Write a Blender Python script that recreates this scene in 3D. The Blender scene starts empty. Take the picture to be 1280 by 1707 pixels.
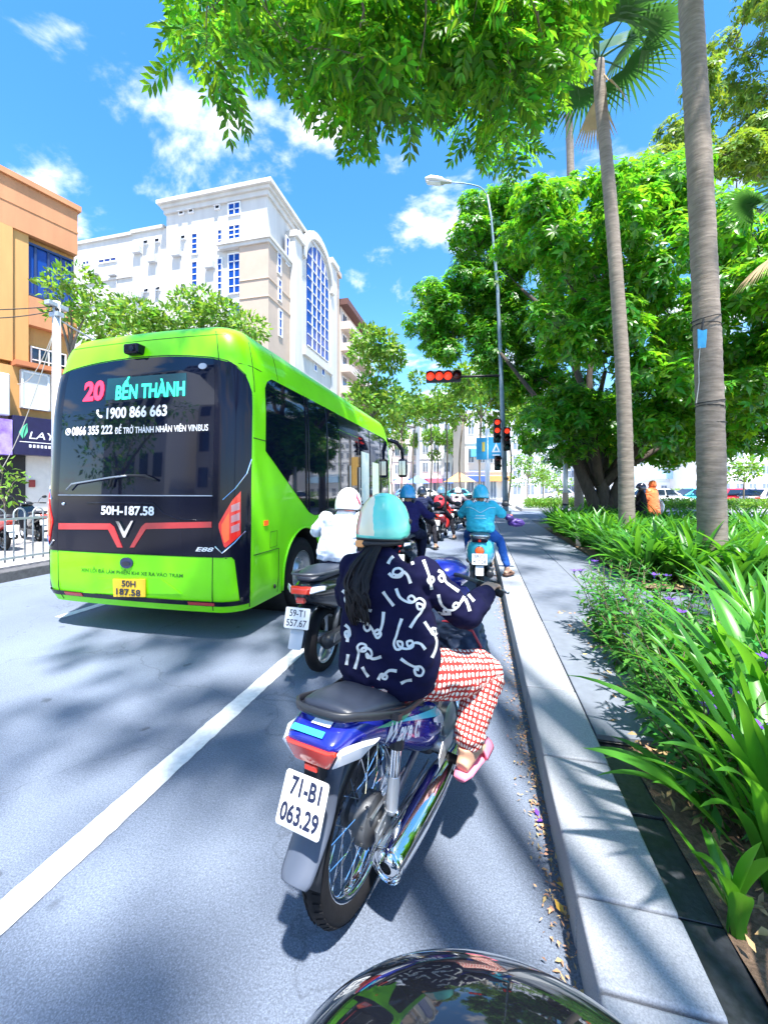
import bpy, bmesh, math, random
import numpy as np
from mathutils import Vector, Matrix, noise as mnoise
from mathutils.bvhtree import BVHTree

random.seed(7)
RNG = np.random.default_rng(11)
PI = math.pi
R = math.radians
SC = bpy.context.scene
COL = SC.collection

# ------------------------------------------------------------------ camera, sky, sun, exposure
# World: +Y runs along the street, +X towards the planted verge, Z up; metres.
CAM_H = 1.42                      # phone held at chest height by a seated rider
FPX = 660.0                       # very wide phone lens (in photo pixels, 1280 wide)
YAW = math.atan(160.0 / 660.0)    # camera turned a little left of the street direction
cam_data = bpy.data.cameras.new('camera')
cam_data.sensor_fit = 'VERTICAL'
cam_data.sensor_height = 36.0
cam_data.lens = 36.0 * FPX / 1707.0
cam_data.shift_y = -38.5 / 1707.0
cam_data.clip_start = 0.05
cam_data.clip_end = 3000
CAM = bpy.data.objects.new('camera', cam_data)
COL.objects.link(CAM)
CAM.location = (0, 0, CAM_H)
CAM.rotation_euler = (PI / 2, 0, YAW)
SC.camera = CAM

SUN_EL, SUN_AZ = R(68), R(152)     # azimuth clockwise from +Y (street direction)
world = bpy.data.worlds.new('World')
SC.world = world
world.use_nodes = True
wt = world.node_tree
wt.nodes.clear()
w_out = wt.nodes.new('ShaderNodeOutputWorld')
w_bg = wt.nodes.new('ShaderNodeBackground')
w_bg.inputs['Strength'].default_value = 0.11
w_sky = wt.nodes.new('ShaderNodeTexSky')
w_sky.sky_type = 'NISHITA'
w_sky.sun_disc = False
w_sky.sun_elevation = SUN_EL
w_sky.sun_rotation = SUN_AZ
w_sky.altitude = 0
w_sky.air_density = 1.0
w_sky.dust_density = 0.35
w_sky.ozone_density = 2.2
# clouds: fair-weather cumulus spread evenly over the whole sky, laid on a plane above the place
w_tc = wt.nodes.new('ShaderNodeTexCoord')
w_sep = wt.nodes.new('ShaderNodeSeparateXYZ')
wt.links.new(w_tc.outputs['Generated'], w_sep.inputs[0])
def wmath(op, a, b=None, c=None):
    n = wt.nodes.new('ShaderNodeMath'); n.operation = op
    for i, v in enumerate((a, b, c)):
        if v is None: continue
        if isinstance(v, (int, float)): n.inputs[i].default_value = v
        else: wt.links.new(v, n.inputs[i])
    return n.outputs[0]
w_zc = wmath('ADD', wmath('MAXIMUM', w_sep.outputs[2], 0.0), 0.16)
w_cmb = wt.nodes.new('ShaderNodeCombineXYZ')
wt.links.new(wmath('DIVIDE', w_sep.outputs[0], w_zc), w_cmb.inputs[0])
wt.links.new(wmath('DIVIDE', w_sep.outputs[1], w_zc), w_cmb.inputs[1])
w_cmb.inputs[2].default_value = 9.1
w_n1 = wt.nodes.new('ShaderNodeTexNoise'); w_n1.inputs['Scale'].default_value = 1.9
w_n1.inputs['Detail'].default_value = 9; w_n1.inputs['Roughness'].default_value = 0.58
w_n1.inputs['Distortion'].default_value = 0.25
wt.links.new(w_cmb.outputs[0], w_n1.inputs['Vector'])
w_ramp = wt.nodes.new('ShaderNodeMapRange')
w_ramp.interpolation_type = 'SMOOTHSTEP'
w_ramp.inputs['From Min'].default_value = 0.515
w_ramp.inputs['From Max'].default_value = 0.625
wt.links.new(w_n1.outputs['Fac'], w_ramp.inputs['Value'])
w_mix = wt.nodes.new('ShaderNodeMix'); w_mix.data_type = 'RGBA'
wt.links.new(wmath('MULTIPLY', w_ramp.outputs[0], 0.85), w_mix.inputs[0])
w_hsv = wt.nodes.new('ShaderNodeHueSaturation')
w_hsv.inputs['Saturation'].default_value = 1.32
wt.links.new(w_sky.outputs[0], w_hsv.inputs['Color'])
wt.links.new(w_hsv.outputs[0], w_mix.inputs[6])
w_mix.inputs[7].default_value = (4.4, 4.5, 4.7, 1)
wt.links.new(w_mix.outputs[2], w_bg.inputs['Color'])
wt.links.new(w_bg.outputs[0], w_out.inputs['Surface'])

sun_data = bpy.data.lights.new('sun', 'SUN')
sun_data.energy = 3.6
sun_data.angle = R(1.8)
sun_data.color = (1.0, 0.965, 0.91)
SUN = bpy.data.objects.new('sun', sun_data)
COL.objects.link(SUN)
sdir = Vector((math.sin(SUN_AZ) * math.cos(SUN_EL), math.cos(SUN_AZ) * math.cos(SUN_EL), math.sin(SUN_EL)))
SUN.rotation_euler = sdir.to_track_quat('Z', 'Y').to_euler()

SC.view_settings.view_transform = 'Standard'
SC.view_settings.look = 'None'
SC.view_settings.exposure = 2.0
SC.view_settings.gamma = 1.0
SC.render.engine = 'CYCLES'
SC.cycles.max_bounces = 8
SC.cycles.transparent_max_bounces = 8
SC.cycles.caustics_reflective = False
SC.cycles.caustics_refractive = False
SC.cycles.sample_clamp_indirect = 6.0
SC.cycles.use_denoising = True

_c, _s = math.cos(YAW), math.sin(YAW)
def at(u, v, d):
    """point seen at photo position (u, v) at depth d metres from the lens plane"""
    x = (u - 640.0) / FPX * d
    return Vector((x * _c - d * _s, x * _s + d * _c, CAM_H - (v - 815.0) / FPX * d))
# ------------------------------------------------------------------ helpers
MATS = {}
def mat(name, col, rough=0.5, metal=0.0, coat=0.0, spec=0.5, var=0.0, vscale=4.0, bump=0.0, bscale=60.0,
        island=0.0, trans=None, sheen=0.0, col2=None, stretch=None, detail=4.0, emit=None, alpha=None):
    if name in MATS: return MATS[name]
    m = bpy.data.materials.new(name); m.use_nodes = True
    nt = m.node_tree; N = nt.nodes; L = nt.links
    b = N['Principled BSDF']; out = N['Material Output']
    c = tuple(col) + (1.0,)
    b.inputs['Base Color'].default_value = c
    b.inputs['Roughness'].default_value = rough
    b.inputs['Metallic'].default_value = metal
    b.inputs['Coat Weight'].default_value = coat
    b.inputs['Coat Roughness'].default_value = 0.03
    b.inputs['Specular IOR Level'].default_value = spec
    if sheen: b.inputs['Sheen Weight'].default_value = sheen
    tc = N.new('ShaderNodeTexCoord')
    vec = tc.outputs['Object']
    if stretch:
        mp = N.new('ShaderNodeMapping'); mp.inputs['Scale'].default_value = stretch
        L.new(vec, mp.inputs[0]); vec = mp.outputs[0]
    colout = None
    if var or col2:
        n = N.new('ShaderNodeTexNoise'); n.inputs['Scale'].default_value = vscale
        n.inputs['Detail'].default_value = detail; n.inputs['Roughness'].default_value = 0.6
        L.new(vec, n.inputs['Vector'])
        mr = N.new('ShaderNodeMapRange'); mr.inputs['From Min'].default_value = 0.3; mr.inputs['From Max'].default_value = 0.7
        L.new(n.outputs['Fac'], mr.inputs['Value'])
        mx = N.new('ShaderNodeMix'); mx.data_type = 'RGBA'
        L.new(mr.outputs[0], mx.inputs[0])
        lo = tuple(max(0, x * (1 - var)) for x in col); hi = tuple(min(1, x * (1 + var)) for x in col)
        if col2: lo, hi = col, col2
        mx.inputs[6].default_value = lo + (1,); mx.inputs[7].default_value = tuple(hi) + (1,)
        colout = mx.outputs[2]
    if island:
        g = N.new('ShaderNodeNewGeometry')
        h = N.new('ShaderNodeHueSaturation')
        if colout: L.new(colout, h.inputs['Color'])
        else: h.inputs['Color'].default_value = c
        m1 = N.new('ShaderNodeMapRange'); m1.inputs['To Min'].default_value = 1 - island; m1.inputs['To Max'].default_value = 1 + island
        L.new(g.outputs['Random Per Island'], m1.inputs['Value'])
        L.new(m1.outputs[0], h.inputs['Value'])
        wn = N.new('ShaderNodeTexWhiteNoise'); wn.noise_dimensions = '1D'
        L.new(g.outputs['Random Per Island'], wn.inputs['W'])
        m2 = N.new('ShaderNodeMapRange'); m2.inputs['To Min'].default_value = 0.5 - island * 0.07; m2.inputs['To Max'].default_value = 0.5 + island * 0.05
        L.new(wn.outputs['Value'], m2.inputs['Value']); L.new(m2.outputs[0], h.inputs['Hue'])
        colout = h.outputs[0]
    if colout: L.new(colout, b.inputs['Base Color'])
    if bump:
        n = N.new('ShaderNodeTexNoise'); n.inputs['Scale'].default_value = bscale; n.inputs['Detail'].default_value = 5
        L.new(vec, n.inputs['Vector'])
        bp = N.new('ShaderNodeBump'); bp.inputs['Strength'].default_value = bump; bp.inputs['Distance'].default_value = 0.01
        L.new(n.outputs['Fac'], bp.inputs['Height']); L.new(bp.outputs[0], b.inputs['Normal'])
    if emit:
        b.inputs['Emission Color'].default_value = tuple(emit[0]) + (1,); b.inputs['Emission Strength'].default_value = emit[1]
    if trans:
        t = N.new('ShaderNodeBsdfTranslucent')
        t.inputs['Color'].default_value = tuple(trans[0]) + (1,)
        if colout:
            mm = N.new('ShaderNodeMix'); mm.data_type = 'RGBA'; mm.blend_type = 'MULTIPLY'; mm.inputs[0].default_value = 0.0
            # same hue shift on the transmitted light
            h2 = N.new('ShaderNodeHueSaturation'); h2.inputs['Color'].default_value = tuple(trans[0]) + (1,)
            if island:
                L.new(m1.outputs[0], h2.inputs['Value']); L.new(m2.outputs[0], h2.inputs['Hue'])
            L.new(h2.outputs[0], t.inputs['Color'])
        ms = N.new('ShaderNodeMixShader'); ms.inputs[0].default_value = trans[1]
        L.new(b.outputs[0], ms.inputs[1]); L.new(t.outputs[0], ms.inputs[2]); L.new(ms.outputs[0], out.inputs['Surface'])
    MATS[name] = m
    return m

def tag(o, label=None, cat=None, group=None, kind=None):
    if label: o['label'] = label
    if cat: o['category'] = cat
    if group: o['group'] = group
    if kind: o['kind'] = kind
    return o

def empty(name, loc=(0, 0, 0), rz=0.0, label=None, cat=None, group=None, rx=0.0, ry=0.0):
    o = bpy.data.objects.new(name, None); COL.objects.link(o)
    o.location = loc; o.rotation_euler = (rx, ry, rz); o.empty_display_size = 0.1
    return tag(o, label, cat, group)

def link(name, me, parent=None, loc=None):
    o = bpy.data.objects.new(name, me); COL.objects.link(o)
    if parent is not None: o.parent = parent
    if loc is not None: o.location = loc
    return o

def copy_tree(o, parent=None):
    c = o.copy(); COL.objects.link(c); c.parent = parent
    for ch in list(o.children): copy_tree(ch, c)
    return c

def np_mesh(name, V, F, m, parent=None, smooth=False, mats=None, midx=None):
    """fast mesh from arrays; F is (n,k) with constant k"""
    V = np.asarray(V, dtype=np.float32).reshape(-1, 3); F = np.asarray(F, dtype=np.int32)
    k = F.shape[1]
    me = bpy.data.meshes.new(name)
    me.vertices.add(len(V)); me.vertices.foreach_set('co', V.ravel())
    me.loops.add(F.size); me.loops.foreach_set('vertex_index', F.ravel())
    me.polygons.add(len(F)); me.polygons.foreach_set('loop_start', np.arange(0, F.size, k, dtype=np.int32))
    me.polygons.foreach_set('loop_total', np.full(len(F), k, dtype=np.int32))
    if smooth: me.polygons.foreach_set('use_smooth', np.ones(len(F), dtype=bool))
    for mm in (mats or [m]): me.materials.append(mm)
    if midx is not None: me.polygons.foreach_set('material_index', np.asarray(midx, dtype=np.int32))
    me.update(calc_edges=True); me.validate()
    return link(name, me, parent)

def perp(d):
    d = Vector(d).normalized()
    a = Vector((0, 0, 1)) if abs(d.z) < 0.9 else Vector((1, 0, 0))
    s = d.cross(a).normalized()
    return s, s.cross(d).normalized()

class MB:
    def __init__(self): self.v = []; self.f = []
    def add(self, vs, fs):
        n = len(self.v); self.v += [tuple(x) for x in vs]; self.f += [tuple(i + n for i in f) for f in fs]; return self
    def box(self, a, b, M=None):
        x0, y0, z0 = a; x1, y1, z1 = b
        vs = [Vector(p) for p in ((x0,y0,z0),(x1,y0,z0),(x1,y1,z0),(x0,y1,z0),(x0,y0,z1),(x1,y0,z1),(x1,y1,z1),(x0,y1,z1))]
        if M is not None: vs = [M @ p for p in vs]
        return self.add(vs, [(0,3,2,1),(4,5,6,7),(0,1,5,4),(1,2,6,5),(2,3,7,6),(3,0,4,7)])
    def cbox(self, c, s, M=None):
        return self.box((c[0]-s[0]/2, c[1]-s[1]/2, c[2]-s[2]/2), (c[0]+s[0]/2, c[1]+s[1]/2, c[2]+s[2]/2), M)
    def loft(self, rings, cap=True, closed=True):
        n = len(rings[0]); base = len(self.v); vs = [p for r in rings for p in r]; fs = []
        for i in range(len(rings) - 1):
            for j in range(n if closed else n - 1):
                k = (j + 1) % n
                fs.append((i*n+j, i*n+k, (i+1)*n+k, (i+1)*n+j))
        if cap and closed:
            fs.append(tuple(range(n - 1, -1, -1))); fs.append(tuple((len(rings)-1)*n + j for j in range(n)))
        return self.add(vs, fs)
    def tube(self, pts, rad, n=8, cap=True, up=None):
        pts = [Vector(p) for p in pts]
        if not isinstance(rad, (list, tuple)): rad = [rad] * len(pts)
        rings = []; prev = None
        for i, p in enumerate(pts):
            d = (pts[min(i+1, len(pts)-1)] - pts[max(i-1, 0)])
            if d.length < 1e-9: d = Vector((0, 0, 1))
            d.normalize()
            if prev is None: s, t = perp(d)
            else:
                s = prev - d * prev.dot(d)
                if s.length < 1e-6: s, t = perp(d)
                s.normalize(); t = s.cross(d).normalized()
            prev = s
            r = rad[i]; ra, rb = r if isinstance(r, (tuple, list)) else (r, r)
            rings.append([p + s * (ra * math.cos(2*PI*k/n)) + t * (rb * math.sin(2*PI*k/n)) for k in range(n)])
        return self.loft(rings, cap)
    def lathe(self, prof, n=24, c=(0, 0, 0), axis='z', cap=False, a0=0.0, a1=2*PI):
        full = abs(a1 - a0 - 2*PI) < 1e-6; m = n if full else n + 1
        rings = []
        for r, h in prof:
            ring = []
            for k in range(m):
                a = a0 + (a1 - a0) * k / n
                x, y = r * math.cos(a), r * math.sin(a)
                p = {'z': (x, y, h), 'y': (x, h, y), 'x': (h, x, y)}[axis]
                ring.append((p[0]+c[0], p[1]+c[1], p[2]+c[2]))
            rings.append(ring)
        return self.loft(rings, cap, closed=full)
    def prism(self, poly, h0, h1, axis='z', M=None):
        """extrude a 2-D polygon; axis x: poly=(y,z), y: poly=(x,z), z: poly=(x,y)"""
        n = len(poly)
        def P(p, h):
            q = {'x': (h, p[0], p[1]), 'y': (p[0], h, p[1]), 'z': (p[0], p[1], h)}[axis]
            return (M @ Vector(q)) if M is not None else q
        vs = [P(p, h0) for p in poly] + [P(p, h1) for p in poly]
        fs = [tuple(range(n - 1, -1, -1)), tuple(range(n, 2*n))] + [(i, (i+1) % n, n + (i+1) % n, n + i) for i in range(n)]
        return self.add(vs, fs)
    def ball(self, c, r, n=12, m=8, M=None):
        rx, ry, rz = r if isinstance(r, (tuple, list)) else (r, r, r)
        rings = []
        for i in range(m + 1):
            a = -PI/2 + PI * i / m
            ca = max(math.cos(a), 0.02)
            ring = []
            for k in range(n):
                p = Vector((c[0] + rx*ca*math.cos(2*PI*k/n), c[1] + ry*ca*math.sin(2*PI*k/n), c[2] + rz*math.sin(a)))
                ring.append(M @ p if M is not None else p)
            rings.append(ring)
        return self.loft(rings, True)
    def build(self, name, m, parent=None, smooth=False, bevel=0.0, seg=2, sub=0, solid=0.0, label=None, fixn=True, angle=None):
        me = bpy.data.meshes.new(name)
        me.from_pydata([tuple(p) for p in self.v], [], self.f)
        me.materials.append(m)
        if fixn:
            bm = bmesh.new(); bm.from_mesh(me); bmesh.ops.recalc_face_normals(bm, faces=bm.faces); bm.to_mesh(me); bm.free()
        me.update()
        if smooth: me.polygons.foreach_set('use_smooth', [True] * len(me.polygons))
        o = link(name, me, parent)
        if solid:
            md = o.modifiers.new('solid', 'SOLIDIFY'); md.thickness = solid; md.offset = 0
        if bevel:
            md = o.modifiers.new('bevel', 'BEVEL'); md.width = bevel; md.segments = seg; md.limit_method = 'ANGLE'; md.angle_limit = R(35)
            if not smooth: me.polygons.foreach_set('use_smooth', [True] * len(me.polygons)); 
            md.harden_normals = True
        if sub:
            md = o.modifiers.new('sub', 'SUBSURF'); md.levels = sub; md.render_levels = sub
        if angle:
            md = o.modifiers.new('split', 'EDGE_SPLIT'); md.split_angle = R(angle)
        if label: o['label'] = label
        return o

def dup_mesh(o, parent, loc=None, rot=None, name=None):
    c = o.copy(); COL.objects.link(c); c.parent = parent
    if name: c.name = name
    if loc is not None: c.location = loc
    if rot is not None: c.rotation_euler = rot
    return c

def text_mesh(body, size, m, name, parent, loc, rot=(PI/2, 0, 0), sx=1.0, bold=0.0, align='CENTER', depth=0.0006, shear=0.0, project=None):
    cu = bpy.data.curves.new('lettering', 'FONT')
    cu.body = body; cu.size = size; cu.align_x = align; cu.align_y = 'CENTER'
    cu.offset = bold; cu.extrude = depth; cu.shear = shear; cu.resolution_u = 3
    tmp = bpy.data.objects.new('lettering', cu); COL.objects.link(tmp)
    dg = bpy.context.evaluated_depsgraph_get()
    me = bpy.data.meshes.new_from_object(tmp.evaluated_get(dg))
    bpy.data.objects.remove(tmp); bpy.data.curves.remove(cu)
    me.name = name; me.materials.clear(); me.materials.append(m)
    for v in me.vertices: v.co.x *= sx
    if project:
        for v in me.vertices:
            v.co = project(v.co)
    o = link(name, me, parent, loc); o.rotation_euler = rot
    return o

def baked(o):
    """apply modifiers to a mesh object in place"""
    dg = bpy.context.evaluated_depsgraph_get()
    me = bpy.data.meshes.new_from_object(o.evaluated_get(dg))
    old = o.data; o.modifiers.clear(); o.data = me
    bpy.data.meshes.remove(old)
    return o

def remeshed(mb, name, m, parent=None, voxel=0.012, smooth=6, wrinkle=0.0, wscale=9.0, sub=0):
    """fuse overlapping closed volumes into one continuous skin"""
    o = mb.build(name, m, parent, smooth=True)
    md = o.modifiers.new('r', 'REMESH'); md.mode = 'VOXEL'; md.voxel_size = voxel; md.use_smooth_shade = True
    md = o.modifiers.new('s', 'SMOOTH'); md.factor = 0.5; md.iterations = smooth
    baked(o)
    me = o.data
    if wrinkle:
        n = len(me.vertices); co = np.empty(n*3, dtype=np.float32); me.vertices.foreach_get('co', co)
        no = np.empty(n*3, dtype=np.float32); me.vertices.foreach_get('normal', no)
        co = co.reshape(-1, 3); no = no.reshape(-1, 3)
        h = np.array([mnoise.fractal(Vector((p[0]*wscale, p[1]*wscale, p[2]*wscale*1.7)), 0.9, 2.0, 3) for p in co], dtype=np.float32)
        h = 1 - 2*np.abs(h)
        co += no * (h * wrinkle)[:, None]
        me.vertices.foreach_set('co', co.ravel())
    me.polygons.foreach_set('use_smooth', [True] * len(me.polygons))
    me.materials.clear(); me.materials.append(m)
    me.update()
    return o

def qrot(axis, ang): return Matrix.Rotation(ang, 4, axis)
def lerp(a, b, t): return a + (b - a) * t
def smooth_path(pts, k=4):
    """Catmull-Rom through points (and any extra channels)"""
    P = [np.array(p, dtype=float) for p in pts]; out = []
    for i in range(len(P) - 1):
        p0, p1, p2, p3 = P[max(i-1, 0)], P[i], P[i+1], P[min(i+2, len(P)-1)]
        for j in range(k):
            t = j / k
            out.append(0.5 * ((2*p1) + (-p0+p2)*t + (2*p0-5*p1+4*p2-p3)*t*t + (-p0+3*p1-3*p2+p3)*t**3))
    out.append(P[-1])
    return out
# ------------------------------------------------------------------ ground, road, pavement
def asphalt_mat():
    m = bpy.data.materials.new('asphalt'); m.use_nodes = True
    nt = m.node_tree; N = nt.nodes; L = nt.links; b = N['Principled BSDF']
    tc = N.new('ShaderNodeTexCoord')
    def nz(scale, det, rough=0.6):
        n = N.new('ShaderNodeTexNoise'); n.inputs['Scale'].default_value = scale; n.inputs['Detail'].default_value = det
        n.inputs['Roughness'].default_value = rough; L.new(tc.outputs['Object'], n.inputs['Vector']); return n.outputs['Fac']
    def rng(v, a, b_, c, d):
        r = N.new('ShaderNodeMapRange'); L.new(v, r.inputs['Value'])
        for k, x in zip(('From Min', 'From Max', 'To Min', 'To Max'), (a, b_, c, d)): r.inputs[k].default_value = x
        return r.outputs[0]
    def mul(a, b_):
        n = N.new('ShaderNodeMath'); n.operation = 'MULTIPLY'; L.new(a, n.inputs[0]); L.new(b_, n.inputs[1]); return n.outputs[0]
    big = rng(nz(0.7, 5), 0.3, 0.7, 0.84, 1.16)
    fine = rng(nz(150, 4, 0.75), 0.3, 0.7, 0.58, 1.42)
    vo = N.new('ShaderNodeTexVoronoi'); vo.inputs['Scale'].default_value = 210; L.new(tc.outputs['Object'], vo.inputs['Vector'])
    agg = rng(vo.outputs['Distance'], 0.0, 0.7, 1.25, 0.8)
    val = mul(mul(big, fine), agg)
    cm = N.new('ShaderNodeMix'); cm.data_type = 'RGBA'; cm.blend_type = 'MULTIPLY'; cm.inputs[0].default_value = 1
    cm.inputs[6].default_value = (0.150, 0.183, 0.248, 1)  # cool blue cast of the shaded street mixed into the base colour
    L.new(val, cm.inputs[7])
    # scattered dark oil spots
    sp = rng(nz(9, 2, 0.4), 0.22, 0.30, 0.55, 1.0)
    vc = N.new('ShaderNodeTexVoronoi'); vc.feature = 'DISTANCE_TO_EDGE'; vc.inputs['Scale'].default_value = 0.55
    wv = N.new('ShaderNodeVectorMath'); wv.operation = 'MULTIPLY_ADD'; wn = N.new('ShaderNodeTexNoise'); wn.inputs['Scale'].default_value = 2.2; wn.inputs['Detail'].default_value = 6
    L.new(tc.outputs['Object'], wn.inputs['Vector']); L.new(wn.outputs['Color'], wv.inputs[0]); wv.inputs[1].default_value = (.9, .9, 0); L.new(tc.outputs['Object'], wv.inputs[2]); L.new(wv.outputs[0], vc.inputs['Vector'])
    crack = rng(vc.outputs['Distance'], 0.0, 0.005, 0.72, 1.0)
    sx = N.new('ShaderNodeSeparateXYZ'); L.new(tc.outputs['Object'], sx.inputs[0])
    trk = N.new('ShaderNodeMath'); trk.operation = 'SINE'; tm = N.new('ShaderNodeMath'); tm.operation = 'MULTIPLY'; tm.inputs[1].default_value = 4.3; L.new(sx.outputs[0], tm.inputs[0]); L.new(tm.outputs[0], trk.inputs[0])
    track = rng(trk.outputs[0], -1, 1, 0.93, 1.05)
    pat = rng(nz(0.28, 2, 0.3), 0.47, 0.50, 0.93, 1.03)
    sp = mul(mul(mul(sp, crack), track), pat)
    c2 = N.new('ShaderNodeMix'); c2.data_type = 'RGBA'; c2.blend_type = 'MULTIPLY'; c2.inputs[0].default_value = 1
    L.new(cm.outputs[2], c2.inputs[6]); L.new(sp, c2.inputs[7])
    L.new(c2.outputs[2], b.inputs['Base Color'])
    b.inputs['Roughness'].default_value = 0.85
    bp = N.new('ShaderNodeBump'); bp.inputs['Strength'].default_value = 0.55; bp.inputs['Distance'].default_value = 0.004
    L.new(mul(fine, agg), bp.inputs['Height']); L.new(bp.outputs[0], b.inputs['Normal'])
    return m
M_ASPH = asphalt_mat()
M_GROUND = mat('ground', (0.30, 0.29, 0.28), 0.9, var=0.15, vscale=0.6, bump=0.2, bscale=40)
M_PAINT = mat('road_paint', (0.62, 0.63, 0.64), 0.65, var=0.16, vscale=26, bump=0.3, bscale=150, detail=10)
M_GRAN = mat('kerb_granite', (0.29, 0.305, 0.34), 0.65, var=0.28, vscale=230, bump=0.12, bscale=220)
M_SLAB = mat('paving_slab', (0.145, 0.165, 0.205), 0.7, var=0.16, vscale=9, bump=0.12, bscale=120, detail=9)
M_DARK = mat('dark_stone', (0.035, 0.038, 0.045), 0.35, var=0.4, vscale=40, bump=0.2, bscale=50)
M_SOIL = mat('soil', (0.17, 0.11, 0.07), 0.95, var=0.5, vscale=30, bump=1.0, bscale=60)
M_LPAVE = mat('pale_paving', (0.46, 0.45, 0.44), 0.8, var=0.12, vscale=3, bump=0.15, bscale=60)

def sheet(name, x0, x1, y0, y1, z, m, kind='structure', nx=1, ny=1):
    xs = np.linspace(x0, x1, nx+1); ys = np.linspace(y0, y1, ny+1)
    mb = MB(); mb.add([(x, y, z) for y in ys for x in xs],
           [(j*(nx+1)+i, j*(nx+1)+i+1, (j+1)*(nx+1)+i+1, (j+1)*(nx+1)+i) for j in range(ny) for i in range(nx)])
    return tag(mb.build(name, m), kind=kind)

sheet('ground', -900, 900, -600, 1500, -0.03, M_GROUND)
sheet('road', -7.0, 0.30, -40, 22.0, 0.0, M_ASPH)
sheet('cross_road', -60, 90, 17.6, 26.6, 0.004, M_ASPH)
sheet('far_road', -7.2, 2.2, 26.6, 160, 0.008, M_ASPH)

# painted lines
def worn_line(x0, x1, y0, y1, z=0.005):
    n = max(2, int((y1-y0)/0.035)); vs = []; fs = []
    for i in range(n+1):
        y = lerp(y0, y1, i/n)
        vs += [(x0 + random.gauss(0, 0.0022), y, z), (x1 + random.gauss(0, 0.0022), y, z)]
        if i: fs.append((2*i-2, 2*i-1, 2*i+1, 2*i))
    o = MB().add(vs, fs).build('lane_line', M_PAINT); tag(o, kind='structure'); return o
worn_line(-1.605, -1.475, -6, 5.2)
for y in (7.0, 10.2, 13.4): worn_line(-1.60, -1.48, y, y+1.9)
for y in (-3.2, 0.2, 3.4, 6.8, 10.2, 13.6): worn_line(-4.57, -4.45, y, y+2.6)
o = MB().add([(-6.6, 16.3, .005), (0.1, 16.3, .005), (0.1, 16.62, .005), (-6.6, 16.62, .005)], [(0, 1, 2, 3)]).build('stop_line', M_PAINT); tag(o, kind='structure')

# kerb along the verge: one object per stone
KX0, KX1, KZ = 0.285, 0.565, 0.18
kerb = MB().box((KX0 + 0.02, -8, -0.02), (KX1 - 0.01, 17.55, KZ - 0.03)).build('kerb', mat('mortar', (0.2, 0.19, 0.18), 0.9)); tag(kerb, kind='structure')
ks_mesh = {}
y = -7.8; lens = []
lay = [0.55, 0.62, 0.58, 0.6, 0.55, 0.6, 0.58, 0.55, 0.62, 0.6, 0.6, 0.6, 0.6, 0.63, 0.60, 0.24]   # joints as in the photo
while y < 17.4:
    ln = lay[len(lens)] if len(lens) < len(lay) else random.choice([0.60, 0.66, 0.72])
    lens.append(ln)
    key = round(ln, 2)
    if key not in ks_mesh:
        b = MB().box((0, 0.004, -0.03), (KX1 - KX0, key - 0.004, KZ))
        t = b.build('kerb_stone', M_GRAN, kerb, bevel=0.012, seg=3); ks_mesh[key] = t
        t.location = (KX0, y, random.uniform(-0.002, 0.002))
    else:
        dup_mesh(ks_mesh[key], kerb, (KX0 + random.uniform(-.002, .002), y, random.uniform(-0.003, 0.002)))
    y += ln

# sidewalk slabs beyond the first bed
side = sheet('sidewalk', KX1, 9.0, 2.2, 17.5, KZ - 0.035, mat('joint_sand', (0.16, 0.15, 0.14), 0.95))
slab0 = None
def bed2_x(y): return 1.93 + 0.03 * math.sin(y)      # inner edge of the palm bed
for i, (xa, xb) in enumerate(((KX1 + .006, 1.255), (1.261, 1.95))):
    yy = 2.2 + i * 0.45
    while yy < 17.2:
        mb = MB().box((0, 0.003, -0.03), (xb - xa, 0.897, 0))
        if slab0 is None or i not in slab0:
            t = mb.build('paving_slab', M_SLAB, side, bevel=0.004, seg=1)
            slab0 = slab0 or {}; slab0[i] = t; t.location = (xa, yy, KZ)
        else: dup_mesh(slab0[i], side, (xa, yy, KZ + random.uniform(-.0025, .001)))
        yy += 0.9
for k in range(9):                                    # open paving between the two beds
    t = dup_mesh(slab0[0], side, (1.96 + 0.70*k, 4.55, KZ - 0.002))
o = MB().box((1.0, 16.6, 0), (9, 17.5, KZ-.004)).build('paved_corner', M_SLAB); tag(o, kind='structure')

# dark stone edging beside the kerb and the planted beds
edging = MB().box((KX1 + .002, -8, -0.02), (0.70, 3.1, 0.10)).build('bed_edging', M_DARK); tag(edging, kind='structure')
e0 = None
for k in range(28):
    if e0 is None:
        e0 = MB().box((0, .003, 0), (0.128, .387, .03)).build('edging_tile', M_DARK, edging, bevel=.004); e0.location = (KX1+.006, -7.6, .10)
    else: dup_mesh(e0, edging, (KX1+.006, -7.6 + k*.39, .10 + random.uniform(-.004, .003)))
def bumpy(name, outline, z, m, amp=0.03, step=0.12):
    xs = [p[0] for p in outline]; ys = [p[1] for p in outline]
    nx = max(2, int((max(xs)-min(xs))/step)); ny = max(2, int((max(ys)-min(ys))/step))
    V = []; F = []
    for j in range(ny+1):
        for i in range(nx+1):
            x = lerp(min(xs), max(xs), i/nx); yv = lerp(min(ys), max(ys), j/ny)
            V.append((x, yv, z + amp*mnoise.noise(Vector((x*3, yv*3, 1)))))
    for j in range(ny):
        for i in range(nx):
            a = j*(nx+1)+i; F.append((a, a+1, a+nx+2, a+nx+1))
    o = MB().add(V, F).build(name, m, smooth=True); return tag(o, kind='structure')
bumpy('bed_soil', [(0.695, -8), (7, 4.35)], 0.135, M_SOIL, 0.03)
bumpy('palm_bed_soil', [(1.96, 5.45), (8.5, 13.4)], 0.20, M_SOIL, 0.04, 0.2)

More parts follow.
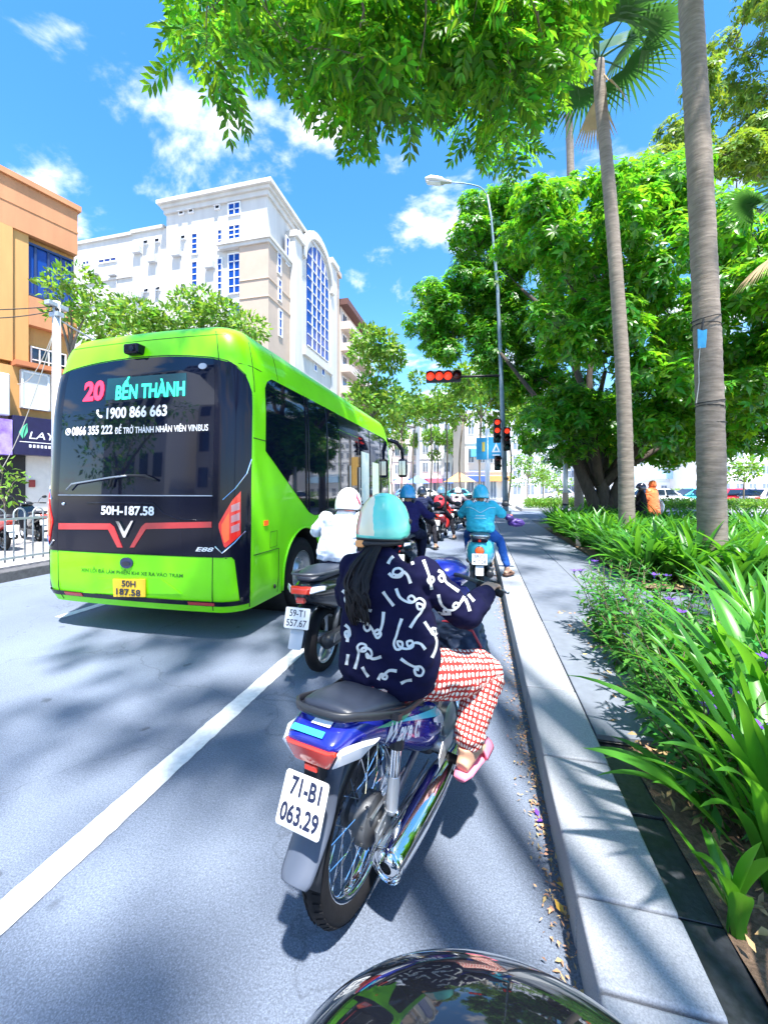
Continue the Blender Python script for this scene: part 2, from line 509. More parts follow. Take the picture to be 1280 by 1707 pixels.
# far side: kerbed strip with railing, pale forecourt beyond it
o = MB().box((-7.45, -40, -0.02), (-7.0, 17.3, 0.16)).build('railing_kerb', mat('dark_kerb', (.09, .09, .10), .8, var=.3, vscale=12), bevel=0.02); tag(o, kind='structure')
sheet('forecourt', -40, -7.46, -40, 17.4, 0.02, mat('forecourt_paving', (.30, .29, .29), .85, var=.15, vscale=2, bump=.15, bscale=50))
o = MB().box((2.6, 26.7, -0.02), (40, 31.5, 0.16)).build('traffic_island', M_GRAN, bevel=0.02); tag(o, kind='structure')
sheet('car_park', 2.6, 120, 31.6, 90, 0.006, M_LPAVE)
sheet('far_verge', -60, -7.3, 26.8, 160, 0.03, M_LPAVE)
# ------------------------------------------------------------------ buildings
M_WHITE = mat('white_render', (0.53, 0.515, 0.49), 0.75, var=0.10, vscale=1.1, stretch=(1, 1, .12), bump=0.08, bscale=30)
M_BEIGE = mat('beige_cladding', (0.44, 0.345, 0.27), 0.7, var=0.06, vscale=0.8)
M_ORANGE = mat('orange_render', (0.50, 0.225, 0.105), 0.75, var=0.12, vscale=1.6, stretch=(1, 1, .15), bump=0.1, bscale=25)
M_YELLOW = mat('ochre_render', (0.54, 0.29, 0.10), 0.75, var=0.12, vscale=1.6, stretch=(1, 1, .15), bump=0.1, bscale=25)
M_BLUEGL = mat('blue_glass', (0.006, 0.050, 0.27), 0.08, spec=0.35)
M_DARKGL = mat('dark_glass', (0.012, 0.02, 0.04), 0.06, spec=0.8)
M_FRAME = mat('white_frame', (0.75, 0.76, 0.78), 0.5)
M_NAVY = mat('navy_board', (0.016, 0.014, 0.06), 0.35, var=0.15)
M_PURPLE = mat('violet_board', (0.20, 0.10, 0.55), 0.4, col2=(0.45, 0.36, 0.75), vscale=3.0)
M_GREYB = mat('grey_board', (0.50, 0.52, 0.55), 0.5, var=0.06)
M_BLACK = mat('matt_black', (0.012, 0.012, 0.014), 0.6)
M_METAL = mat('painted_metal', (0.30, 0.33, 0.37), 0.45, metal=0.3, var=0.1, vscale=8)
M_PALEMET = mat('galvanised', (0.48, 0.51, 0.55), 0.42, metal=0.5, var=0.12, vscale=10)

def ray(u, v): return Vector((((u-640)/FPX)*_c - _s, ((u-640)/FPX)*_s + _c, (815-v)/FPX))
def on_y(u, v, Y): r = ray(u, v); return r * (Y / r.y) + Vector((0, 0, CAM_H))
def on_x(u, v, X): r = ray(u, v); return r * (X / r.x) + Vector((0, 0, CAM_H))

def window(parent, p0, p1, axis, glass, frame=M_FRAME, nx=2, nz=1, t=0.07, out=-1, bar=0.05, open_sash=False):
    """framed window on a wall; axis 'y': wall faces -Y (p=(x,z)), 'x': wall faces +X (p=(y,z)); origin offset h"""
    (a0, z0, h), (a1, z1, _) = p0, p1
    def bx(mb, a, b, c, d, e, f):   # a..b along wall, c..d height, e..f outwards
        if axis == 'y': mb.box((a, h + out*f, c), (b, h + out*e, d))
        else: mb.box((h + e, a, c), (h + f, b, d))
    m = MB()
    bx(m, a0, a1, z0, z0+bar, 0, t); bx(m, a0, a1, z1-bar, z1, 0, t); bx(m, a0, a0+bar, z0+bar, z1-bar, 0, t); bx(m, a1-bar, a1, z0+bar, z1-bar, 0, t)
    for i in range(1, nx):
        x = lerp(a0, a1, i/nx); bx(m, x-bar*.4, x+bar*.4, z0+bar, z1-bar, 0, t*.8)
    for j in range(1, nz):
        z = lerp(z0, z1, j/nz); bx(m, a0+bar, a1-bar, z-bar*.4, z+bar*.4, 0, t*.8)
    w = m.build('window', frame, parent)
    for i in range(nx):
        for j in range(nz):
            g = MB(); bx(g, lerp(a0, a1, i/nx)+bar*.45, lerp(a0, a1, (i+1)/nx)-bar*.45, lerp(z0, z1, j/nz)+bar*.45, lerp(z0, z1, (j+1)/nz)-bar*.45, 0.012, t*.45)
            pn = g.build('pane', glass, w)
    return w

# --- white hospital-like block across the street
SY, SX = 31.6, -18.3
hb = empty('white_building', (SX, SY, 0), label='tall white office block with blue windows and a big arched window', cat='building')
def part(mb, name, m, parent=hb, **k):
    mb.v = [(p[0]-SX, p[1]-SY, p[2]) for p in mb.v]
    return mb.build(name, m, parent, **k)
cz = on_y(445, 318, SY)
xa = on_y(278, 350, SY).x; xb = on_y(213, 380, SY).x; xc = on_y(60, 400, SY).x
zt = cz.z
part(MB().box((xa, SY, 0), (SX, SY+14, zt)), 'tower_wall', M_WHITE)
zm = on_y(245, 378, SY).z; zl = on_y(170, 402, SY+1.2).z
part(MB().box((xb, SY+.6, 0), (xa-.003, SY+14, zm)), 'wing_wall', M_WHITE)
part(MB().box((xc, SY+1.2, 0), (xb-.003, SY+14, zl)), 'wing_wall', M_WHITE)
# cornices
part(MB().box((xa-.35, SY-.4, zt), (SX+.45, SY+14, zt+.30)).box((xa-.15, SY-.2, zt-.45), (SX+.22, SY+13.5, zt-.003)).box((xa-.6, SY-.65, zt+.303), (SX+.75, SY+14.4, zt+.65)), 'cornice', M_WHITE)
part(MB().box((xb-.1, SY+.4, zm), (xa-.75, SY+14, zm+.3)), 'cornice', M_WHITE)
part(MB().box((xc, SY+1.0, zl), (xb-.15, SY+14, zl+.3)), 'cornice', M_WHITE)
part(MB().box((xa+2, SY+3, zt+.8), (xa+3.2, SY+4.2, zt+2.2)), 'roof_tank', M_WHITE)
# beige corner cladding with ledge
bxl = on_y(403, 500, SY).x; zb = on_y(425, 412, SY).z
part(MB().box((bxl, SY-.35, 0), (SX+.35, SY+5.6, zb)), 'corner_cladding', M_BEIGE)
part(MB().box((bxl-2.0, SY-.5, zb+.003), (SX+.5, SY+6.0, zb+.3)).box((bxl-2.2, SY-.65, zb+.303), (SX+.65, SY+6.2, zb+.55)), 'ledge', M_WHITE)
for v in (470, 500):
    z = on_y(425, v, SY).z
    part(MB().box((bxl+.02, SY-.42, z), (SX+.42, SY+5.62, z+.10)), 'joint_band', mat('band', (0.55, 0.43, 0.33), 0.7))
def swin(u0, v0, u1, v1, nx, nz, glass=M_BLUEGL, Y=SY, **k):
    a = on_y(u0, v1, Y); b = on_y(u1, v0, Y)
    w = window(hb, (a.x-SX, a.z, Y-SY), (b.x-SX, b.z, 0), 'y', glass, nx=nx, nz=nz, t=.12, bar=.10, **k); return w
for r in ((381, 336, 402, 362, 2, 2), (381, 373, 402, 402, 2, 3), (381, 421, 402, 492, 2, 5), (381, 503, 402, 527, 2, 2),
          (320, 388, 331, 426, 1, 4), (320, 435, 331, 480, 1, 4), (363, 382, 372, 419, 1, 4), (363, 430, 372, 494, 1, 6), (320, 492, 331, 530, 1, 4)):
    swin(*r)
def hopper(u, v, Y=SY):                                    # small top-hung window standing open
    w = swin(u, v, u+9, v+10, 1, 1, M_DARKGL, Y)
    a = on_y(u, v+10, Y); b = on_y(u+9, v, Y)
    m = MB().add([(a.x-SX+.08, Y-SY-.1, b.z-.08), (b.x-SX-.08, Y-SY-.1, b.z-.08), (b.x-SX-.08, Y-SY-.42, a.z+.16), (a.x-SX+.08, Y-SY-.42, a.z+.16)], [(0, 1, 2, 3)])
    m.build('sash', M_FRAME, w, solid=.03)
for u, v in ((299, 350), (315, 347), (359, 341), (302, 391), (302, 471)): hopper(u, v)
for u, v in ((240, 399), (259, 396), (241, 479), (260, 476)): hopper(u, v, SY+.6)
swin(139, 434, 151, 444, 2, 1, M_BLUEGL, SY+1.2); swin(165, 428, 196, 441, 3, 1, M_BLUEGL, SY+1.2)
for v in (470, 505): # shallow string courses on the low wing
    z = on_y(170, v, SY+1.2).z
    part(MB().box((xc, SY+1.05, z), (xb-.2, SY+1.25, z+.18)), 'string_course', M_WHITE)
for u, v, Y_ in ((225, 425, SY+.6), (250, 440, SY+.6), (228, 500, SY+.6), (155, 460, SY+1.2), (185, 462, SY+1.2), (290, 430, SY), (345, 450, SY)):
    q = on_y(u, v, Y_); part(MB().box((q.x, Y_-.42, q.z), (q.x+.9, Y_-.003, q.z+.62)), 'air_conditioner', M_GREYB)
    part(MB().tube([(q.x+.8, Y_-.05, q.z), (q.x+.8, Y_-.05, q.z-3.5)], .04, 5), 'drain_pipe', M_GREYB)
# street front going away: pilasters, arched bay, far bays
def ys(u, v): p = on_x(u, v, SX); return p.y, p.z
ya, za = ys(488, 392); yb, zb2 = ys(556, 470)
ZS = za
part(MB().box((SX-9, SY+14.003, 0), (SX-.3, yb+5, ZS-1.5)), 'street_wall', M_BEIGE)
arcy0 = ys(502, 480)[0]; arcy1 = ys(538, 480)[0]
ac = (arcy0+arcy1)/2; ar = (arcy1-arcy0)/2
ztop = on_x(517, 396, SX+.8).z; zlow = on_x(520, 580, SX+.8).z
def archpoly(r, top, low, n=14):
    return [(ac - r, low)] + [(ac - r*math.cos(PI*i/n), top - r + r*math.sin(PI*i/n)) for i in range(n+1)] + [(ac + r, low)]
bay = part(MB().prism(archpoly(ar+1.5, ztop+1.5, 0), SX-.5, SX+.62, 'x'), 'arched_bay', M_WHITE)
win = part(MB().prism(archpoly(ar, ztop, zlow), SX+.5, SX+.70, 'x'), 'arched_window', M_BLUEGL)
for i in range(1, 5):
    y = ac - ar + 2*ar*i/5; zt_ = ztop - ar + math.sqrt(max(0, ar*ar-(y-ac)**2))
    part(MB().box((SX+.705, y-.04, zlow), (SX+.80, y+.04, zt_)), 'mullion', M_FRAME, win if False else hb)
nrow = 9
for j in range(nrow):
    z = lerp(zlow, ztop-ar*.2, j/nrow); hw = ar if z < ztop-ar else math.sqrt(max(0.01, ar*ar-(z-ztop+ar)**2))
    part(MB().box((SX+.705, ac-hw, z-.035), (SX+.79, ac+hw, z+.035)), 'transom', M_FRAME)
part(MB().prism([(ac-(ar+1.5)*math.cos(PI*i/14), ztop-ar+(ar+1.5)*math.sin(PI*i/14)) for i in range(15)] +
                [(ac+(ar+.7)*math.cos(PI*i/14), ztop-ar+(ar+.7)*math.sin(PI*i/14)) for i in range(15)], SX+.62, SX+1.0, 'x'), 'arch_moulding', M_WHITE)
for (u0, u1, vt, dx, mm) in ((478, 490, 383, .9, M_WHITE), (490, 499, 392, .45, M_WHITE), (543, 553, 432, .7, M_WHITE), (553, 562, 452, .3, M_BEIGE)):
    y0, _z = ys(u0, 600); y1, _z2 = ys(u1, 600); zz = on_x((u0+u1)/2, vt, SX+dx).z
    part(MB().box((SX-1.0, y0, 0), (SX+dx, y1, zz)).box((SX-.9, y0-.15, zz+.003), (SX+dx+.3, y1+.15, zz+.6)), 'pilaster', mm)
for (u, v0, v1) in ((456, 420, 455), (457, 470, 500), (458, 520, 560), (470, 400, 440)):
    y0, z0 = ys(u, v1); y1, z1 = ys(u+6, v0)
    window(hb, (y0-SY, z0, .36), (y1-SY, z1, 0), 'x', M_BLUEGL, nx=1, nz=3, t=.1, bar=.1)
for (u, v0, v1) in ((514, 600, 618), (527, 605, 625)):
    y0, z0 = ys(u, v1); y1, z1 = ys(u+5, v0)
    window(hb, (y0-SY, z0, .63), (y1-SY, z1, 0), 'x', M_BLUEGL, nx=1, nz=2, t=.1, bar=.1)
part(MB().box((SX+.62, arcy0-1, zlow-1.3), (SX+.95, arcy1+1, zlow-.5)), 'ledge', M_WHITE)

# --- pale apartment block with balconies further along
ab = empty('apartment_block', (SX, 60, 0), label='pale apartment block with stacked balconies beyond the white block', cat='building')
y0, _ = ys(561, 600); y1, _ = ys(597, 600)
zr = on_x(575, 520, SX).z
def apart(mb, name, m, parent=ab, **k):
    mb.v = [(p[0]-SX, p[1]-60, p[2]) for p in mb.v]; return mb.build(name, m, parent, **k)
y0 += 1.5; y1 += 5
apart(MB().box((SX-10, y0, 0), (SX, y1, zr)), 'wall', mat('pale_pink', (0.55,0.46,0.40), 0.75, var=0.05))
apart(MB().box((SX-10.5, y0-.4, zr+.003), (SX+1.2, y1+.4, zr+.8)), 'roof', mat('roof_brown', (0.12, 0.05, 0.04), 0.7))
nf = 9
for j in range(1, nf):
    z = zr * j / nf
    apart(MB().box((SX-.1, y0+.2, z-.15), (SX+1.3, y1-.2, z+.9)), 'balcony', mat('pale_pink', (0, 0, 0)))
    for i in range(4):
        yy = lerp(y0+.8, y1-2.2, i/3)
        window(ab, (yy-60, z+1.0, 0), (yy+1.6-60, z+zr/nf-.5, 0), 'x', M_DARKGL, nx=2, nz=1, t=.08, bar=.08)

# --- orange tube house behind the railing
P0 = at(130, 815, 17.0)
ob = empty('orange_house', (P0.x, P0.y, 0), R(72.8), label='orange and ochre narrow house with shop signs behind the railing', cat='building')
OBI = ob.matrix_basis.inverted() if False else (Matrix.Translation((P0.x, P0.y, 0)) @ Matrix.Rotation(R(72.8), 4, 'Z')).inverted()
_on = Vector((math.sin(R(72.8)), -math.cos(R(72.8)), 0))
def oface(u, v, h=0.0):
    """local (x, z) on the house front pushed out by h"""
    r = ray(u, v); o = Vector((0, 0, CAM_H)); p = Vector((P0.x, P0.y, 0)) + _on*h
    t = (p - o).dot(_on) / r.dot(_on); q = OBI @ (o + r*t); return q.x, q.z
zt_o = oface(128, 352)[1]
W = 6.2
def orect(u0, v0, u1, v1, h=0.0):
    a = oface(u0, v1, h); b = oface(u1, v0, h); return a[0], a[1], b[0], b[1]
z1f = oface(60, 700)[1]; z_sl = oface(60, 395)[1]; zmid = oface(60, 610)[1]
MB().box((-W, .35, 0), (0, 11, zt_o)).build('wall', M_YELLOW, ob)
MB().box((-W, 0, z_sl), (.0, .347, zt_o)).box((-W, -.02, z_sl+.9), (.02, 0.0, z_sl+.97)).build('upper_front', M_ORANGE, ob)
MB().box((-W-.1, -.12, zt_o+.003), (.1, 11.1, zt_o+.22)).build('parapet_cap', M_ORANGE, ob)
x0, za_, x1, zb_ = orect(22, 480, 130, 610)
MB().box((-W, 0, zmid), (oface(22, 500)[0], .347, z_sl-.003)).build('corner_pier', M_YELLOW, ob)
xq = oface(50, 560)[0]
MB().box((oface(22, 500)[0]+.01, .1, zmid), (xq, .347, z_sl-.003)).build('pier', M_YELLOW, ob)
xw0, zw0, xw1, zw1 = orect(40, 418, 92, 486)
MB().box((xq+.003, .04, zw0-1.2), (0, .347, zw0-.06)).build('window_apron', M_ORANGE, ob)
window(ob, (xw0, zw0, .30), (xw1+.7, zw1, 0), 'y', M_BLUEGL, frame=mat('navy_frame', (0.02, 0.04, 0.12), 0.4), nx=4, nz=1, t=.16, bar=.09)
xb0, zb0, xb1, zb1 = orect(56, 583, 92, 618)
window(ob, (xb0, zb0, .345), (xb1+.5, zb1, 0), 'y', M_DARKGL, nx=4, nz=2, t=.08, bar=.05)
MB().box((oface(20, 600)[0], -.45, zmid-.18), (.1, .347, zmid)).build('balcony_slab', mat('terracotta', (0.45, 0.16, 0.07), 0.8), ob)
MB().box((-W, -.05, z1f), (.05, .347, zmid-.183)).build('first_floor_front', M_YELLOW, ob)
a = orect(35, 625, 84, 680, .2); MB().box((a[0], -.28, a[1]), (a[2], -.06, a[3])).build('blank_board', M_GREYB, ob, bevel=.02)
a = orect(36, 626, 83, 679, .29)
for (p, q) in (((a[0], -.31, a[1]), (a[2], -.285, a[1]+.06)), ((a[0], -.31, a[3]-.06), (a[2], -.285, a[3])), ((a[0], -.31, a[1]), (a[0]+.06, -.285, a[3])), ((a[2]-.06, -.31, a[1]), (a[2], -.285, a[3]))):
    MB().box(p, q).build('board_trim', M_FRAME, ob)
a = orect(-25, 625, 13, 690, .2); MB().box((a[0], -.5, a[1]), (a[2], -.06, a[3])).build('air_conditioner', M_GREYB, ob, bevel=.05)
a = orect(22, 700, 92, 757, .5); MB().box((a[0], -.5, a[1]), (a[2]+.6, -.06, a[3])).build('shop_sign', M_NAVY, ob, bevel=.01)
sg = (a[0], a[1], a[2], a[3])
b2 = orect(-40, 700, 21, 755, .52); MB().box((b2[0], -.56, b2[1]), (b2[2], -.06, b2[3])).build('shop_sign', M_PURPLE, ob, bevel=.01, label='violet shop sign panel beside the navy one')
M_SIGNW = mat('sign_white', (0.85, 0.85, 0.88), 0.5)
M_SIGNG = mat('sign_green', (0.10, 0.55, 0.30), 0.5)
xm = lerp(sg[0], sg[2], .62); zc_ = (sg[1]+sg[3])/2
text_mesh('LAY', .40, M_SIGNW, 'lettering', ob, (xm+.05, -.506, zc_+.02), sx=1.15, shear=.2)
for k_ in range(8): MB().box((xm-.32+.12*k_, -.507, zc_-.44), (xm-.25+.12*k_, -.503, zc_-.33)).build('lettering', M_SIGNW, ob)
MB().box((xm-.6, -.507, zc_-.25), (xm+.7, -.503, zc_-.225)).build('sign_rule', M_SIGNW, ob)
lf = [(xm-.50, zc_-.15), (xm-.62, zc_+.10), (xm-.55, zc_+.28), (xm-.38, zc_+.48), (xm-.36, zc_+.15)]
MB().prism(lf, -.507, -.503, 'y').build('leaf_emblem', M_SIGNG, ob)
MB().tube([(xm-.5, -.512, zc_-.15), (xm-.48, -.512, zc_+.1), (xm-.40, -.512, zc_+.42)], .012, 5).build('leaf_emblem', M_NAVY, ob)
# ground floor: dark doorway and pale pier
MB().box((-W, .1, 0), (0, .347, z1f-.003)).build('shop_front', mat('pale_plaster', (0.66, 0.62, 0.58), 0.8, var=.06), ob)
a = orect(-20, 760, 44, 880, 0); MB().box((a[0], .05, .05), (a[2], .097, z1f-.15)).build('doorway', M_BLACK, ob)
a = orect(50, 800, 60, 812, 0); MB().box((a[0], .02, a[1]), (a[2], .097, a[3])).build('meter_box', mat('meter_red', (.25, .03, .03), .5), ob)
for px_, py_ in ((-.3, 3.0), (-4.0, 1.2)):
    MB().box((px_-.35, py_, zt_o+.22), (px_+.25, py_+.5, zt_o+.8)).build('roof_vent', M_GREYB, ob, bevel=.03)

# --- blocks far beyond the junction (each its own colour and storey height)
M_PALEGL = mat('pale_glass', (0.16, 0.20, 0.26), 0.12, var=.35, vscale=.9)
def block(name, label, u0, u1, vt, d, col, nf, nw, glass=None, sign=None, deep=9):
    glass = M_PALEGL
    p = at(u0, 815, d); q = at(u1, 815, d); w = (q-p).length; z = at(u0, vt, d).z
    e = empty(name, (p.x, p.y, 0), YAW, label=label, cat='building')
    MB().box((0, 0, 0), (w, deep, z)).build('wall', mat('far_wall_%s' % (str(col)), col, .8, var=.05, vscale=.4), e)
    MB().box((-.25, -.3, z+.003), (w+.25, deep+.2, z+.4)).build('roof', mat('far_roof', (.5, .5, .52), .8), e)
    fh = z / nf
    for j in range(nf):
        if j:
            MB().box((-.02, -.16, fh*j-.12), (w+.02, -.003, fh*j+.08)).build('string_course', M_FRAME, e)
        for i in range(nw):
            a = w*(i+.2)/nw; b = w*(i+.8)/nw
            z0_ = fh*j + fh*.28; z1_ = fh*j + fh*.82
            if j == 0: z0_ = .1; z1_ = fh*.8
            mbw = MB().box((a, -.08, z0_), (b, -.02, z1_))
            wv = mbw.build('window', M_FRAME, e)
            MB().box((a+.1, -.11, z0_+.1), ((a+b)/2-.05, -.083, z1_-.1)).build('pane', glass, wv)
            MB().box(((a+b)/2+.05, -.11, z0_+.1), (b-.1, -.083, z1_-.1)).build('pane', glass, wv)
    if sign:
        for (fa, fb, za2, zb2_, cc) in sign:
            MB().box((w*fa, -.9, za2), (w*fb, -.1, zb2_)).build('awning' if za2 < 3.2 else 'sign_board', mat('sgn%s' % (str(cc)), cc, .6, var=.05), e)
    return e
block('corner_shop', 'cream corner building with blue shop front beyond the traffic light', 775, 850, 690, 52, (.72, .66, .58), 3, 4, sign=[(.05, .45, 2.4, 3.1, (.05, .12, .5)), (.5, .95, 2.4, 3.1, (.6, .3, .1)), (.1, .6, 5.6, 6.6, (.1, .4, .65))])
block('far_house', 'white low house behind the thin street trees', 700, 772, 700, 70, (.76, .75, .74), 4, 4, sign=[(.1, .5, 2.5, 3.2, (.7, .15, .25)), (.55, .95, 2.4, 3.1, (.1, .25, .7))])
block('far_house', 'pinkish house with bright awnings at the street end', 655, 698, 710, 80, (.75, .62, .60), 4, 3, sign=[(.05, .9, 2.6, 3.4, (.15, .35, .8))])
block('far_tower', 'pale grey tower rising behind the big round tree', 850, 985, 640, 85, (.62, .65, .72), 8, 6, glass=M_BLUEGL)
block('far_office', 'wide white office block seen under the big tree crown', 990, 1150, 690, 78, (.78, .78, .80), 6, 9, glass=M_BLUEGL, sign=[(.0, .12, 2.6, 9, (.75, .45, .1)), (.3, .9, 3.4, 4.8, (.35, .55, .75))])
block('far_office', 'pale block behind the near palm trunk at the frame edge', 1155, 1330, 655, 72, (.74, .72, .72), 6, 8, glass=M_DARKGL)
block('far_office', 'cream block filling the street end behind bus', 560, 654, 735, 95, (.72, .69, .62), 4, 6)
# --- buildings across the street behind the camera: seen mirrored in the bus glass
def back_block(name, label, x0, x1, y0, y1, z, col, nf, nw):
    e = empty(name, ((x0+x1)/2, y1, 0), label=label, cat='building')
    cx_, cy_ = (x0+x1)/2, y1
    MB().box((x0-cx_, y0-cy_, 0), (x1-cx_, 0, z)).build('wall', mat('bw%s' % str(col), col, .8, var=.05), e)
    for j in range(nf):
        for i in range(nw):
            a = lerp(x0, x1, (i+.2)/nw)-cx_; b = lerp(x0, x1, (i+.8)/nw)-cx_
            MB().box((a, .02, z*(j+.25)/nf), (b, .1, z*(j+.8)/nf)).build('window', M_DARKGL, e)
    return e
back_block('rear_house', 'white house opposite the bus glass behind the viewer', -33, -22, -34, -20, 17, (.80, .80, .80), 5, 5)
back_block('rear_house', 'cream house standing behind the viewer beside the white one', -20.5, -14, -40, -24, 12, (.75, .68, .58), 4, 3)
back_block('rear_tower', 'dark tower far behind the viewer', -46, -37, -60, -50, 40, (.3, .32, .36), 10, 4)
# ------------------------------------------------------------------ trees and plants
M_BARK = mat('bark_dark', (0.055, 0.042, 0.033), 0.9, var=0.4, vscale=14, bump=0.8, bscale=30, stretch=(1, 1, .3))
M_BARK2 = mat('bark_grey', (0.16, 0.13, 0.10), 0.9, var=0.3, vscale=14, bump=0.6, bscale=30, stretch=(1, 1, .3))
M_LEAF1 = mat('pinnate_leaf', (0.048, 0.18, 0.010), 0.45, island=0.55, trans=((0.21, 0.56, 0.02), 0.46))
M_LEAF2 = mat('glossy_leaf', (0.05, 0.20, 0.014), 0.36, island=0.5, trans=((0.22, 0.60, 0.02), 0.42))
M_LEAF3 = mat('lime_leaf', (0.085, 0.215, 0.018), 0.5, island=0.5, trans=((0.28, 0.52, 0.04), 0.40))
M_LEAF4 = mat('olive_leaf', (0.09, 0.19, 0.02), 0.42, island=0.45, trans=((0.30, 0.45, 0.03), 0.38))
M_LILY = mat('strap_leaf', (0.062, 0.24, 0.020), 0.36, var=.25, vscale=6, trans=((0.22, 0.60, 0.03), 0.38), stretch=(1, 1, .4))
M_LILY2 = mat('strap_leaf_dark', (0.038, 0.165, 0.020), 0.38, var=.35, vscale=5, trans=((0.10, 0.36, 0.03), 0.30))
M_RUEL = mat('narrow_leaf', (0.045, 0.19, 0.028), 0.42, island=0.45, trans=((0.16, 0.48, 0.04), 0.36))
M_STEM = mat('stem', (0.10, 0.07, 0.04), 0.7)
M_PETAL = mat('violet_petal', (0.20, 0.07, 0.55), 0.5, trans=((0.35, 0.15, 0.75), 0.4))
M_FAN = mat('fan_leaf', (0.035, 0.115, 0.035), 0.4, trans=((0.10, 0.28, 0.04), 0.25))
M_DEAD = mat('dead_frond', (0.42, 0.30, 0.17), 0.85, var=.2, vscale=6)
M_PALM = mat('palm_bark', (0.27, 0.225, 0.185), 0.85, col2=(0.15, 0.12, 0.095), vscale=9, bump=0.6, bscale=16, stretch=(.6, .6, 3.0), detail=7)

def leaf_tri(L=1.0, W=0.36, droop=0.12, fold=0.06, at_=0.42):
    """4-triangle leaf pointing along +Y, normal +Z"""
    V = np.array([(0, 0, 0), (-W/2, at_, fold), (0, at_, 0), (W/2, at_, fold), (0, 1, -droop)], float) * L
    F = np.array([(0, 2, 1), (0, 3, 2), (1, 2, 4), (2, 3, 4)])
    return V, F
def merge(parts):
    Vs = []; Fs = []; n = 0
    for V, F in parts:
        Vs.append(V); Fs.append(F + n); n += len(V)
    return np.concatenate(Vs), np.concatenate(Fs)
def rotz(V, a):
    c, s = math.cos(a), math.sin(a); return V @ np.array([[c, s, 0], [-s, c, 0], [0, 0, 1]])
def rotx(V, a):
    c, s = math.cos(a), math.sin(a); return V @ np.array([[1, 0, 0], [0, c, s], [0, -s, c]])
def tpl_pinnate(pairs=6, ll=0.40, lw=0.30):
    ps = []
    for i in range(pairs):
        t = 0.16 + 0.78 * i / (pairs - 1); sc = ll * (0.75 + 0.5*math.sin(PI*(0.2 + .7*i/(pairs-1)))) * .8
        for sgn in (-1, 1):
            V = np.array([(0, 0, 0), (-lw/2, .5, .03), (0, 1, -.16), (lw/2, .5, .03)], float) * sc
            F = np.array([(0, 2, 1), (0, 3, 2)])
            V = rotz(V, sgn * R(-58 + 18*i/(pairs-1))) + np.array([0, t, -.22*t*t])
            ps.append((V, F))
    V = np.array([(0, 0, 0), (-lw/2, .5, .03), (0, 1, -.2), (lw/2, .5, .03)], float) * ll*.8 + np.array([0, .95, -.2]); ps.append((V, np.array([(0, 2, 1), (0, 3, 2)])))
    V = np.array([(-.008, 0, 0), (.008, 0, 0), (0, .5, -.05), (0, .97, -.21)], float); ps.append((V, np.array([(0, 1, 2), (0, 2, 3)])))
    return merge(ps)
def tpl_rosette(n=7, L=1.0, W=.36):
    ps = []
    for k in range(n):
        V, F = leaf_tri(L * random.uniform(.8, 1.1), W, .2, .05, .5)
        V = rotx(V, R(random.uniform(-32, 22))); V = rotz(V, 2*PI*k/n + random.uniform(-.25, .25)); ps.append((V, F))
    return merge(ps)
def scatter(tpls, pos, d, up, sc):
    """instances of templates: local +Y -> d, +Z -> near up"""
    N = len(pos); d = d / np.linalg.norm(d, axis=1)[:, None]
    x = np.cross(d, up); x /= (np.linalg.norm(x, axis=1)[:, None] + 1e-9); z = np.cross(x, d)
    Rm = np.stack([x, d, z], axis=1)          # rows are axes
    out = []; which = RNG.integers(0, len(tpls), N)
    for t, (V, F) in enumerate(tpls):
        idx = np.where(which == t)[0]
        if not len(idx): continue
        VV = np.einsum('nj,mjk->mnk', V, Rm[idx]) * sc[idx][:, None, None] + pos[idx][:, None, :]
        FF = F[None] + (np.arange(len(idx)) * len(V))[:, None, None]
        out.append((VV.reshape(-1, 3), FF.reshape(-1, F.shape[1])))
    return merge(out)
def unit(n):
    v = RNG.normal(size=(n, 3)); return v / np.linalg.norm(v, axis=1)[:, None]
def clump_leaves(clumps, per, mode, size, tpls, droop=0.3, flat=0.75):
    P = []; D = []; U = []; S = []
    for c, r in clumps:
        n = max(3, int(per * (r / 0.5) ** 2)) if per < 400 else per
        u = unit(n); rad = r * RNG.uniform(.25, 1.0, n) ** .5
        p = np.array(c) + u * rad[:, None] * np.array([1, 1, flat])
        if mode == 'droop':
            d = u * np.array([1, 1, .4]) + np.array([0, 0, -droop]); up = RNG.normal(size=(n, 3))*.35 + np.array([0, 0, 1.])
        elif mode == 'ros':     # rosette: +Z faces outwards and up, template is radial
            nrm = u*.8 + np.array([0, 0, .75]) + RNG.normal(size=(n, 3))*.25
            d = np.cross(nrm, RNG.normal(size=(n, 3))); up = nrm
        else:
            d = u + RNG.normal(size=(n, 3))*.5; up = RNG.normal(size=(n, 3)) + np.array([0, 0, .8])
        P.append(p); D.append(d); U.append(up); S.append(size * RNG.uniform(.7, 1.25, n))
    return scatter(tpls, np.concatenate(P), np.concatenate(D), np.concatenate(U), np.concatenate(S))
def bent(a, b, k=5, sag=.12):
    a = Vector(a); b = Vector(b); L = (b-a).length; off = Vector((random.uniform(-1, 1), random.uniform(-1, 1), random.uniform(-.4, 1)))*L*sag
    return [a.lerp(b, i/k) + off * math.sin(PI*i/k) for i in range(k+1)]
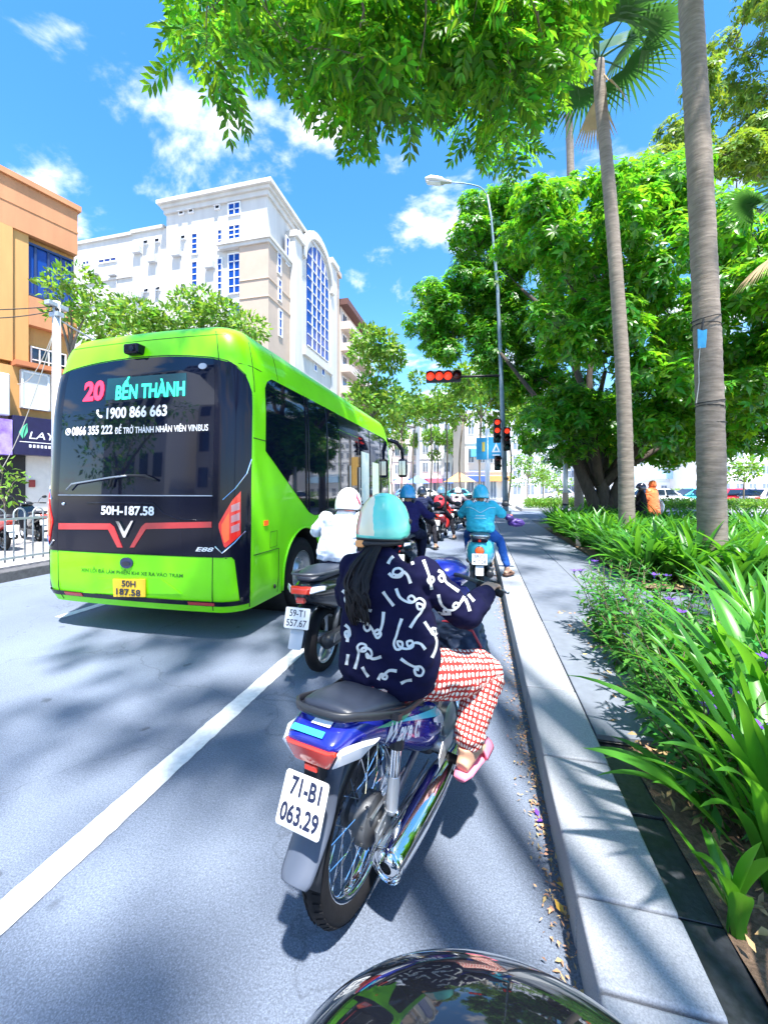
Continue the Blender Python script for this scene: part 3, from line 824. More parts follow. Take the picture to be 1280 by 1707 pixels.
def tree(name, label, base, fork, clumps, tpls, per, mode, size, leafm, barkm, r0=.2, groups=6, cat='tree', group=None, trunkpath=None, droop=.3, twig=.018, flat=.75, extra=None):
    base = Vector(base)
    e = empty(name, base, label=label, cat=cat, group=group)
    mb = MB(); fork = Vector(fork)
    tp = trunkpath or bent(base - Vector((0, 0, .1)), fork, 6, .05)
    n = len(tp); mb.tube(tp, [r0*1.35 if i == 0 else lerp(r0, r0*.72, i/(n-1)) for i in range(n)], 12)
    C = np.array([c for c, r in clumps]); 
    # group the clumps, one limb to each group
    cen = C[RNG.choice(len(C), min(groups, len(C)), replace=False)]
    for _ in range(8):
        lab = np.argmin(((C[:, None]-cen[None])**2).sum(2), 1)
        cen = np.array([C[lab == k].mean(0) if (lab == k).any() else cen[k] for k in range(len(cen))])
    for k in range(len(cen)):
        tip = fork.lerp(Vector(cen[k]), .72)
        path = bent(fork - Vector((0, 0, r0)), tip, 6, .10)
        mb.tube(path, [lerp(r0*.62, r0*.24, i/6) for i in range(7)], 8)
        att = [Vector(q) for q in path[2:]]
        for ci in sorted(np.where(lab == k)[0], key=lambda c: min((Vector(C[c])-a).length for a in att)):
            st = min(att, key=lambda a: (Vector(C[ci])-a).length); att.append(st.lerp(Vector(C[ci]), .75))
            pt = bent(st, C[ci], 4, .12); rr = min(r0*.25, max(twig, twig*clumps[ci][1]/.5))
            mb.tube(pt, [lerp(rr, rr*.3, i/4) for i in range(5)], 5)
    if extra:
        for pts, rad in extra: mb.tube(pts, rad, 8)
    mb.v = [tuple(Vector(p) - base) for p in mb.v]
    mb.build('trunk', barkm, e, smooth=True)
    V, F = clump_leaves(clumps, per, mode, size, tpls, droop, flat)
    np_mesh('crown', V - np.array(base), F, leafm, e)
    return e
def inpoly(u, v, poly):
    c = False; n = len(poly)
    for i in range(n):
        (x1, y1), (x2, y2) = poly[i], poly[(i+1) % n]
        if (y1 > v) != (y2 > v) and u < (x2-x1)*(v-y1)/(y2-y1)+x1: c = not c
    return c
def proj(p):
    d = -p[0]*_s + p[1]*_c; x = p[0]*_c + p[1]*_s
    return (640 + FPX*x/d, 815 - FPX*(p[2]-CAM_H)/d, d) if d > .05 else (0, 0, d)

# --- street tree leaning over the road above the viewer
T_PIN = [tpl_pinnate(5, .50, .36), tpl_pinnate(4, .56, .36), tpl_pinnate(5, .46, .34)]
edge = [(215, -60), (245, 10), (262, 70), (310, 130), (350, 165), (400, 150), (445, 165), (470, 90), (492, 60), (480, 170), (510, 205), (560, 215),
        (610, 255), (650, 225), (700, 235), (745, 200), (790, 240), (830, 290), (850, 325), (885, 280), (900, 225), (945, 180), (962, 100), (985, 40), (1010, -60)]
clumps = []
tries = 0
while len(clumps) < 150 and tries < 20000:
    tries += 1
    u = random.uniform(215, 1130); v = random.uniform(-60, 330)
    if not inpoly(u, v, edge): continue
    zz = random.uniform(5.0, 6.6) + max(0, (120-v)/140)*.5
    d = (zz - CAM_H) * FPX / (815 - v)
    rpx = .30*FPX/d
    if not inpoly(u, v + rpx*1.25, edge) or not (inpoly(u - rpx*1.1, v, edge) and inpoly(u+rpx*.8, v, edge)): continue
    clumps.append((tuple(at(u, v, d)), random.uniform(.18, .34)))
n_vis = len(clumps); tries = 0
while len(clumps) < n_vis + 85 and tries < 20000:                     # unseen rest of the crown, left open to let sun onto bus and bed
    tries += 1
    p = Vector((random.uniform(-2.3, 6.5), random.uniform(-7, 8), random.uniform(6.2, 10)))
    if ((p.x-.9)/5.6)**2 + ((p.y-.2)/6.9)**2 + ((p.z-6.2)/4.2)**2 > 1: continue
    u, v, d = proj(p)
    if d > .2 and v > -110*(1+1/d): continue
    if p.x > 1.0 and -4.5 < p.y < 1.3: continue
    clumps.append((tuple(p), random.uniform(.24, .40)))
tree('street_tree', 'large overhanging street tree whose feathery branches fill the top of the view', (2.6, -2.2, .1), (2.1, -1.5, 3.9), clumps, T_PIN, 46, 'droop', .27, M_LEAF1, M_BARK2, r0=.15, groups=10, droop=.55, twig=.010)

# --- big round tree on the verge
T_ROS = [tpl_rosette(7), tpl_rosette(8), tpl_rosette(6)]
cc = at(1015, 545, 13.5)
clumps = []; tries = 0
outline = [(672, 545), (700, 470), (745, 395), (755, 340), (815, 300), (880, 285), (950, 290), (1010, 275), (1130, 262), (1300, 275), (1420, 420), (1420, 760), (1290, 800), (1200, 815), (1110, 800), (1060, 765), (1000, 795), (930, 775), (868, 775), (880, 700), (830, 655), (775, 610), (735, 600), (700, 575)]
while len(clumps) < 380 and tries < 40000:
    tries += 1
    q = unit(1)[0]; rr = random.uniform(.35, 1.0) ** .45
    k = 1 + .16*mnoise.noise(Vector(q)*2.3 + Vector((5, 1, 2)))
    p = cc + Vector((q[0]*7.6, q[1]*5.4, q[2]*5.8)) * rr * k
    if p.z < 2.6: continue
    u, v, d = proj(p); rp = .55*FPX/d
    if u < 850 + rp and d < 17.0 and v > 430: continue
    if u < 850 and d < 16.0: continue
    if not (inpoly(u, v, outline) and inpoly(u-rp*.5, v, outline) and inpoly(u, v+rp*.55, outline) and inpoly(u, v-rp*.6, outline)): continue
    clumps.append((tuple(p), random.uniform(.48, .80)))
tries = 0
while len(clumps) < 470 and tries < 9000:                       # far left side of the crown, behind the lamp pole
    tries += 1
    u = random.uniform(690, 880); v = random.uniform(300, 720); d = random.uniform(16.8, 19); rp = .6*FPX/d
    if not (inpoly(u, v, outline) and inpoly(u-rp*.7, v, outline) and inpoly(u, v+rp*.6, outline) and inpoly(u, v-rp*.6, outline)): continue
    clumps.append((tuple(at(u, v, d)), random.uniform(.55, .85)))
tb = at(1003, 850, 12.6); tb.z = .2
ex = [([tb + Vector((0, 0, 0)), tb + Vector((-.25, .1, .9)), tb + Vector((-.75, .2, 2.2)), tb + Vector((-1.3, .3, 3.6))], [.24, .2, .16, .1]),
      ([tb + Vector((.05, .1, .2)), tb + Vector((.1, .2, 1.2)), tb + Vector((-.35, .4, 2.6)), tb + Vector((-.6, .5, 4.4))], [.22, .19, .15, .09]),
      ([tb + Vector((.1, 0, .3)), tb + Vector((.6, .1, 1.5)), tb + Vector((1.0, .2, 2.8)), tb + Vector((1.7, .3, 4.2))], [.22, .19, .15, .1])]
tree('round_tree', 'big round-crowned tree with dark forked trunk on the verge', tb, tb + Vector((0, .15, 1.5)), clumps, T_ROS, 32, 'ros', .25, M_LEAF2, M_BARK, r0=.24, groups=9, extra=ex, twig=.02)

# --- yellowish tree behind the palms, upper right
clumps = []
poly3 = [(1085, 275), (1110, 215), (1140, 190), (1165, 140), (1180, 75), (1225, 10), (1250, -80), (1480, -80), (1480, 330), (1280, 300), (1180, 290)]
while len(clumps) < 85:
    u = random.uniform(1085, 1480); v = random.uniform(-80, 330)
    if inpoly(u, v, poly3): clumps.append((tuple(at(u, v, random.uniform(15, 19))), random.uniform(.55, .95)))
b3 = at(1390, 815, 17); b3.z = .1
ex = [([at(1390, 380, 17), at(1300, 310, 16.6), at(1220, 255, 16.2), at(1165, 250, 16)], [.2, .16, .12, .05])]
tree('olive_tree', 'tall yellow-green tree with a pale bare limb behind the near palm', b3, (b3.x, b3.y, 7.5), clumps, T_ROS, 22, 'ros', .28, M_LEAF4, M_BARK2, r0=.3, groups=5, extra=ex)

# --- lime-green trees behind the bus and along the left
T_LEAF = [leaf_tri(1, .42, .15, .05), leaf_tri(1, .5, .25, .08)]
def bush_tree(label, cl, base, fork, leaf=M_LEAF3, per=60, size=.16, r0=.1, mode='free', name='small_tree', group=None, flat=.8):
    return tree(name, label, base, fork, cl, T_LEAF if mode == 'free' else T_ROS, per, mode, size, leaf, M_BARK2, r0=r0, groups=4, group=group, twig=.015, flat=flat)
def cl_px(lst): return [(tuple(at(u, v, d)), r) for u, v, d, r in lst]
b = at(112, 815, 13); b.z = 0
bush_tree('young lime-green tree rising beside the utility pole', cl_px([(100, 465, 12.6, .45), (135, 470, 13, .6), (160, 485, 13.2, .45), (85, 478, 12.4, .4), (120, 500, 13, .55), (150, 515, 13, .5), (115, 520, 12.8, .45), (95, 520, 13, .4)]), b, at(118, 590, 13), per=110, size=.2, r0=.08)
b = at(250, 815, 17); b.z = 0
bush_tree('leafy lime tree showing over the bus roof at its middle', cl_px([(u, v, random.uniform(15.5, 18), random.uniform(.55, .8)) for u, v in ((180, 545), (205, 530), (225, 520), (200, 515), (245, 535), (265, 545), (165, 530), (150, 555), (215, 560), (255, 565))]), b, at(220, 600, 17), per=130, size=.25, r0=.12)
b = at(335, 815, 18); b.z = 0
bush_tree('rounder lime tree over the bus roof in front of white block', cl_px([(u, v, random.uniform(16.5, 19), random.uniform(.55, .85)) for u, v in ((290, 530), (310, 505), (335, 495), (360, 510), (325, 530), (350, 535), (375, 525), (395, 550), (415, 548), (300, 555), (280, 555), (405, 560))]), b, at(340, 600, 18), per=130, size=.25, r0=.12)
rt = bush_tree('shade tree standing behind the viewer, mirrored in the bus glass', [((-17 + random.gauss(0, 1.6), -9 + random.gauss(0, 1.5), 5.2 + random.gauss(0, 1.2)), random.uniform(.8, 1.3)) for _ in range(16)], (-17, -9, 0), (-17, -9, 3.0), leaf=M_LEAF1, per=22, size=.32, r0=.16)
b = at(8, 815, 9.5); b.z = 0
bush_tree('small leafy plant behind the railing at the shop door', cl_px([(5, 790, 9.4, .35), (22, 805, 9.6, .3), (-8, 815, 9.5, .35), (12, 825, 9.3, .3), (30, 795, 9.6, .2), (0, 770, 9.5, .22)]), b, at(8, 835, 9.5), per=60, size=.15, r0=.03, name='potted_shrub')

# --- trees at the street end
b = at(618, 815, 33); b.z = 0
bush_tree('airy yellow-green tree beyond the bus front with thin bare limbs', cl_px([(u, v, random.uniform(31, 35), r) for u, v, r in ((612, 565, 1.3), (635, 575, 1.4), (650, 600, 1.2), (600, 590, 1.0), (625, 600, 1.1), (655, 585, .9), (610, 645, 1.3), (640, 650, 1.3), (620, 670, 1.4), (655, 670, 1.3), (600, 670, 1.2), (640, 690, 1.4))]), b, at(620, 690, 33), per=46, size=.5, r0=.16, name='street_end_tree')
k = 0
for (u, vt, d, w, lbl) in ((668, 690, 44, 1.9, 'first thin-trunked tree of the far avenue, nearest the bus mirror'), (690, 680, 50, 2.2, 'second thin-trunked tree along the far avenue'),
                           (716, 672, 46, 2.2, 'thin-trunked avenue tree above the black-clad rider'), (742, 662, 42, 2.3, 'thin-trunked avenue tree above the red backpack'),
                           (770, 655, 38, 2.5, 'denser avenue tree just left of the signal pole'), (800, 640, 34, 2.6, 'bushy avenue tree behind the traffic light arm'),
                           (845, 670, 36, 2.4, 'bushy avenue tree right behind the signal pole'), (655, 725, 60, 2.2, 'small distant avenue tree at the vanishing point'),
                           (728, 728, 64, 2.4, 'small distant avenue tree between two thin trunks'), (785, 715, 58, 2.2, 'distant tree behind the blue board'), (640, 715, 70, 3.0, 'broad distant tree just past the bus front'), (680, 735, 82, 3.2, 'farthest low tree behind the bus mirror'), (705, 738, 76, 3.0, 'low dense tree far behind the black-clad rider'), (755, 735, 70, 2.8, 'low dense tree far behind the teal car'), (815, 740, 66, 2.8, 'low dense tree behind the signal pole foot')):
    b = at(u, 815, d); b.z = 0
    z = at(u, vt, d).z
    cl = [((b.x + random.gauss(0, w*.55), b.y + random.gauss(0, w*.5), z + random.gauss(0, w*.42)), random.uniform(.5, .8)*w*.5) for _ in range(14)]
    bush_tree(lbl, cl, b, (b.x+.1, b.y, max(2.2, z - w*1.1)), per=42, size=.5, r0=.10, name='avenue_tree', group='avenue trees at the street end')
for (u, vt, d, w, lbl) in ((880, 775, 33, 1.3, 'small round lime tree on the traffic island'), (905, 790, 36, 1.2, 'lime sapling beside the far white cars'), (930, 800, 40, 1.3, 'low lime tree left of the round tree trunk'),
                           (1240, 775, 26, 1.3, 'yellow-leaved tree beside the red car')):
    b = at(u, 815, d); b.z = 0.1; z = at(u, vt, d).z
    cl = [((b.x + random.gauss(0, w*.5), b.y + random.gauss(0, w*.5), z + random.gauss(0, w*.35)), random.uniform(.35, .6)*w) for _ in range(10)]
    bush_tree(lbl, cl, b, (b.x, b.y, max(1.2, z-w*.8)), per=30, size=.3, r0=.06, name='island_tree', group='small trees past the junction')

# --- palms
def palm_trunk(mb, pts, r0, r1, n=14, step=.05, seed=1):
    P = smooth_path([tuple(p) for p in pts], 12); P = [Vector(p) for p in P]
    L = sum((P[i+1]-P[i]).length for i in range(len(P)-1)); m = int(L/step); rings = []; rnd = random.Random(seed)
    cum = [0]
    for i in range(len(P)-1): cum.append(cum[-1] + (P[i+1]-P[i]).length)
    j = 0; jit = 0
    for i in range(m+1):
        s = L*i/m
        while j < len(cum)-2 and cum[j+1] < s: j += 1
        t = (s-cum[j])/max(1e-6, cum[j+1]-cum[j]); p = P[j].lerp(P[j+1], min(1, t))
        r = lerp(r0, r1, (i/m)**.7) * (1.25 - .25*min(1, i/8))
        scar = (i % 3 == 0)
        r *= (1.0 + rnd.uniform(.008, .03)) if scar else (1 - rnd.uniform(0, .02))
        rings.append([p + Vector((math.cos(2*PI*k/n), math.sin(2*PI*k/n), 0))*r*(1+.012*math.sin(3*k+i*.4)) + Vector((0, 0, .012*math.sin(2*PI*k/n + i))) for k in range(n)])
    mb.loft(rings, True)
def fan_leaf(mb, o, d, plen, blade, n=26, arc=R(220), droop=.35, w=.035):
    """petiole and a pleated fan of narrow blades"""
    o = Vector(o); d = Vector(d).normalized(); s = d.cross(Vector((0, 0, 1)))
    if s.length < .05: s = Vector((1, 0, 0))
    s.normalize(); up = s.cross(d).normalized()
    hub = o + d*plen + Vector((0, 0, -plen*.12)); mb.tube([o, o.lerp(hub, .5) + up*plen*.04, hub], [.022, .016, .012], 5)
    for k in range(n):
        a = -arc/2 + arc*k/(n-1); dr = d*math.cos(a) + s*math.sin(a)
        L = blade*(.78 + .22*math.cos(a*.8))*random.uniform(.92, 1.06); side = (s*math.cos(a) - d*math.sin(a)).normalized()
        prev = None; pts = []
        for i in range(6):
            t = i/5; q = hub + dr*L*t + Vector((0, 0, -1))*L*droop*t**2.2*random.uniform(.9, 1.1) + up*.02*math.sin(PI*t)
            ww = w*(.35 + 1.3*t*(1-t)*2 if t < .55 else max(.02, 1.0*(1-t)*1.9))
            pts += [q - side*ww, q + side*ww]
        b = len(mb.v); mb.v += [tuple(p) for p in pts]
        for i in range(5): mb.f.append((b+2*i, b+2*i+1, b+2*i+3, b+2*i+2))
def palm(label, base, pts, r0, r1, nleaf, blade, seed, dead=0, el=None):
    base = Vector(base); e = empty('fan_palm', base, label=label, cat='palm tree', group='fan palms in the planted bed')
    mb = MB(); palm_trunk(mb, [Vector(p)-base for p in pts], r0, r1, seed=seed); mb.build('trunk', M_PALM, e, smooth=True)
    top = Vector(pts[-1]) - base; random.seed(seed)
    for k in range(nleaf):
        a = 2.4*k + seed; elv = R(random.uniform(-12, 70)) if el is None else el[k % len(el)]
        m = MB(); fan_leaf(m, top + Vector((0, 0, .1*random.random())), (math.cos(a)*math.cos(elv), math.sin(a)*math.cos(elv), math.sin(elv)), random.uniform(.55, .85), blade*random.uniform(.85, 1.1))
        m.build('frond', M_FAN, e, fixn=False)
    for k in range(dead):
        a = 2.1*k + seed*.7; m = MB(); fan_leaf(m, top - Vector((0, 0, .15)), (math.cos(a)*.5, math.sin(a)*.5, -.8), .35, blade*.75, n=14, arc=R(70), droop=.25, w=.028)
        m.build('dead_frond', M_DEAD, e, fixn=False)
    return e
pb = at(1187, 900, 5.1); pb.z = .15
palm('thick-trunked fan palm nearest the frame edge with blue tag tied on', pb, [pb, at(1183, 700, 5.1), at(1172, 420, 5.12), at(1160, 180, 5.14), at(1150, 0, 5.15), at(1140, -160, 5.2)], .165, .125, 12, 1.0, 3)
pb2 = at(1044, 870, 7.6); pb2.z = .15
palm('slim pale-trunked fan palm with its crown in view beside the round tree', pb2, [pb2, at(1043, 800, 7.6), at(1036, 600, 7.6), at(1018, 350, 7.65), at(1001, 170, 7.7), at(997, 105, 7.7)], .148, .105, 12, 1.0, 8, dead=2)
pb3 = at(965, 880, 20); pb3.z = .0
palm('farther slim palm with dead fronds, trunk hidden by the round tree', pb3, [pb3, at(962, 700, 20), at(955, 450, 20), at(949, 230, 20), at(945, 120, 20)], .23, .17, 9, 1.7, 5, dead=6)
pb4 = at(1345, 900, 7.0); pb4.z = .15
palm('palm just outside the frame edge with a dry frond hanging in', pb4, [pb4, at(1340, 700, 7.0), at(1330, 500, 7.0), at(1322, 380, 7.0)], .15, .11, 5, .8, 2, dead=0)
m = MB(); fan_leaf(m, (0, 0, 0), (-.75, -.2, -.55), .35, .75, n=18, arc=R(60), droop=.3, w=.022)
o = m.build('dead_frond', M_DEAD, bpy.data.objects['fan_palm.003'], fixn=False); o.location = at(1322, 400, 7.0) - pb4

# --- straps, tag and cord tied round the near palm
tp = at(1168, 565, 4.94)
cord = MB()
for v, tilt in ((532, .03), (545, -.02), (670, .02), (680, -.025), (706, 0)):
    c0 = at(1176 + (v-540)*.05, v, 5.105); pts = [c0 + Vector((math.cos(a)*.155, math.sin(a)*.155, tilt*math.sin(a+1))) for a in np.linspace(0, 2*PI, 25)]
    cord.tube(pts, .006, 5, cap=False)
tag(cord.build('binding_cord', M_BLACK, smooth=True), 'black cords bound round the thick palm trunk', 'cord')
t = empty('tag_card', tp, label='blue tag card hanging on the thick palm trunk', cat='tag', rz=YAW)
MB().prism([(-.045, -.12), (.05, -.11), (.06, .02), (.065, .12), (.01, .10), (-.05, .12)], -.012, 0, 'y').build('card', mat('tag_blue', (.05, .35, .62), .4, var=.2, vscale=12), t)
MB().tube([(0, -.006, .11), (.03, 0, .25)], .012, 6).build('tie', M_BLACK, t)
MB().tube([(-.02, -.01, -.1), (-.04, -.01, -.3), (-.035, -.01, -.55), (-.06, 0, -.8)], .004, 5).build('string', mat('string', (.5, .5, .48), .8), t)

# --- strap-leaved lilies
def strap(base, az, L, w, lean, curl, n=9, twist=0.0):
    """one arching strap leaf, folded along its midrib"""
    V = []; F = []; p = Vector(base); a = lean; st = L/n; h = Vector((math.cos(az), math.sin(az), 0)); s0 = Vector((-h.y, h.x, 0))
    for i in range(n+1):
        t = i/n; dr = h*math.sin(a) + Vector((0, 0, math.cos(a))); nr = h*(-math.cos(a)) + Vector((0, 0, math.sin(a)))
        s = (s0*math.cos(twist*t) + nr*math.sin(twist*t)).normalized()
        ww = w*(.55 + .65*math.sin(PI*min(1, t*1.15)*.62)) * (1 - max(0, (t-.55)/.45)**1.8)
        V += [p - s*ww + nr*ww*.35, p.copy(), p + s*ww + nr*ww*.35]
        if i:
            b = 3*(i-1); F += [(b, b+1, b+4, b+3), (b+1, b+2, b+5, b+4)]
        p = p + dr*st; a += curl*st/L*(0.4+1.5*t)
    return V, F
def lily_mesh(name, n, L, w, m, seed, spread=(.1, .75), curl=(.5, 1.7)):
    random.seed(seed); mb = MB()
    for k in range(n):
        az = 2.4*k + random.uniform(-.4, .4); V, F = strap((random.uniform(-.05, .05), random.uniform(-.05, .05), 0), az, L*random.uniform(.6, 1.1), w*random.uniform(.8, 1.2), random.uniform(*spread), random.uniform(*curl), 8, random.uniform(-.5, .5)); mb.add(V, F)
    me = bpy.data.meshes.new(name); me.from_pydata([tuple(p) for p in mb.v], [], mb.f); me.materials.append(m); me.polygons.foreach_set('use_smooth', [True]*len(me.polygons)); me.update(); return me
LM = [lily_mesh('lily', 30, .88, .027, M_LILY2 if k % 2 else M_LILY, 20+k) for k in range(6)]
random.seed(5)
cnt = 0
for i in range(900):
    x = 2.1 + 5.4*random.random()**1.5; y = random.uniform(5.55, 13.2)
    if x > 2.6 + (y-5.5)*.75 + 1.0 and x > 6.5: continue
    if math.hypot(x-pb.x, y-pb.y) < .3: continue
    u, v, d = proj((x, y, .3))
    if u > 1330 or u < 925: continue
    if cnt >= 170: break
    o = link('lily_clump', LM[cnt % 6], None, (x, y, .20)); o.rotation_euler = (random.uniform(-.1, .1), random.uniform(-.1, .1), random.uniform(0, 6.3))
    o.scale = (1, 1, 1) if False else tuple([random.uniform(.75, 1.1)]*3)
    tag(o, 'strap-leaved green lily clump crowded in the bed around the palms', 'lily', 'lilies massed around the palms'); cnt += 1
# low shrubs at the far tip of the bed
for i in range(9):
    x = random.uniform(2.05, 3.4); y = random.uniform(11.2, 13.3)
    c = [((x + random.gauss(0, .18), y + random.gauss(0, .18), .35 + random.uniform(0, .35)), .25) for _ in range(5)]
    V, F = clump_leaves(c, 90, 'ros', .10, T_ROS)
    o = np_mesh('low_shrub', V, F, M_LEAF2); tag(o, 'low dark leafy shrub at the tip of the bed by the trunk', 'shrub', 'low shrubs at the bed tip')

# near lilies: every big leaf is its own part
M_DRYL = mat('withered_leaf', (0.30, 0.22, 0.07), .6, var=.3, vscale=12, trans=((.45, .35, .08), .3))
def near_lily(label, base, leaves, m=M_LILY):
    e = empty('strap_lily', base, label=label, cat='lily')
    for (az, L, w, lean, curl, tw) in leaves:
        V, F = strap((random.uniform(-.03, .03), random.uniform(-.03, .03), 0), az, L, w, lean, curl, 14, tw)
        MB().add(V, F).build('leaf', m if random.random() > .03 else M_DRYL, e, smooth=True, fixn=False)
    return e
def rnd_leaves(n, L, w, az0=None, spr=PI, lean=(.03, .62), curl=(.2, 1.35)):
    return [((az0 if az0 is not None else 0) + random.uniform(-spr, spr), L*random.uniform(.7, 1.12), w*random.uniform(.8, 1.2), random.uniform(*lean), random.uniform(*curl), random.uniform(-.5, .5)) for _ in range(n)]
random.seed(12)
spots = [('tall strap lily whose broad leaves rise at the lower frame edge', at(1290, 1500, 1.26), 24, .80, .019),
         ('strap lily arching its long leaves over the narrow-leaved shrub', at(1285, 1400, 1.56), 22, .74, .019),
         ('strap lily with upright leaves behind the arching one', at(1290, 1330, 1.75), 22, .95, .021),
         ('strap lily at the frame edge beside the thick palm', at(1275, 1160, 2.4), 22, .92, .021),
         ('small strap lily among fallen leaves near the dark edging', at(1225, 1590, 1.16), 8, .30, .020),
         ('strap lily standing behind the violet flower', at(1215, 1240, 2.1), 20, .80, .019),
         ('strap lily on the open corner between the two beds', at(1240, 1080, 3.1), 20, .85, .020),
         ('strap lily rising close to the viewer at the lower corner', at(1310, 1480, 1.3), 24, .98, .021),
         ('strap lily between the lower corner and the thick palm', at(1320, 1240, 2.0), 22, .95, .021)]
for lbl, p, n, L, w in spots:
    p.z = .13; near_lily(lbl, p, rnd_leaves(n, L, w))
near_lily('strap lily leaning its leaves towards the kerb', (at(1200, 1420, 1.5).x, at(1200, 1420, 1.5).y, .13), rnd_leaves(6, .46, .016, PI*.95, .8, (.55, 1.0), (.6, 1.3)))

# --- narrow-leaved shrubs with violet flowers along the kerb
T_NAR = [leaf_tri(1, .27, .25, .03, .4), leaf_tri(1, .23, .12, .03, .45), leaf_tri(1, .29, .4, .02, .4)]
def shrub(label, base, nst, hgt, spread, flowers=0, seed=0):
    random.seed(seed); e = empty('violet_flower_shrub', base, label=label, cat='shrub', group='violet-flowered shrubs along the kerb')
    st = MB(); P = []; D = []; U = []; S = []; tips = []
    for k in range(nst):
        a = random.uniform(0, 2*PI); lean = random.uniform(.05, .5)*spread; h = hgt*random.uniform(.55, 1.08)
        b0 = Vector((random.gauss(0, .07), random.gauss(0, .07), 0)); tip = b0 + Vector((math.cos(a)*lean, math.sin(a)*lean, h))
        pts = [b0.lerp(tip, i/6) + Vector((math.cos(a), math.sin(a), 0))*(-.08*lean*math.sin(PI*i/6)) for i in range(7)]
        st.tube(pts, [lerp(.0045, .002, i/6) for i in range(7)], 5); tips.append(tip)
        nn = int(h/.038)
        for j in range(2, nn+1):
            t = j/nn; q = b0.lerp(tip, t); ang = j*1.45 + k
            for s_ in (0, PI):
                el = lerp(-.15, .95, t**3) + random.uniform(-.2, .2)
                P.append(q); D.append((math.cos(ang+s_)*math.cos(el), math.sin(ang+s_)*math.cos(el), math.sin(el))); U.append((random.gauss(0, .2), random.gauss(0, .2), 1)); S.append(random.uniform(.085, .145)*(1-.45*t**4))
    st.build('stem', M_STEM, e, smooth=True)
    V, F = scatter(T_NAR, np.array(P, float), np.array(D, float), np.array(U, float), np.array(S)); np_mesh('foliage', V, F, M_RUEL, e)
    for k in range(flowers):
        tp_ = random.choice(tips) + Vector((0, 0, .02)); m = MB()
        for q in range(5):
            a = 2*PI*q/5; d = Vector((math.cos(a), math.sin(a), .45)); s = Vector((-math.sin(a), math.cos(a), 0))
            c0 = tp_ + Vector((0, 0, .0)); m.add([c0, c0 + d*.02 - s*.012, c0 + d*.036 - s*.006 - Vector((0, 0, .005)), c0 + d*.036 + s*.007, c0 + d*.02 + s*.012], [(0, 1, 2, 3, 4)])
        m.tube([tp_ - Vector((0, 0, .03)), tp_ + Vector((0, 0, .004))], [.002, .005], 6); m.build('flower', M_PETAL, e, fixn=False)
    return e
sh = [(.95, 3.55, .66, 9), (1.2, 3.9, .62, 7), (1.32, 3.6, .60, 8), (1.0, 3.05, .58, 8), (1.25, 3.1, .60, 8), (1.5, 3.3, .62, 7), (.98, 2.6, .54, 8), (1.2, 2.65, .56, 8), (1.45, 2.75, .58, 8),
      (.92, 2.2, .50, 8), (1.15, 2.2, .52, 8), (1.4, 2.3, .55, 7), (.98, 1.85, .46, 8), (1.2, 1.85, .50, 7), (1.08, 1.55, .40, 7), (1.65, 2.6, .55, 7), (1.7, 3.6, .55, 7), (1.28, 4.1, .55, 6)]
shl = {3: 'violet-flowered shrub', }
for i, (x, y, h, n) in enumerate(sh):
    shrub('narrow-leaved shrub with violet flowers in the row along the kerb', (x, y, .13), n+5, h, .85, flowers=2 if i % 2 else 1, seed=100+i)
fl = MB(); fp = at(1172, 1157, 1.62)
fl.tube([(fp.x+.03, fp.y+.05, .15), (fp.x+.01, fp.y+.01, fp.z-.2), tuple(fp)], .0025, 5)
fe = empty('violet_flower', (fp.x, fp.y, .15), label='single violet flower on a tall stem between strap leaves', cat='flower')
fl.v = [(p[0]-fp.x, p[1]-fp.y, p[2]-.15) for p in fl.v]; fl.build('stem', M_STEM, fe)
for q in range(5):
    a = 2*PI*q/5+.3; d = Vector((math.cos(a), math.sin(a), .35)); s = Vector((-math.sin(a), math.cos(a), 0)); c0 = Vector((0, 0, fp.z-.15))
    MB().add([c0, c0+d*.02-s*.013, c0+d*.038-s*.007-Vector((0, 0, .006)), c0+d*.036+s*.008, c0+d*.02+s*.013], [(0, 1, 2, 3, 4)]).build('petal', M_PETAL, fe, fixn=False)

# --- clipped hedge on the island
def hedge(label, x0, x1, y0, y1, z0, z1, n, m=M_LEAF3):
    P = np.stack([RNG.uniform(x0, x1, n), RNG.uniform(y0, y1, n), z0 + (z1-z0)*RNG.uniform(0, 1, n)**.6], 1)
    V, F = scatter(T_LEAF, P, unit(n) + np.array([0, 0, .5]), RNG.normal(size=(n, 3)) + np.array([0, 0, 1.]), RNG.uniform(.10, .2, n))
    o = np_mesh('hedge', V - np.array([x0, y0, 0]), F, m); o.location = (x0, y0, 0); return tag(o, label, 'hedge')
hedge('low clipped yellow-green hedge along the traffic island', 2.9, 16, 27.1, 28.6, .15, .62, 9000)
hedge('second low hedge strip further back on the island', 3.2, 18, 29.4, 30.8, .15, .75, 6000)
hedge('grass-green hedge in front of the far white office', 15, 34, 44, 45.5, .1, 1.4, 5000)

# --- litter: fallen leaves and petals
random.seed(3)
M_LIT = mat('dry_leaf', (0.42, 0.27, 0.13), 0.8, island=0.55)
def litter(name, n, xr, yr, z, size, m, label, cat):
    P = np.stack([RNG.uniform(*xr, n), RNG.uniform(*yr, n), np.full(n, z) + RNG.uniform(0, .012, n)], 1)
    if name == 'gutter_litter': P[:, 0] = xr[1] - np.abs(RNG.normal(0, (xr[1]-xr[0])*.4, n))
    d = RNG.normal(size=(n, 3))*np.array([1, 1, .12]); V, F = scatter([leaf_tri(1, .45, .1, .12), leaf_tri(1, .25, -.1, .1)], P, d, RNG.normal(size=(n, 3))*.3+np.array([0, 0, 1.]), RNG.uniform(size*.4, size, n))
    o = np_mesh(name, V, F, m); return tag(o, label, cat, kind='stuff')
litter('gutter_litter', 2200, (.17, .283), (.4, 9), .006, .026, M_LIT, 'dry leaf bits and twigs in the gutter against the kerb', 'litter')
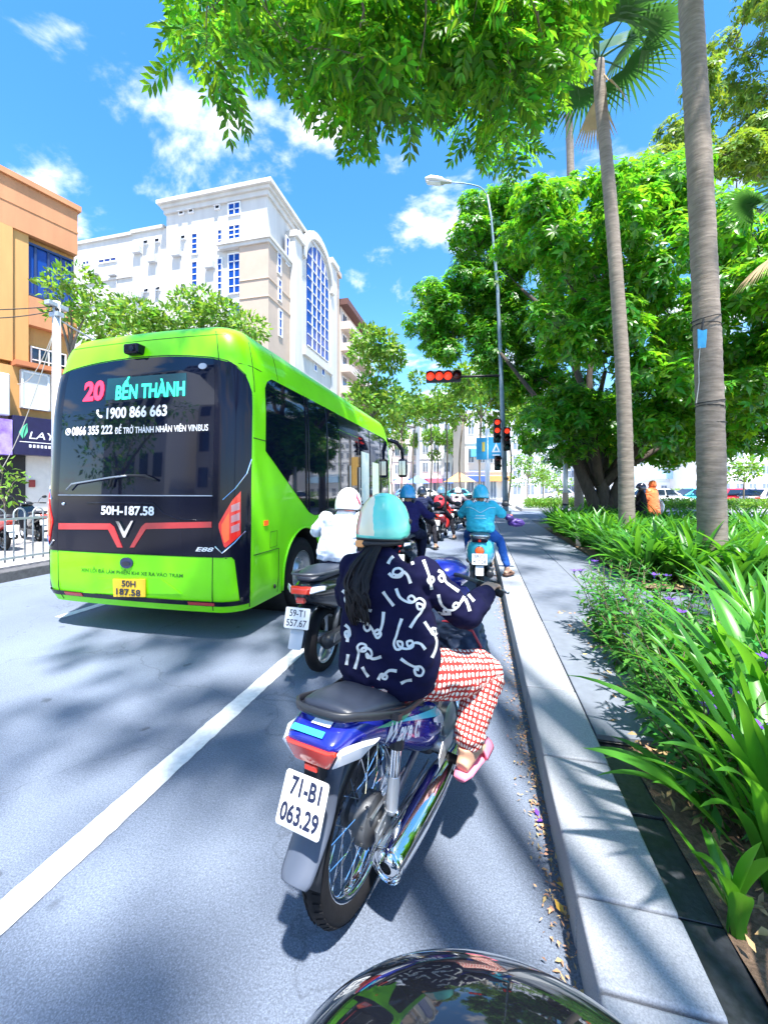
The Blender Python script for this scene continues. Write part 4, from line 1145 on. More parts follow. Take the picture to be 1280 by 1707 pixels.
litter('mulch', 3200, (.72, 2.6), (.2, 4.3), .165, .085, M_LIT, 'dry fallen leaves on the bed soil', 'litter')
litter('palm_mulch', 1200, (1.98, 4.5), (5.4, 12), .245, .08, M_LIT, 'dry fallen leaves under the palm lilies', 'litter')
def big_leaf(label, u, v, z, size, m, az):
    d = (CAM_H-z)*FPX/(v-815); p = at(u, v, d); p.z = z+.004
    V, F = leaf_tri(size, .5, -.15, .12); o = np_mesh('fallen_leaf', rotz(V, az), F, m); o.location = p; return tag(o, label, 'leaf')
M_YL = mat('yellow_leaf', (.62, .38, .06), .6)
big_leaf('yellow fallen leaf lying in the gutter', 940, 1528, .01, .05, M_YL, .5)
big_leaf('smaller yellow leaf in the gutter above the other', 943, 1480, .01, .035, M_YL, 1.5)
big_leaf('violet petal fallen by the kerb', 897, 1362, .006, .04, M_PETAL, .2)
big_leaf('second violet petal beside the kerb', 905, 1368, .006, .035, M_PETAL, 2.2)
# ------------------------------------------------------------------ the bus
M_LIME = mat('lime_paint', (0.22, 0.82, 0.003), 0.36, coat=0.25, spec=.3, var=.07, vscale=2.2, detail=8)
M_GLASS = mat('bus_glass', (0.003, 0.005, 0.016), 0.03, spec=0.5)
M_GLOSSK = mat('gloss_black', (0.005, 0.006, 0.016), 0.12, spec=.28)
M_RUB = mat('rubber', (0.008, 0.008, 0.010), 0.8, spec=.25, var=.25, vscale=20, bump=.15, bscale=90)
M_SEAM = mat('seam', (0.01, 0.02, 0.006), 0.7)
M_REDL = mat('red_lens', (0.50, 0.015, 0.012), 0.12, coat=.5, emit=((1.0, 0.03, 0.02), 0.12))
M_ORL = mat('orange_lens', (0.80, 0.10, 0.02), 0.15, coat=.5, emit=((1.0, .12, .01), .16))
M_CLEAR = mat('clear_lens', (0.72, 0.72, 0.75), 0.12, coat=1.0)
M_PINKL = mat('pale_lens', (0.70, 0.30, 0.30), 0.15, coat=1.0)
M_REDSTRIP = mat('red_strip', (0.55, 0.025, 0.03), 0.3, coat=.6)
M_CHROME = mat('chrome', (0.80, 0.81, 0.83), 0.07, metal=1.0)
M_ALU = mat('aluminium', (0.42, 0.44, 0.46), 0.35, metal=.85, var=.12, vscale=12)
M_ALUL = mat('light_alloy', (0.60, 0.61, 0.63), 0.35, metal=.6)
M_YPLATE = mat('yellow_plate', (0.80, 0.50, 0.02), 0.4)
M_WPLATE = mat('white_plate', (0.78, 0.78, 0.76), 0.4)
M_INK = mat('plate_ink', (0.01, 0.015, 0.05), 0.5)
M_LETW = mat('letter_white', (0.80, 0.80, 0.82), 0.5)
M_LEDR = mat('led_red', (0.6, 0.02, 0.05), 0.5, emit=((1.0, .03, .09), 0.75))
M_LEDG = mat('led_green', (0.05, 0.6, 0.4), 0.5, emit=((.03, .85, .50), 0.6))
M_LEDP = mat('led_panel', (0.006, 0.05, 0.07), 0.25, emit=((0, .16, .20), .03))
M_GREENINK = mat('green_ink', (0.03, 0.16, 0.01), 0.5)

BX, BY = -3.26, 3.10
BW, BL, BR, BA = 1.18, 6.35, 0.25, 0.93
BQ = BR * PI / 2
bus = empty('city_bus', (BX, BY, 0), label='lime green city bus seen from behind in the middle lane', cat='bus')
def b_w(z):  return float(np.interp(z, [.28, .40, 1.0, 2.2, 2.45, 2.62, 2.76, 2.86, 2.95, 3.02, 3.07], [1.14, 1.17, 1.18, 1.17, 1.15, 1.12, 1.085, 1.055, 1.00, .90, .72]))
def b_lean(z): return float(np.interp(z, [.28, .40, .80, 1.36, 2.2, 2.55, 2.70, 2.80, 2.90, 2.98, 3.03, 3.07], [.05, .0, .0, .01, .045, .075, .10, .115, .14, .20, .30, .55]))
def bsurf(p, z, off=0.0):
    a = abs(p); sg = 1 if p >= 0 else -1
    fl = BL - 2*BR - .06
    if a <= BA: x, y, nx, ny = a, .03*(a/BA)**2, 0.04*a, -1
    elif a <= BA + BQ:
        t = (a-BA)/BR; x = BA + BR*math.sin(t); y = .03 + BR*(1-math.cos(t)); nx, ny = math.sin(t), -math.cos(t)
    elif a <= BA + BQ + fl: x = BA+BR; y = .03 + BR + (a-BA-BQ); nx, ny = 1, 0
    elif a <= BA + 2*BQ + fl:
        t = (a-BA-BQ-fl)/BR; x = BA + BR*math.cos(t); y = .03+BR+fl+BR*math.sin(t); nx, ny = math.cos(t), math.sin(t)
    else: x = max(0, BA-(a-BA-2*BQ-fl)); y = BL-.03+.03*(1-(x/BA)**2); nx, ny = 0, 1
    x = x*b_w(z)/BW
    f1 = max(0, 1-y/1.4); f2 = max(0, 1-(BL-y)/1.4)
    y = y + b_lean(z)*f1*f1*(3-2*f1) - (b_lean(z)*1.6)*f2*f2*(3-2*f2)
    l = math.hypot(nx, ny) or 1
    return Vector((sg*(x+off*nx/l), y + off*ny/l, z))
PMAX = BA*2 + 2*BQ + BL - 2*BR - .06
def p_of_y(y): return y - .03 - BR + BA + BQ
zs = [.28, .31, .36, .5, .7, .8, 1.0, 1.2, 1.36, 1.6, 1.9, 2.2, 2.35, 2.45, 2.55, 2.62, 2.68, 2.74, 2.79, 2.84, 2.88, 2.92, 2.96, 2.99, 3.02, 3.045, 3.06, 3.07]
pq = list(np.linspace(0, BA, 8)) + list(np.linspace(BA, BA+BQ, 9))[1:] + list(np.linspace(BA+BQ, PMAX-BA-BQ, 40))[1:] + list(np.linspace(PMAX-BA-BQ, PMAX-BA, 7))[1:] + list(np.linspace(PMAX-BA, PMAX, 6))[1:]
ps = pq + [-p for p in reversed(pq[1:-1])]
mb = MB(); mb.loft([[bsurf(p, z) for p in ps] for z in zs], True)
body = mb.build('body', M_LIME, bus, smooth=True)
WY = (1.36, 5.15); WR = .415
cut = MB()
for wy in WY: cut.lathe([(.52, -1.6), (.52, 1.6)], 40, (0, wy, WR+.02), 'x', cap=True)
cutter = cut.build('cutter', M_LIME, bus)
md = body.modifiers.new('arch', 'BOOLEAN'); md.object = cutter; md.operation = 'DIFFERENCE'; md.solver = 'EXACT'
bpy.context.view_layer.update()
baked(body); bpy.data.objects.remove(cutter)
body.data.polygons.foreach_set('use_smooth', [True]*len(body.data.polygons))
md = body.modifiers.new('split', 'EDGE_SPLIT'); md.split_angle = R(40)
for wy in WY:
    for sx in (-1, 1):
        MB().lathe([(.515, sx*.55), (.515, sx*1.165)], 40, (0, wy, WR+.02), 'x').lathe([(.515, sx*.55), (.02, sx*.55)], 40, (0, wy, WR+.02), 'x').build('arch_liner', M_BLACK, bus, fixn=False)
MB().box((-.8, .75, .20), (.8, BL-.4, .279)).build('underbody', M_BLACK, bus)
MB().box((-.35, .9, .18), (.35, 1.8, .36)).tube([(-.9, 1.36, .40), (.9, 1.36, .40)], .09, 12).build('rear_axle', M_BLACK, bus)

def patch(name, p0, p1, z0, z1, m, off=.006, n_p=24, n_z=16, rim=True, parent=None, label=None):
    f0 = z0 if callable(z0) else (lambda p: z0); f1 = z1 if callable(z1) else (lambda p: z1)
    V = []; F = []
    for j in range(n_z+1):
        for i in range(n_p+1):
            p = lerp(p0, p1, i/n_p); V.append(bsurf(p, lerp(f0(p), f1(p), j/n_z), off))
    W_ = n_p+1
    for j in range(n_z):
        for i in range(n_p): F.append((j*W_+i, j*W_+i+1, (j+1)*W_+i+1, (j+1)*W_+i))
    if rim:
        ring = [(0, i) for i in range(W_)] + [(j, n_p) for j in range(1, n_z+1)] + [(n_z, i) for i in range(n_p-1, -1, -1)] + [(j, 0) for j in range(n_z-1, 0, -1)]
        b0 = len(V)
        for (j, i) in ring:
            p = lerp(p0, p1, i/n_p); V.append(bsurf(p, lerp(f0(p), f1(p), j/n_z), -.003))
        idx = [j*W_+i for j, i in ring]; n = len(ring)
        for k in range(n): F.append((idx[k], b0+k, b0+(k+1) % n, idx[(k+1) % n]))
    o = MB().add(V, F).build(name, m, parent or bus, smooth=True, fixn=False)
    md = o.modifiers.new('split', 'EDGE_SPLIT'); md.split_angle = R(50)
    # outward normals
    bm = bmesh.new(); bm.from_mesh(o.data); bmesh.ops.recalc_face_normals(bm, faces=bm.faces)
    c = bsurf((p0+p1)/2, (f0((p0+p1)/2)+f1((p0+p1)/2))/2, off) ; bm.faces.ensure_lookup_table()
    fmid = bm.faces[(n_z//2)*n_p + n_p//2]; out = bsurf((p0+p1)/2, c.z, off+.1) - c
    if fmid.normal.dot(out) < 0: bmesh.ops.reverse_faces(bm, faces=bm.faces)
    bm.to_mesh(o.data); bm.free()
    if label: o['label'] = label
    return o
def seam(pts, r=.004, m=M_SEAM, parent=None, name='panel_seam'):
    return MB().tube([bsurf(p, z, .0005) for p, z in pts], r, 5).build(name, m, parent or bus, smooth=True)
def rb(zx, zy):
    """rear position from enlarged photo coordinates"""
    q = on_y(zx/2.783, 530 + zy/2.783, BY+.03); return q.x - BX, q.z
def rear_poly(pts, off0, off1, m, name, parent=None, sub=1):
    n = len(pts); V = [bsurf(x, z, off0) for x, z in pts] + [bsurf(x, z, off1) for x, z in pts]
    F = [tuple(range(n-1, -1, -1)), tuple(range(n, 2*n))] + [(i, (i+1) % n, n+(i+1) % n, n+i) for i in range(n)]
    return MB().add(V, F).build(name, m, parent or bus)
def rear_text(s, zx0, zx1, zy0, zy1, m, off, bold=.0, name='lettering', parent=None, shear=0.0):
    """fit a line of lettering between photo bounds on the curved rear"""
    (xa, za), (xb, zb) = rb(zx0, (zy0+zy1)/2), rb(zx1, (zy0+zy1)/2); h = abs(rb(zx0, zy0)[1] - rb(zx0, zy1)[1])
    o = text_mesh(s, 1.0, m, name, parent or bus, (0, 0, 0), (0, 0, 0), bold=bold, shear=shear, depth=.001)
    me = o.data; co = np.array([v.co[:] for v in me.vertices]); mn, mx = co.min(0), co.max(0)
    cx = (xa+xb)/2; cz = (za+zb)/2
    for v in me.vertices:
        x = cx + (v.co.x-(mn[0]+mx[0])/2)/(mx[0]-mn[0])*(xb-xa); z = cz + (v.co.y-(mn[1]+mx[1])/2)/(mx[1]-mn[1])*h
        v.co = bsurf(x, z, off + v.co.z*.8)
    me.update(); return o

ztop = lambda p: 2.695 - .06*(abs(p)/.9)**2.4
glass = patch('rear_window', -.90, .90, 1.362, ztop, M_GLASS, .006, 30, 22)
def ptop(p): return float(np.interp(abs(p), [.9, 1.08, 1.2, 1.26], [2.632, 2.59, 2.48, 2.33]))
for sg in (-1, 1):
    a, b = sorted((sg*.9015, sg*1.255))
    patch('rear_pillar', a, b, lambda p: float(np.interp(abs(p), [.9, 1.26], [1.285, 1.405])), ptop, M_GLOSSK, .006, 12, 18)
    patch('lamp_surround', a, b, lambda p: float(np.interp(abs(p), [.9, 1.10, 1.15, 1.26], [.80, .80, .40, .36])), lambda p: float(np.interp(abs(p), [.9, 1.26], [1.29, 1.41])), M_GLOSSK, .007, 14, 14)
    # tail lamp: slanted cluster with pale chevrons
    lo = lambda p: float(np.interp(abs(p), [.965, 1.02, 1.15], [1.08, .88, 1.0])); hi = lambda p: float(np.interp(abs(p), [.965, 1.08, 1.15], [1.10, 1.32, 1.40]))
    a, b = sorted((sg*.968, sg*1.148))
    lamp = patch('tail_lamp', a, b, lo, hi, M_REDL, .016, 12, 10)
    a, b = sorted((sg*.995, sg*1.055)); patch('lamp_band', a, b, lambda p: lo(p)+.05, lambda p: hi(p)-.06, M_ORL, .020, 8, 8, parent=lamp)
    for k in range(3):
        a, b = sorted((sg*1.07, sg*1.138)); zz = 1.02 + .095*k
        patch('lamp_chevron', a, b, lambda p, zz=zz: zz + (abs(p)-1.075)*.35, lambda p, zz=zz: zz+.062 + (abs(p)-1.075)*.45, M_PINKL, .021, 6, 4, parent=lamp)
    MB().tube([bsurf(sg*p, z, .018) for p, z in ((.94, .90), (1.0, .84), (1.10, .93), (1.19, 1.03))], .007, 6).build('lamp_trim', M_CHROME, bus)
    MB().tube([bsurf(sg*p, z, .010) for p, z in ((1.0, 1.32), (1.10, 1.42), (1.20, 1.56), (1.25, 1.7))], .005, 6).build('pillar_trim', M_CHROME, bus)
low = patch('engine_cover', -.90, .90, .805, 1.352, M_GLOSSK, .006, 30, 10)
MB().tube([bsurf(x, 1.357, .006) for x in np.linspace(-.9, .9, 20)], .006, 6).build('glass_edge', M_ALU, bus)
# shallow relief on engine cover, wiper
MB().tube([bsurf(x, z, .008) for x, z in ((-.5, 1.28), (-.30, 1.285), (.28, 1.285), (.40, 1.19), (.55, 1.14), (.85, 1.13))], .006, 6).build('cover_crease', M_GLOSSK, bus, smooth=True)
wz = 1.40
MB().tube([bsurf(x, z, .03) for x, z in ((-.20, 1.44), (-.18, 1.52), (-.05, 1.55), (.20, 1.545), (.32, 1.50))], .012, 6).build('wiper', M_BLACK, bus, smooth=True)
MB().tube([bsurf(x, z, .035) for x, z in ((-.75, 1.41), (-.68, 1.47), (-.2, 1.53), (.0, 1.545))], .009, 6).build('wiper', M_ALU, bus, smooth=True)
# red strip and emblem
rear_poly([rb(278, 952), rb(525, 952), rb(545, 968), rb(585, 1062), rb(562, 1062), rb(518, 980), rb(278, 980)], .004, .012, M_REDSTRIP, 'red_strip')
rear_poly([rb(985, 945), rb(690, 950), rb(672, 966), rb(620, 1062), rb(640, 1062), rb(692, 978), rb(985, 972)], .004, .012, M_REDSTRIP, 'red_strip')
rear_poly([rb(557, 940), rb(572, 942), rb(598, 990), rb(628, 940), rb(638, 938), rb(602, 1016), rb(594, 1016)], .006, .022, M_CHROME, 'emblem')
rear_text('50H-187.58', 486, 730, 872, 914, M_LETW, .016, bold=.03)
rear_text('E88', 915, 996, 1063, 1083, M_LETW, .010, bold=.02, shear=.3)
rear_text('1900 866 663', 492, 774, 408, 462, M_LETW, .010, bold=.03)
rear_text('0866 355 222', 326, 524, 500, 542, M_LETW, .010, bold=.03)
rear_text('ĐỂ TRỞ THÀNH NHÂN VIÊN VINBUS', 535, 962, 484, 530, M_LETW, .010, bold=.008)
patch('display', rb(480, 320)[0], rb(858, 320)[0], rb(600, 372)[1], rb(600, 268)[1], M_LEDP, .0085, 16, 6)
rear_text('20', 372, 472, 288, 384, M_LEDR, .013, bold=.045)
rear_text('BẾN THÀNH', 530, 853, 262, 368, M_LEDG, .013, bold=.03)
# telephone marks
def disc(zx, zy, r, m, off, name, n=14):
    x, z = rb(zx, zy); return rear_poly([(x + r*math.cos(2*PI*k/n), z + r*math.sin(2*PI*k/n)) for k in range(n)], off, off+.003, m, name)
disc(306, 527, .037, M_LETW, .007, 'phone_mark')
def handset(zx, zy, s, m, off):
    x, z = rb(zx, zy); pts = [(-.9, .9), (-.4, 1.0), (-.25, .45), (-.5, .25), (-.1, -.35), (.25, -.6), (.45, -.35), (1.0, -.65), (.85, -1.05), (.3, -1.1), (-.5, -.5), (-1.0, .3)]
    return rear_poly([(x + a*s, z + b*s) for a, b in pts], off, off+.003, m, 'phone_mark')
handset(458, 443, .042, M_LETW, .008); handset(306, 527, .020, M_INK, .0105)
# bumper: badge, slogan, plate, strip, lamps
def oval(zx, zy, rx, rz, m, off0, off1, name, n=20, parent=None):
    x, z = rb(zx, zy); return rear_poly([(x + rx*math.cos(2*PI*k/n), z + rz*math.sin(2*PI*k/n)) for k in range(n)], off0, off1, m, name, parent)
oval(604, 1133, .073, .052, mat('badge_blue', (.012, .02, .09), .3, coat=1), 0, .014, 'badge')
oval(604, 1136, .05, .022, mat('badge_dark', (.005, .006, .02), .3, coat=1), .01, .018, 'badge_slot')
rear_text('XIN LỖI ĐÃ LÀM PHIỀN KHI XE RA VÀO TRẠM', 387, 858, 1162, 1192, M_GREENINK, .003, bold=.004)
rear_poly([rb(388, 1275), rb(470, 1207), rb(760, 1207), rb(852, 1278)], -.004, .006, M_LIME, 'plate_recess')
pl = rear_poly([rb(543, 1207), rb(693, 1207), rb(693, 1289), rb(543, 1289)], .004, .016, M_YPLATE, 'number_plate')
rear_text('50H', 586, 650, 1214, 1242, M_INK, .018, bold=.02, parent=pl); rear_text('187.58', 560, 672, 1252, 1282, M_INK, .018, bold=.02, parent=pl)
patch('bumper_strip', -1.22, 1.255, .345, .392, M_GLOSSK, .006, 40, 3)
for zx0, zx1 in ((300, 385), (882, 1000)):
    a = rb(zx0, 1300)[0]; b = rb(zx1, 1300)[0]; patch('reflector', a, b, .352, .382, M_REDSTRIP, .012, 4, 2)
for x in (-.90, .905): seam([(x, z) for z in np.linspace(.30, .80, 8)])
seam([(x, .80) for x in np.linspace(-1.1, 1.1, 20)])
seam([(1.255, z) for z in np.linspace(.3, 2.3, 20)]); seam([(.95, z) for z in np.linspace(2.58, 2.92, 6)])
seam([(x, ztop(x)+.012 if abs(x) < .9 else ptop(x)+.012) for x in np.linspace(-1.2, 1.2, 30)], .005, M_BLACK)
seam([(x, 2.88) for x in np.linspace(-1.05, 1.05, 24)], .003)
# rear view camera
cmx = rb(606, 140)
c_ = bsurf(cmx[0], cmx[1], .0); MB().box((c_.x-.085, c_.y-.09, c_.z-.05), (c_.x+.085, c_.y+.03, c_.z+.05)).build('camera_housing', M_GLOSSK, bus, bevel=.02)
MB().lathe([(.0, -.0), (.028, 0), (.028, .02)], 14, (c_.x+.03, c_.y-.105, c_.z-.01), 'y').build('camera_lens', M_DARKGL, bus)
x_, z_ = rb(300, 862); MB().ball(bsurf(x_, z_, .008), .018).build('lock', M_CHROME, bus, smooth=True)
oval(935, 213, .045, .03, M_ALU, .004, .012, 'sticker')

# right-hand side: glazing, door, flaps
ya0, ya1 = .455, 1.50
def wl(p): y = p - p_of_y(0); return float(np.interp(y, [ya0, .62, ya1, ya1+.15, 6.0], [1.80, 1.70, 1.13, 1.08, 1.06]))
def wh(p): y = p - p_of_y(0); return float(np.interp(y, [ya0, ya0+.06, .62, 5.7, 6.05], [2.44, 2.52, 2.57, 2.57, 2.50]))
dy0, dy1 = 2.58, 3.62
for sg in (1, -1):
    a, b = sorted((sg*p_of_y(ya0), sg*p_of_y(dy0 if sg > 0 else 6.0)))
    g = patch('side_glass', a, b, lambda p: wl(abs(p)), lambda p: wh(abs(p)), M_GLASS, .006, 40, 14)
    divs = (1.42, 1.50, 2.12) if sg > 0 else (1.5, 2.6, 3.7, 4.8)
    for y in divs: MB().tube([bsurf(sg*p_of_y(y), z, .008) for z in np.linspace(wl(p_of_y(y)), wh(p_of_y(y)), 8)], .010, 6).build('window_divider', M_GLOSSK, bus)
patch('side_glass', p_of_y(dy1), p_of_y(6.0), lambda p: wl(p), lambda p: wh(p), M_GLASS, .006, 24, 12)
for y in (4.35, 5.2): MB().tube([bsurf(p_of_y(y), z, .008) for z in np.linspace(1.07, 2.56, 8)], .010, 6).build('window_divider', M_GLOSSK, bus)
patch('door_header', p_of_y(dy0+.005), p_of_y(dy1-.005), 2.33, 2.565, M_GLOSSK, .007, 8, 5)
for a, b in ((dy0+.02, (dy0+dy1)/2-.01), ((dy0+dy1)/2+.01, dy1-.02)):
    d = patch('door', p_of_y(a), p_of_y(b), .36, 2.32, M_GLOSSK, .010, 6, 16)
    patch('door_pane', p_of_y(a+.06), p_of_y(b-.06), .50, 2.24, M_GLASS, .014, 6, 14, parent=d)
    MB().tube([bsurf(p_of_y(b-.04), z, .03) for z in np.linspace(.9, 1.8, 6)], .012, 6).build('handle', M_ALU, d)
for (y, z0, z1, m) in ((3.75, 1.15, 2.1, mat('poster_pale', (.45, .62, .66), .5, col2=(.75, .80, .72), vscale=5)), (4.5, 1.15, 1.95, mat('poster_green', (.55, .70, .62), .5, col2=(.75, .78, .60), vscale=4))):
    patch('poster', p_of_y(y), p_of_y(y+.5), z0, z1, m, .009, 4, 6)
patch('marker_light', p_of_y(.43), p_of_y(.50), 1.055, 1.105, M_ORL, .012, 2, 2)
for y in (2.0, 3.9): patch('marker_light', p_of_y(y), p_of_y(y+.07), .72, .76, M_ORL, .012, 2, 2)
pf = p_of_y
seam([(pf(.06), 1.93), (pf(.25), 1.905), (pf(.45), 1.90)], .005)
seam([(pf(y), .79) for y in np.linspace(-.02, .72, 6)] + [(pf(.74), z) for z in np.linspace(.79, .32, 5)])
seam([(pf(.56), .98), (pf(.70), .98), (pf(.70), .82), (pf(.56), .82), (pf(.56), .98)], .0025)
seam([(pf(.25), z) for z in np.linspace(2.35, 2.86, 10)], .004); seam([(pf(y), 2.60) for y in np.linspace(-.1, .42, 6)], .004)
seam([(pf(.78), z) for z in np.linspace(2.6, 2.9, 6)], .003)
seam([(pf(1.96), z) for z in np.linspace(.32, 1.06, 8)])
for y, z in ((.13, .40), (.66, .40)): MB().ball(bsurf(pf(y), z, .004), (.012, .018, .024)).build('jacking_cap', M_BLACK, bus, smooth=True)
# arch lip
for wy in WY:
    for sg in (1, -1):
        MB().tube([bsurf(sg*pf(wy + .52*math.cos(t)), WR+.02+.52*math.sin(t), .004) for t in np.linspace(-.25, PI+.25, 26)], .014, 6).build('arch_lip', M_LIME, bus, smooth=True)
# roof fairing, front glass, mirrors, wheels
MB().box((-.66, 1.6, 3.066), (.66, 4.6, 3.15)).build('roof_unit', mat('pale_roof', (.62, .68, .74), .4), bus, bevel=.06, seg=3)
patch('windscreen', PMAX-BA, PMAX+BA, 1.0, 2.5, M_GLASS, .006, 10, 10) if False else None
front = MB(); a0 = PMAX-BA-.15
V = []; 
for j in range(9):
    for i in range(17):
        q = lerp(-1, 1, i/16)*(BA+.15); p = (PMAX-abs(q))*(1 if q >= 0 else -1) if abs(q) > 1e-6 else PMAX
        V.append(bsurf(p, lerp(1.05, 2.5, j/8), .006))
front.add(V, [(j*17+i, j*17+i+1, (j+1)*17+i+1, (j+1)*17+i) for j in range(8) for i in range(16)]).build('windscreen', M_GLASS, bus, smooth=True)
for sg in (1, -1):
    MB().tube([(sg*1.10, BL-.25, 2.60), (sg*1.28, BL-.02, 2.55), (sg*1.40, BL+.08, 2.38), (sg*1.42, BL+.08, 2.15)], [.05, .055, .05, .035], 8).build('mirror_arm', M_GLOSSK, bus, smooth=True)
    mr = MB().box((sg*1.42-.11, BL+.02, 1.70), (sg*1.42+.11, BL+.16, 2.16)).build('mirror', M_GLOSSK, bus, bevel=.06, seg=4)
    MB().box((sg*1.42-.08, BL+.012, 1.76), (sg*1.42+.08, BL+.016, 2.10)).build('mirror_glass', M_CHROME, mr)
def bus_wheel(sx, y):
    cx = sx*1.02
    ty = MB().lathe([(.24, -.13), (.33, -.135), (.385, -.125), (.41, -.10), (.415, 0), (.41, .10), (.385, .125), (.33, .135), (.24, .13)], 36, (cx, y, WR), 'x').build('tyre', M_RUB, bus, smooth=True)
    o = sx*1
    rim = MB().lathe([(.255, o*.128), (.25, o*.135), (.235, o*.12), (.215, o*.06), (.20, o*.03), (.13, o*.05), (.11, o*.10), (.075, o*.115), (.0, o*.12)], 30, (cx, y, WR), 'x').build('rim', M_ALU, ty, smooth=True)
    for k in range(8):
        a = 2*PI*k/8; MB().lathe([(.014, o*.04), (.014, o*.075), (.0, o*.08)], 6, (cx, y+.165*math.cos(a), WR+.165*math.sin(a)), 'x').build('wheel_nut', M_CHROME, ty)
    MB().lathe([(.32, -.02*0+o*.1355), (.33, o*.138), (.34, o*.1355)], 36, (cx, y, WR), 'x').build('sidewall_ring', M_RUB, ty, smooth=True)
for y in WY:
    for sx in (-1, 1): bus_wheel(sx, y)
# ------------------------------------------------------------------ motorbikes
M_BLUEP = mat('metallic_blue', (0.012, 0.020, 0.30), 0.22, metal=.25, coat=1.0, var=.06, vscale=5)
M_SEAT = mat('seat_vinyl', (0.022, 0.028, 0.045), 0.38, var=.12, vscale=20, bump=.12, bscale=420)
M_PLAST = mat('black_plastic', (0.02, 0.022, 0.028), 0.42, var=.15, vscale=15)
M_DGREY = mat('dark_casting', (0.10, 0.105, 0.115), 0.45, metal=.5, var=.2, vscale=18, bump=.1, bscale=120)
M_CYAN = mat('cyan_decal', (0.05, 0.55, 0.68), 0.35, coat=.6)
M_GRN = mat('green_decal', (0.03, 0.38, 0.20), 0.35, coat=.6)
M_DECW = mat('white_decal', (0.78, 0.78, 0.82), 0.35, coat=.6)
M_LENSR = mat('bike_red_lens', (0.72, 0.045, 0.02), 0.12, coat=1.0)

def ring_sec(y, hw, zb, zt, n=16, e=2.6, x0=0.0):
    """superellipse section across the bike at y"""
    zc = (zb+zt)/2; hz = (zt-zb)/2; out = []
    for k in range(n):
        a = 2*PI*k/n; c, s = math.cos(a), math.sin(a)
        out.append((x0 + hw*math.copysign(abs(c)**(2/e), c), y, zc + hz*math.copysign(abs(s)**(2/e), s)))
    return out
def loft_secs(secs, n=16, e=2.6, k=3):
    S = smooth_path(secs, k); mb = MB(); mb.loft([ring_sec(*s, n=n, e=e) for s in S], True); return mb

def spoked_wheel(parent, y, R_=.285, w=.042, drum=.08, spokes=36, sc=1.0):
    rt = R_
    ty = MB().lathe([(rt-.062, -w*.62), (rt-.05, -w*.85), (rt-.028, -w), (rt-.010, -w*.72), (rt-.002, -w*.35), (rt, 0), (rt-.002, w*.35), (rt-.010, w*.72), (rt-.028, w), (rt-.05, w*.85), (rt-.062, w*.62)], 56, (0, y, R_), 'x').build('tyre', M_RUB, parent, smooth=True)
    tr = MB()
    for k in range(56):                                   # tread blocks along both shoulders
        a = 2*PI*k/56
        for sg in (-1, 1):
            a2 = a + (.05 if sg > 0 else 0); r1, r0_ = rt+.0012, rt-.012
            q = [Vector((sg*w*.30, y + r1*math.cos(a2), R_ + r1*math.sin(a2))), Vector((sg*w*.34, y + r1*math.cos(a2+.07), R_ + r1*math.sin(a2+.07))), Vector((sg*w*.80, y + (r0_)*math.cos(a2+.10), R_ + r0_*math.sin(a2+.10))), Vector((sg*w*.78, y + r0_*math.cos(a2+.03), R_ + r0_*math.sin(a2+.03)))]
            tr.add(q, [(0, 1, 2, 3)])
    tag(tr.build('tread', M_RUB, ty, solid=.003), kind='stuff')
    rm = rt-.058
    MB().lathe([(rm+.002, -w*.60), (rm-.002, -w*.64), (rm-.012, -w*.60), (rm-.018, -w*.25), (rm-.018, w*.25), (rm-.012, w*.60), (rm-.002, w*.64), (rm+.002, w*.60)], 56, (0, y, R_), 'x').build('rim', M_CHROME, ty, smooth=True)
    hub = MB().lathe([(0, -.055), (.03, -.055), (.05, -.045), (.052, -.03), (.036, -.02), (.036, .012), (drum*.95, .016), (drum, .022), (drum, .052), (drum*.93, .062), (drum*.55, .068), (.03, .078), (0, .08)], 32, (0, y, R_), 'x').build('hub', M_DGREY, ty, smooth=True, angle=40)
    for k in range(9):
        a = 2*PI*k/9; MB().box((.05, y-.004 + (drum-.002)*math.cos(a), R_-.004+(drum-.002)*math.sin(a)), (.058, y+.004+(drum-.002)*math.cos(a), R_+.004+(drum-.002)*math.sin(a))).build('drum_rib', M_DGREY, hub)
    sp = None
    for k in range(spokes):
        a = 2*PI*k/spokes; sg = 1 if k % 2 else -1; cr = (1 if (k//2) % 2 else -1)*.75
        rh = (drum*.93 if sg > 0 else .048); p0 = (sg*(.028 if sg > 0 else .04), y + rh*math.cos(a+cr*.55), R_+rh*math.sin(a+cr*.55)); p1 = (sg*.004, y+(rm-.014)*math.cos(a), R_+(rm-.014)*math.sin(a))
        MB().tube([p0, p1], .0017, 4).build('spoke', M_CHROME, ty)
    MB().tube([(-.09, y, R_), (.105, y, R_)], .008, 8).build('axle', M_ALU, parent)
    MB().lathe([(.016, .088), (.016, .10), (.0, .10)], 6, (0, y, R_), 'x').build('axle_nut', M_CHROME, parent)
    return ty

WL = Vector((-.412, 1.325, 0)); WROT = -R(13.0)
wb = empty('motorbike', WL, WROT, label='dark blue step-through motorbike with spoked wheels in the near lane', cat='motorbike')
spoked_wheel(wb, 0.0); spoked_wheel(wb, 1.22, drum=.06)
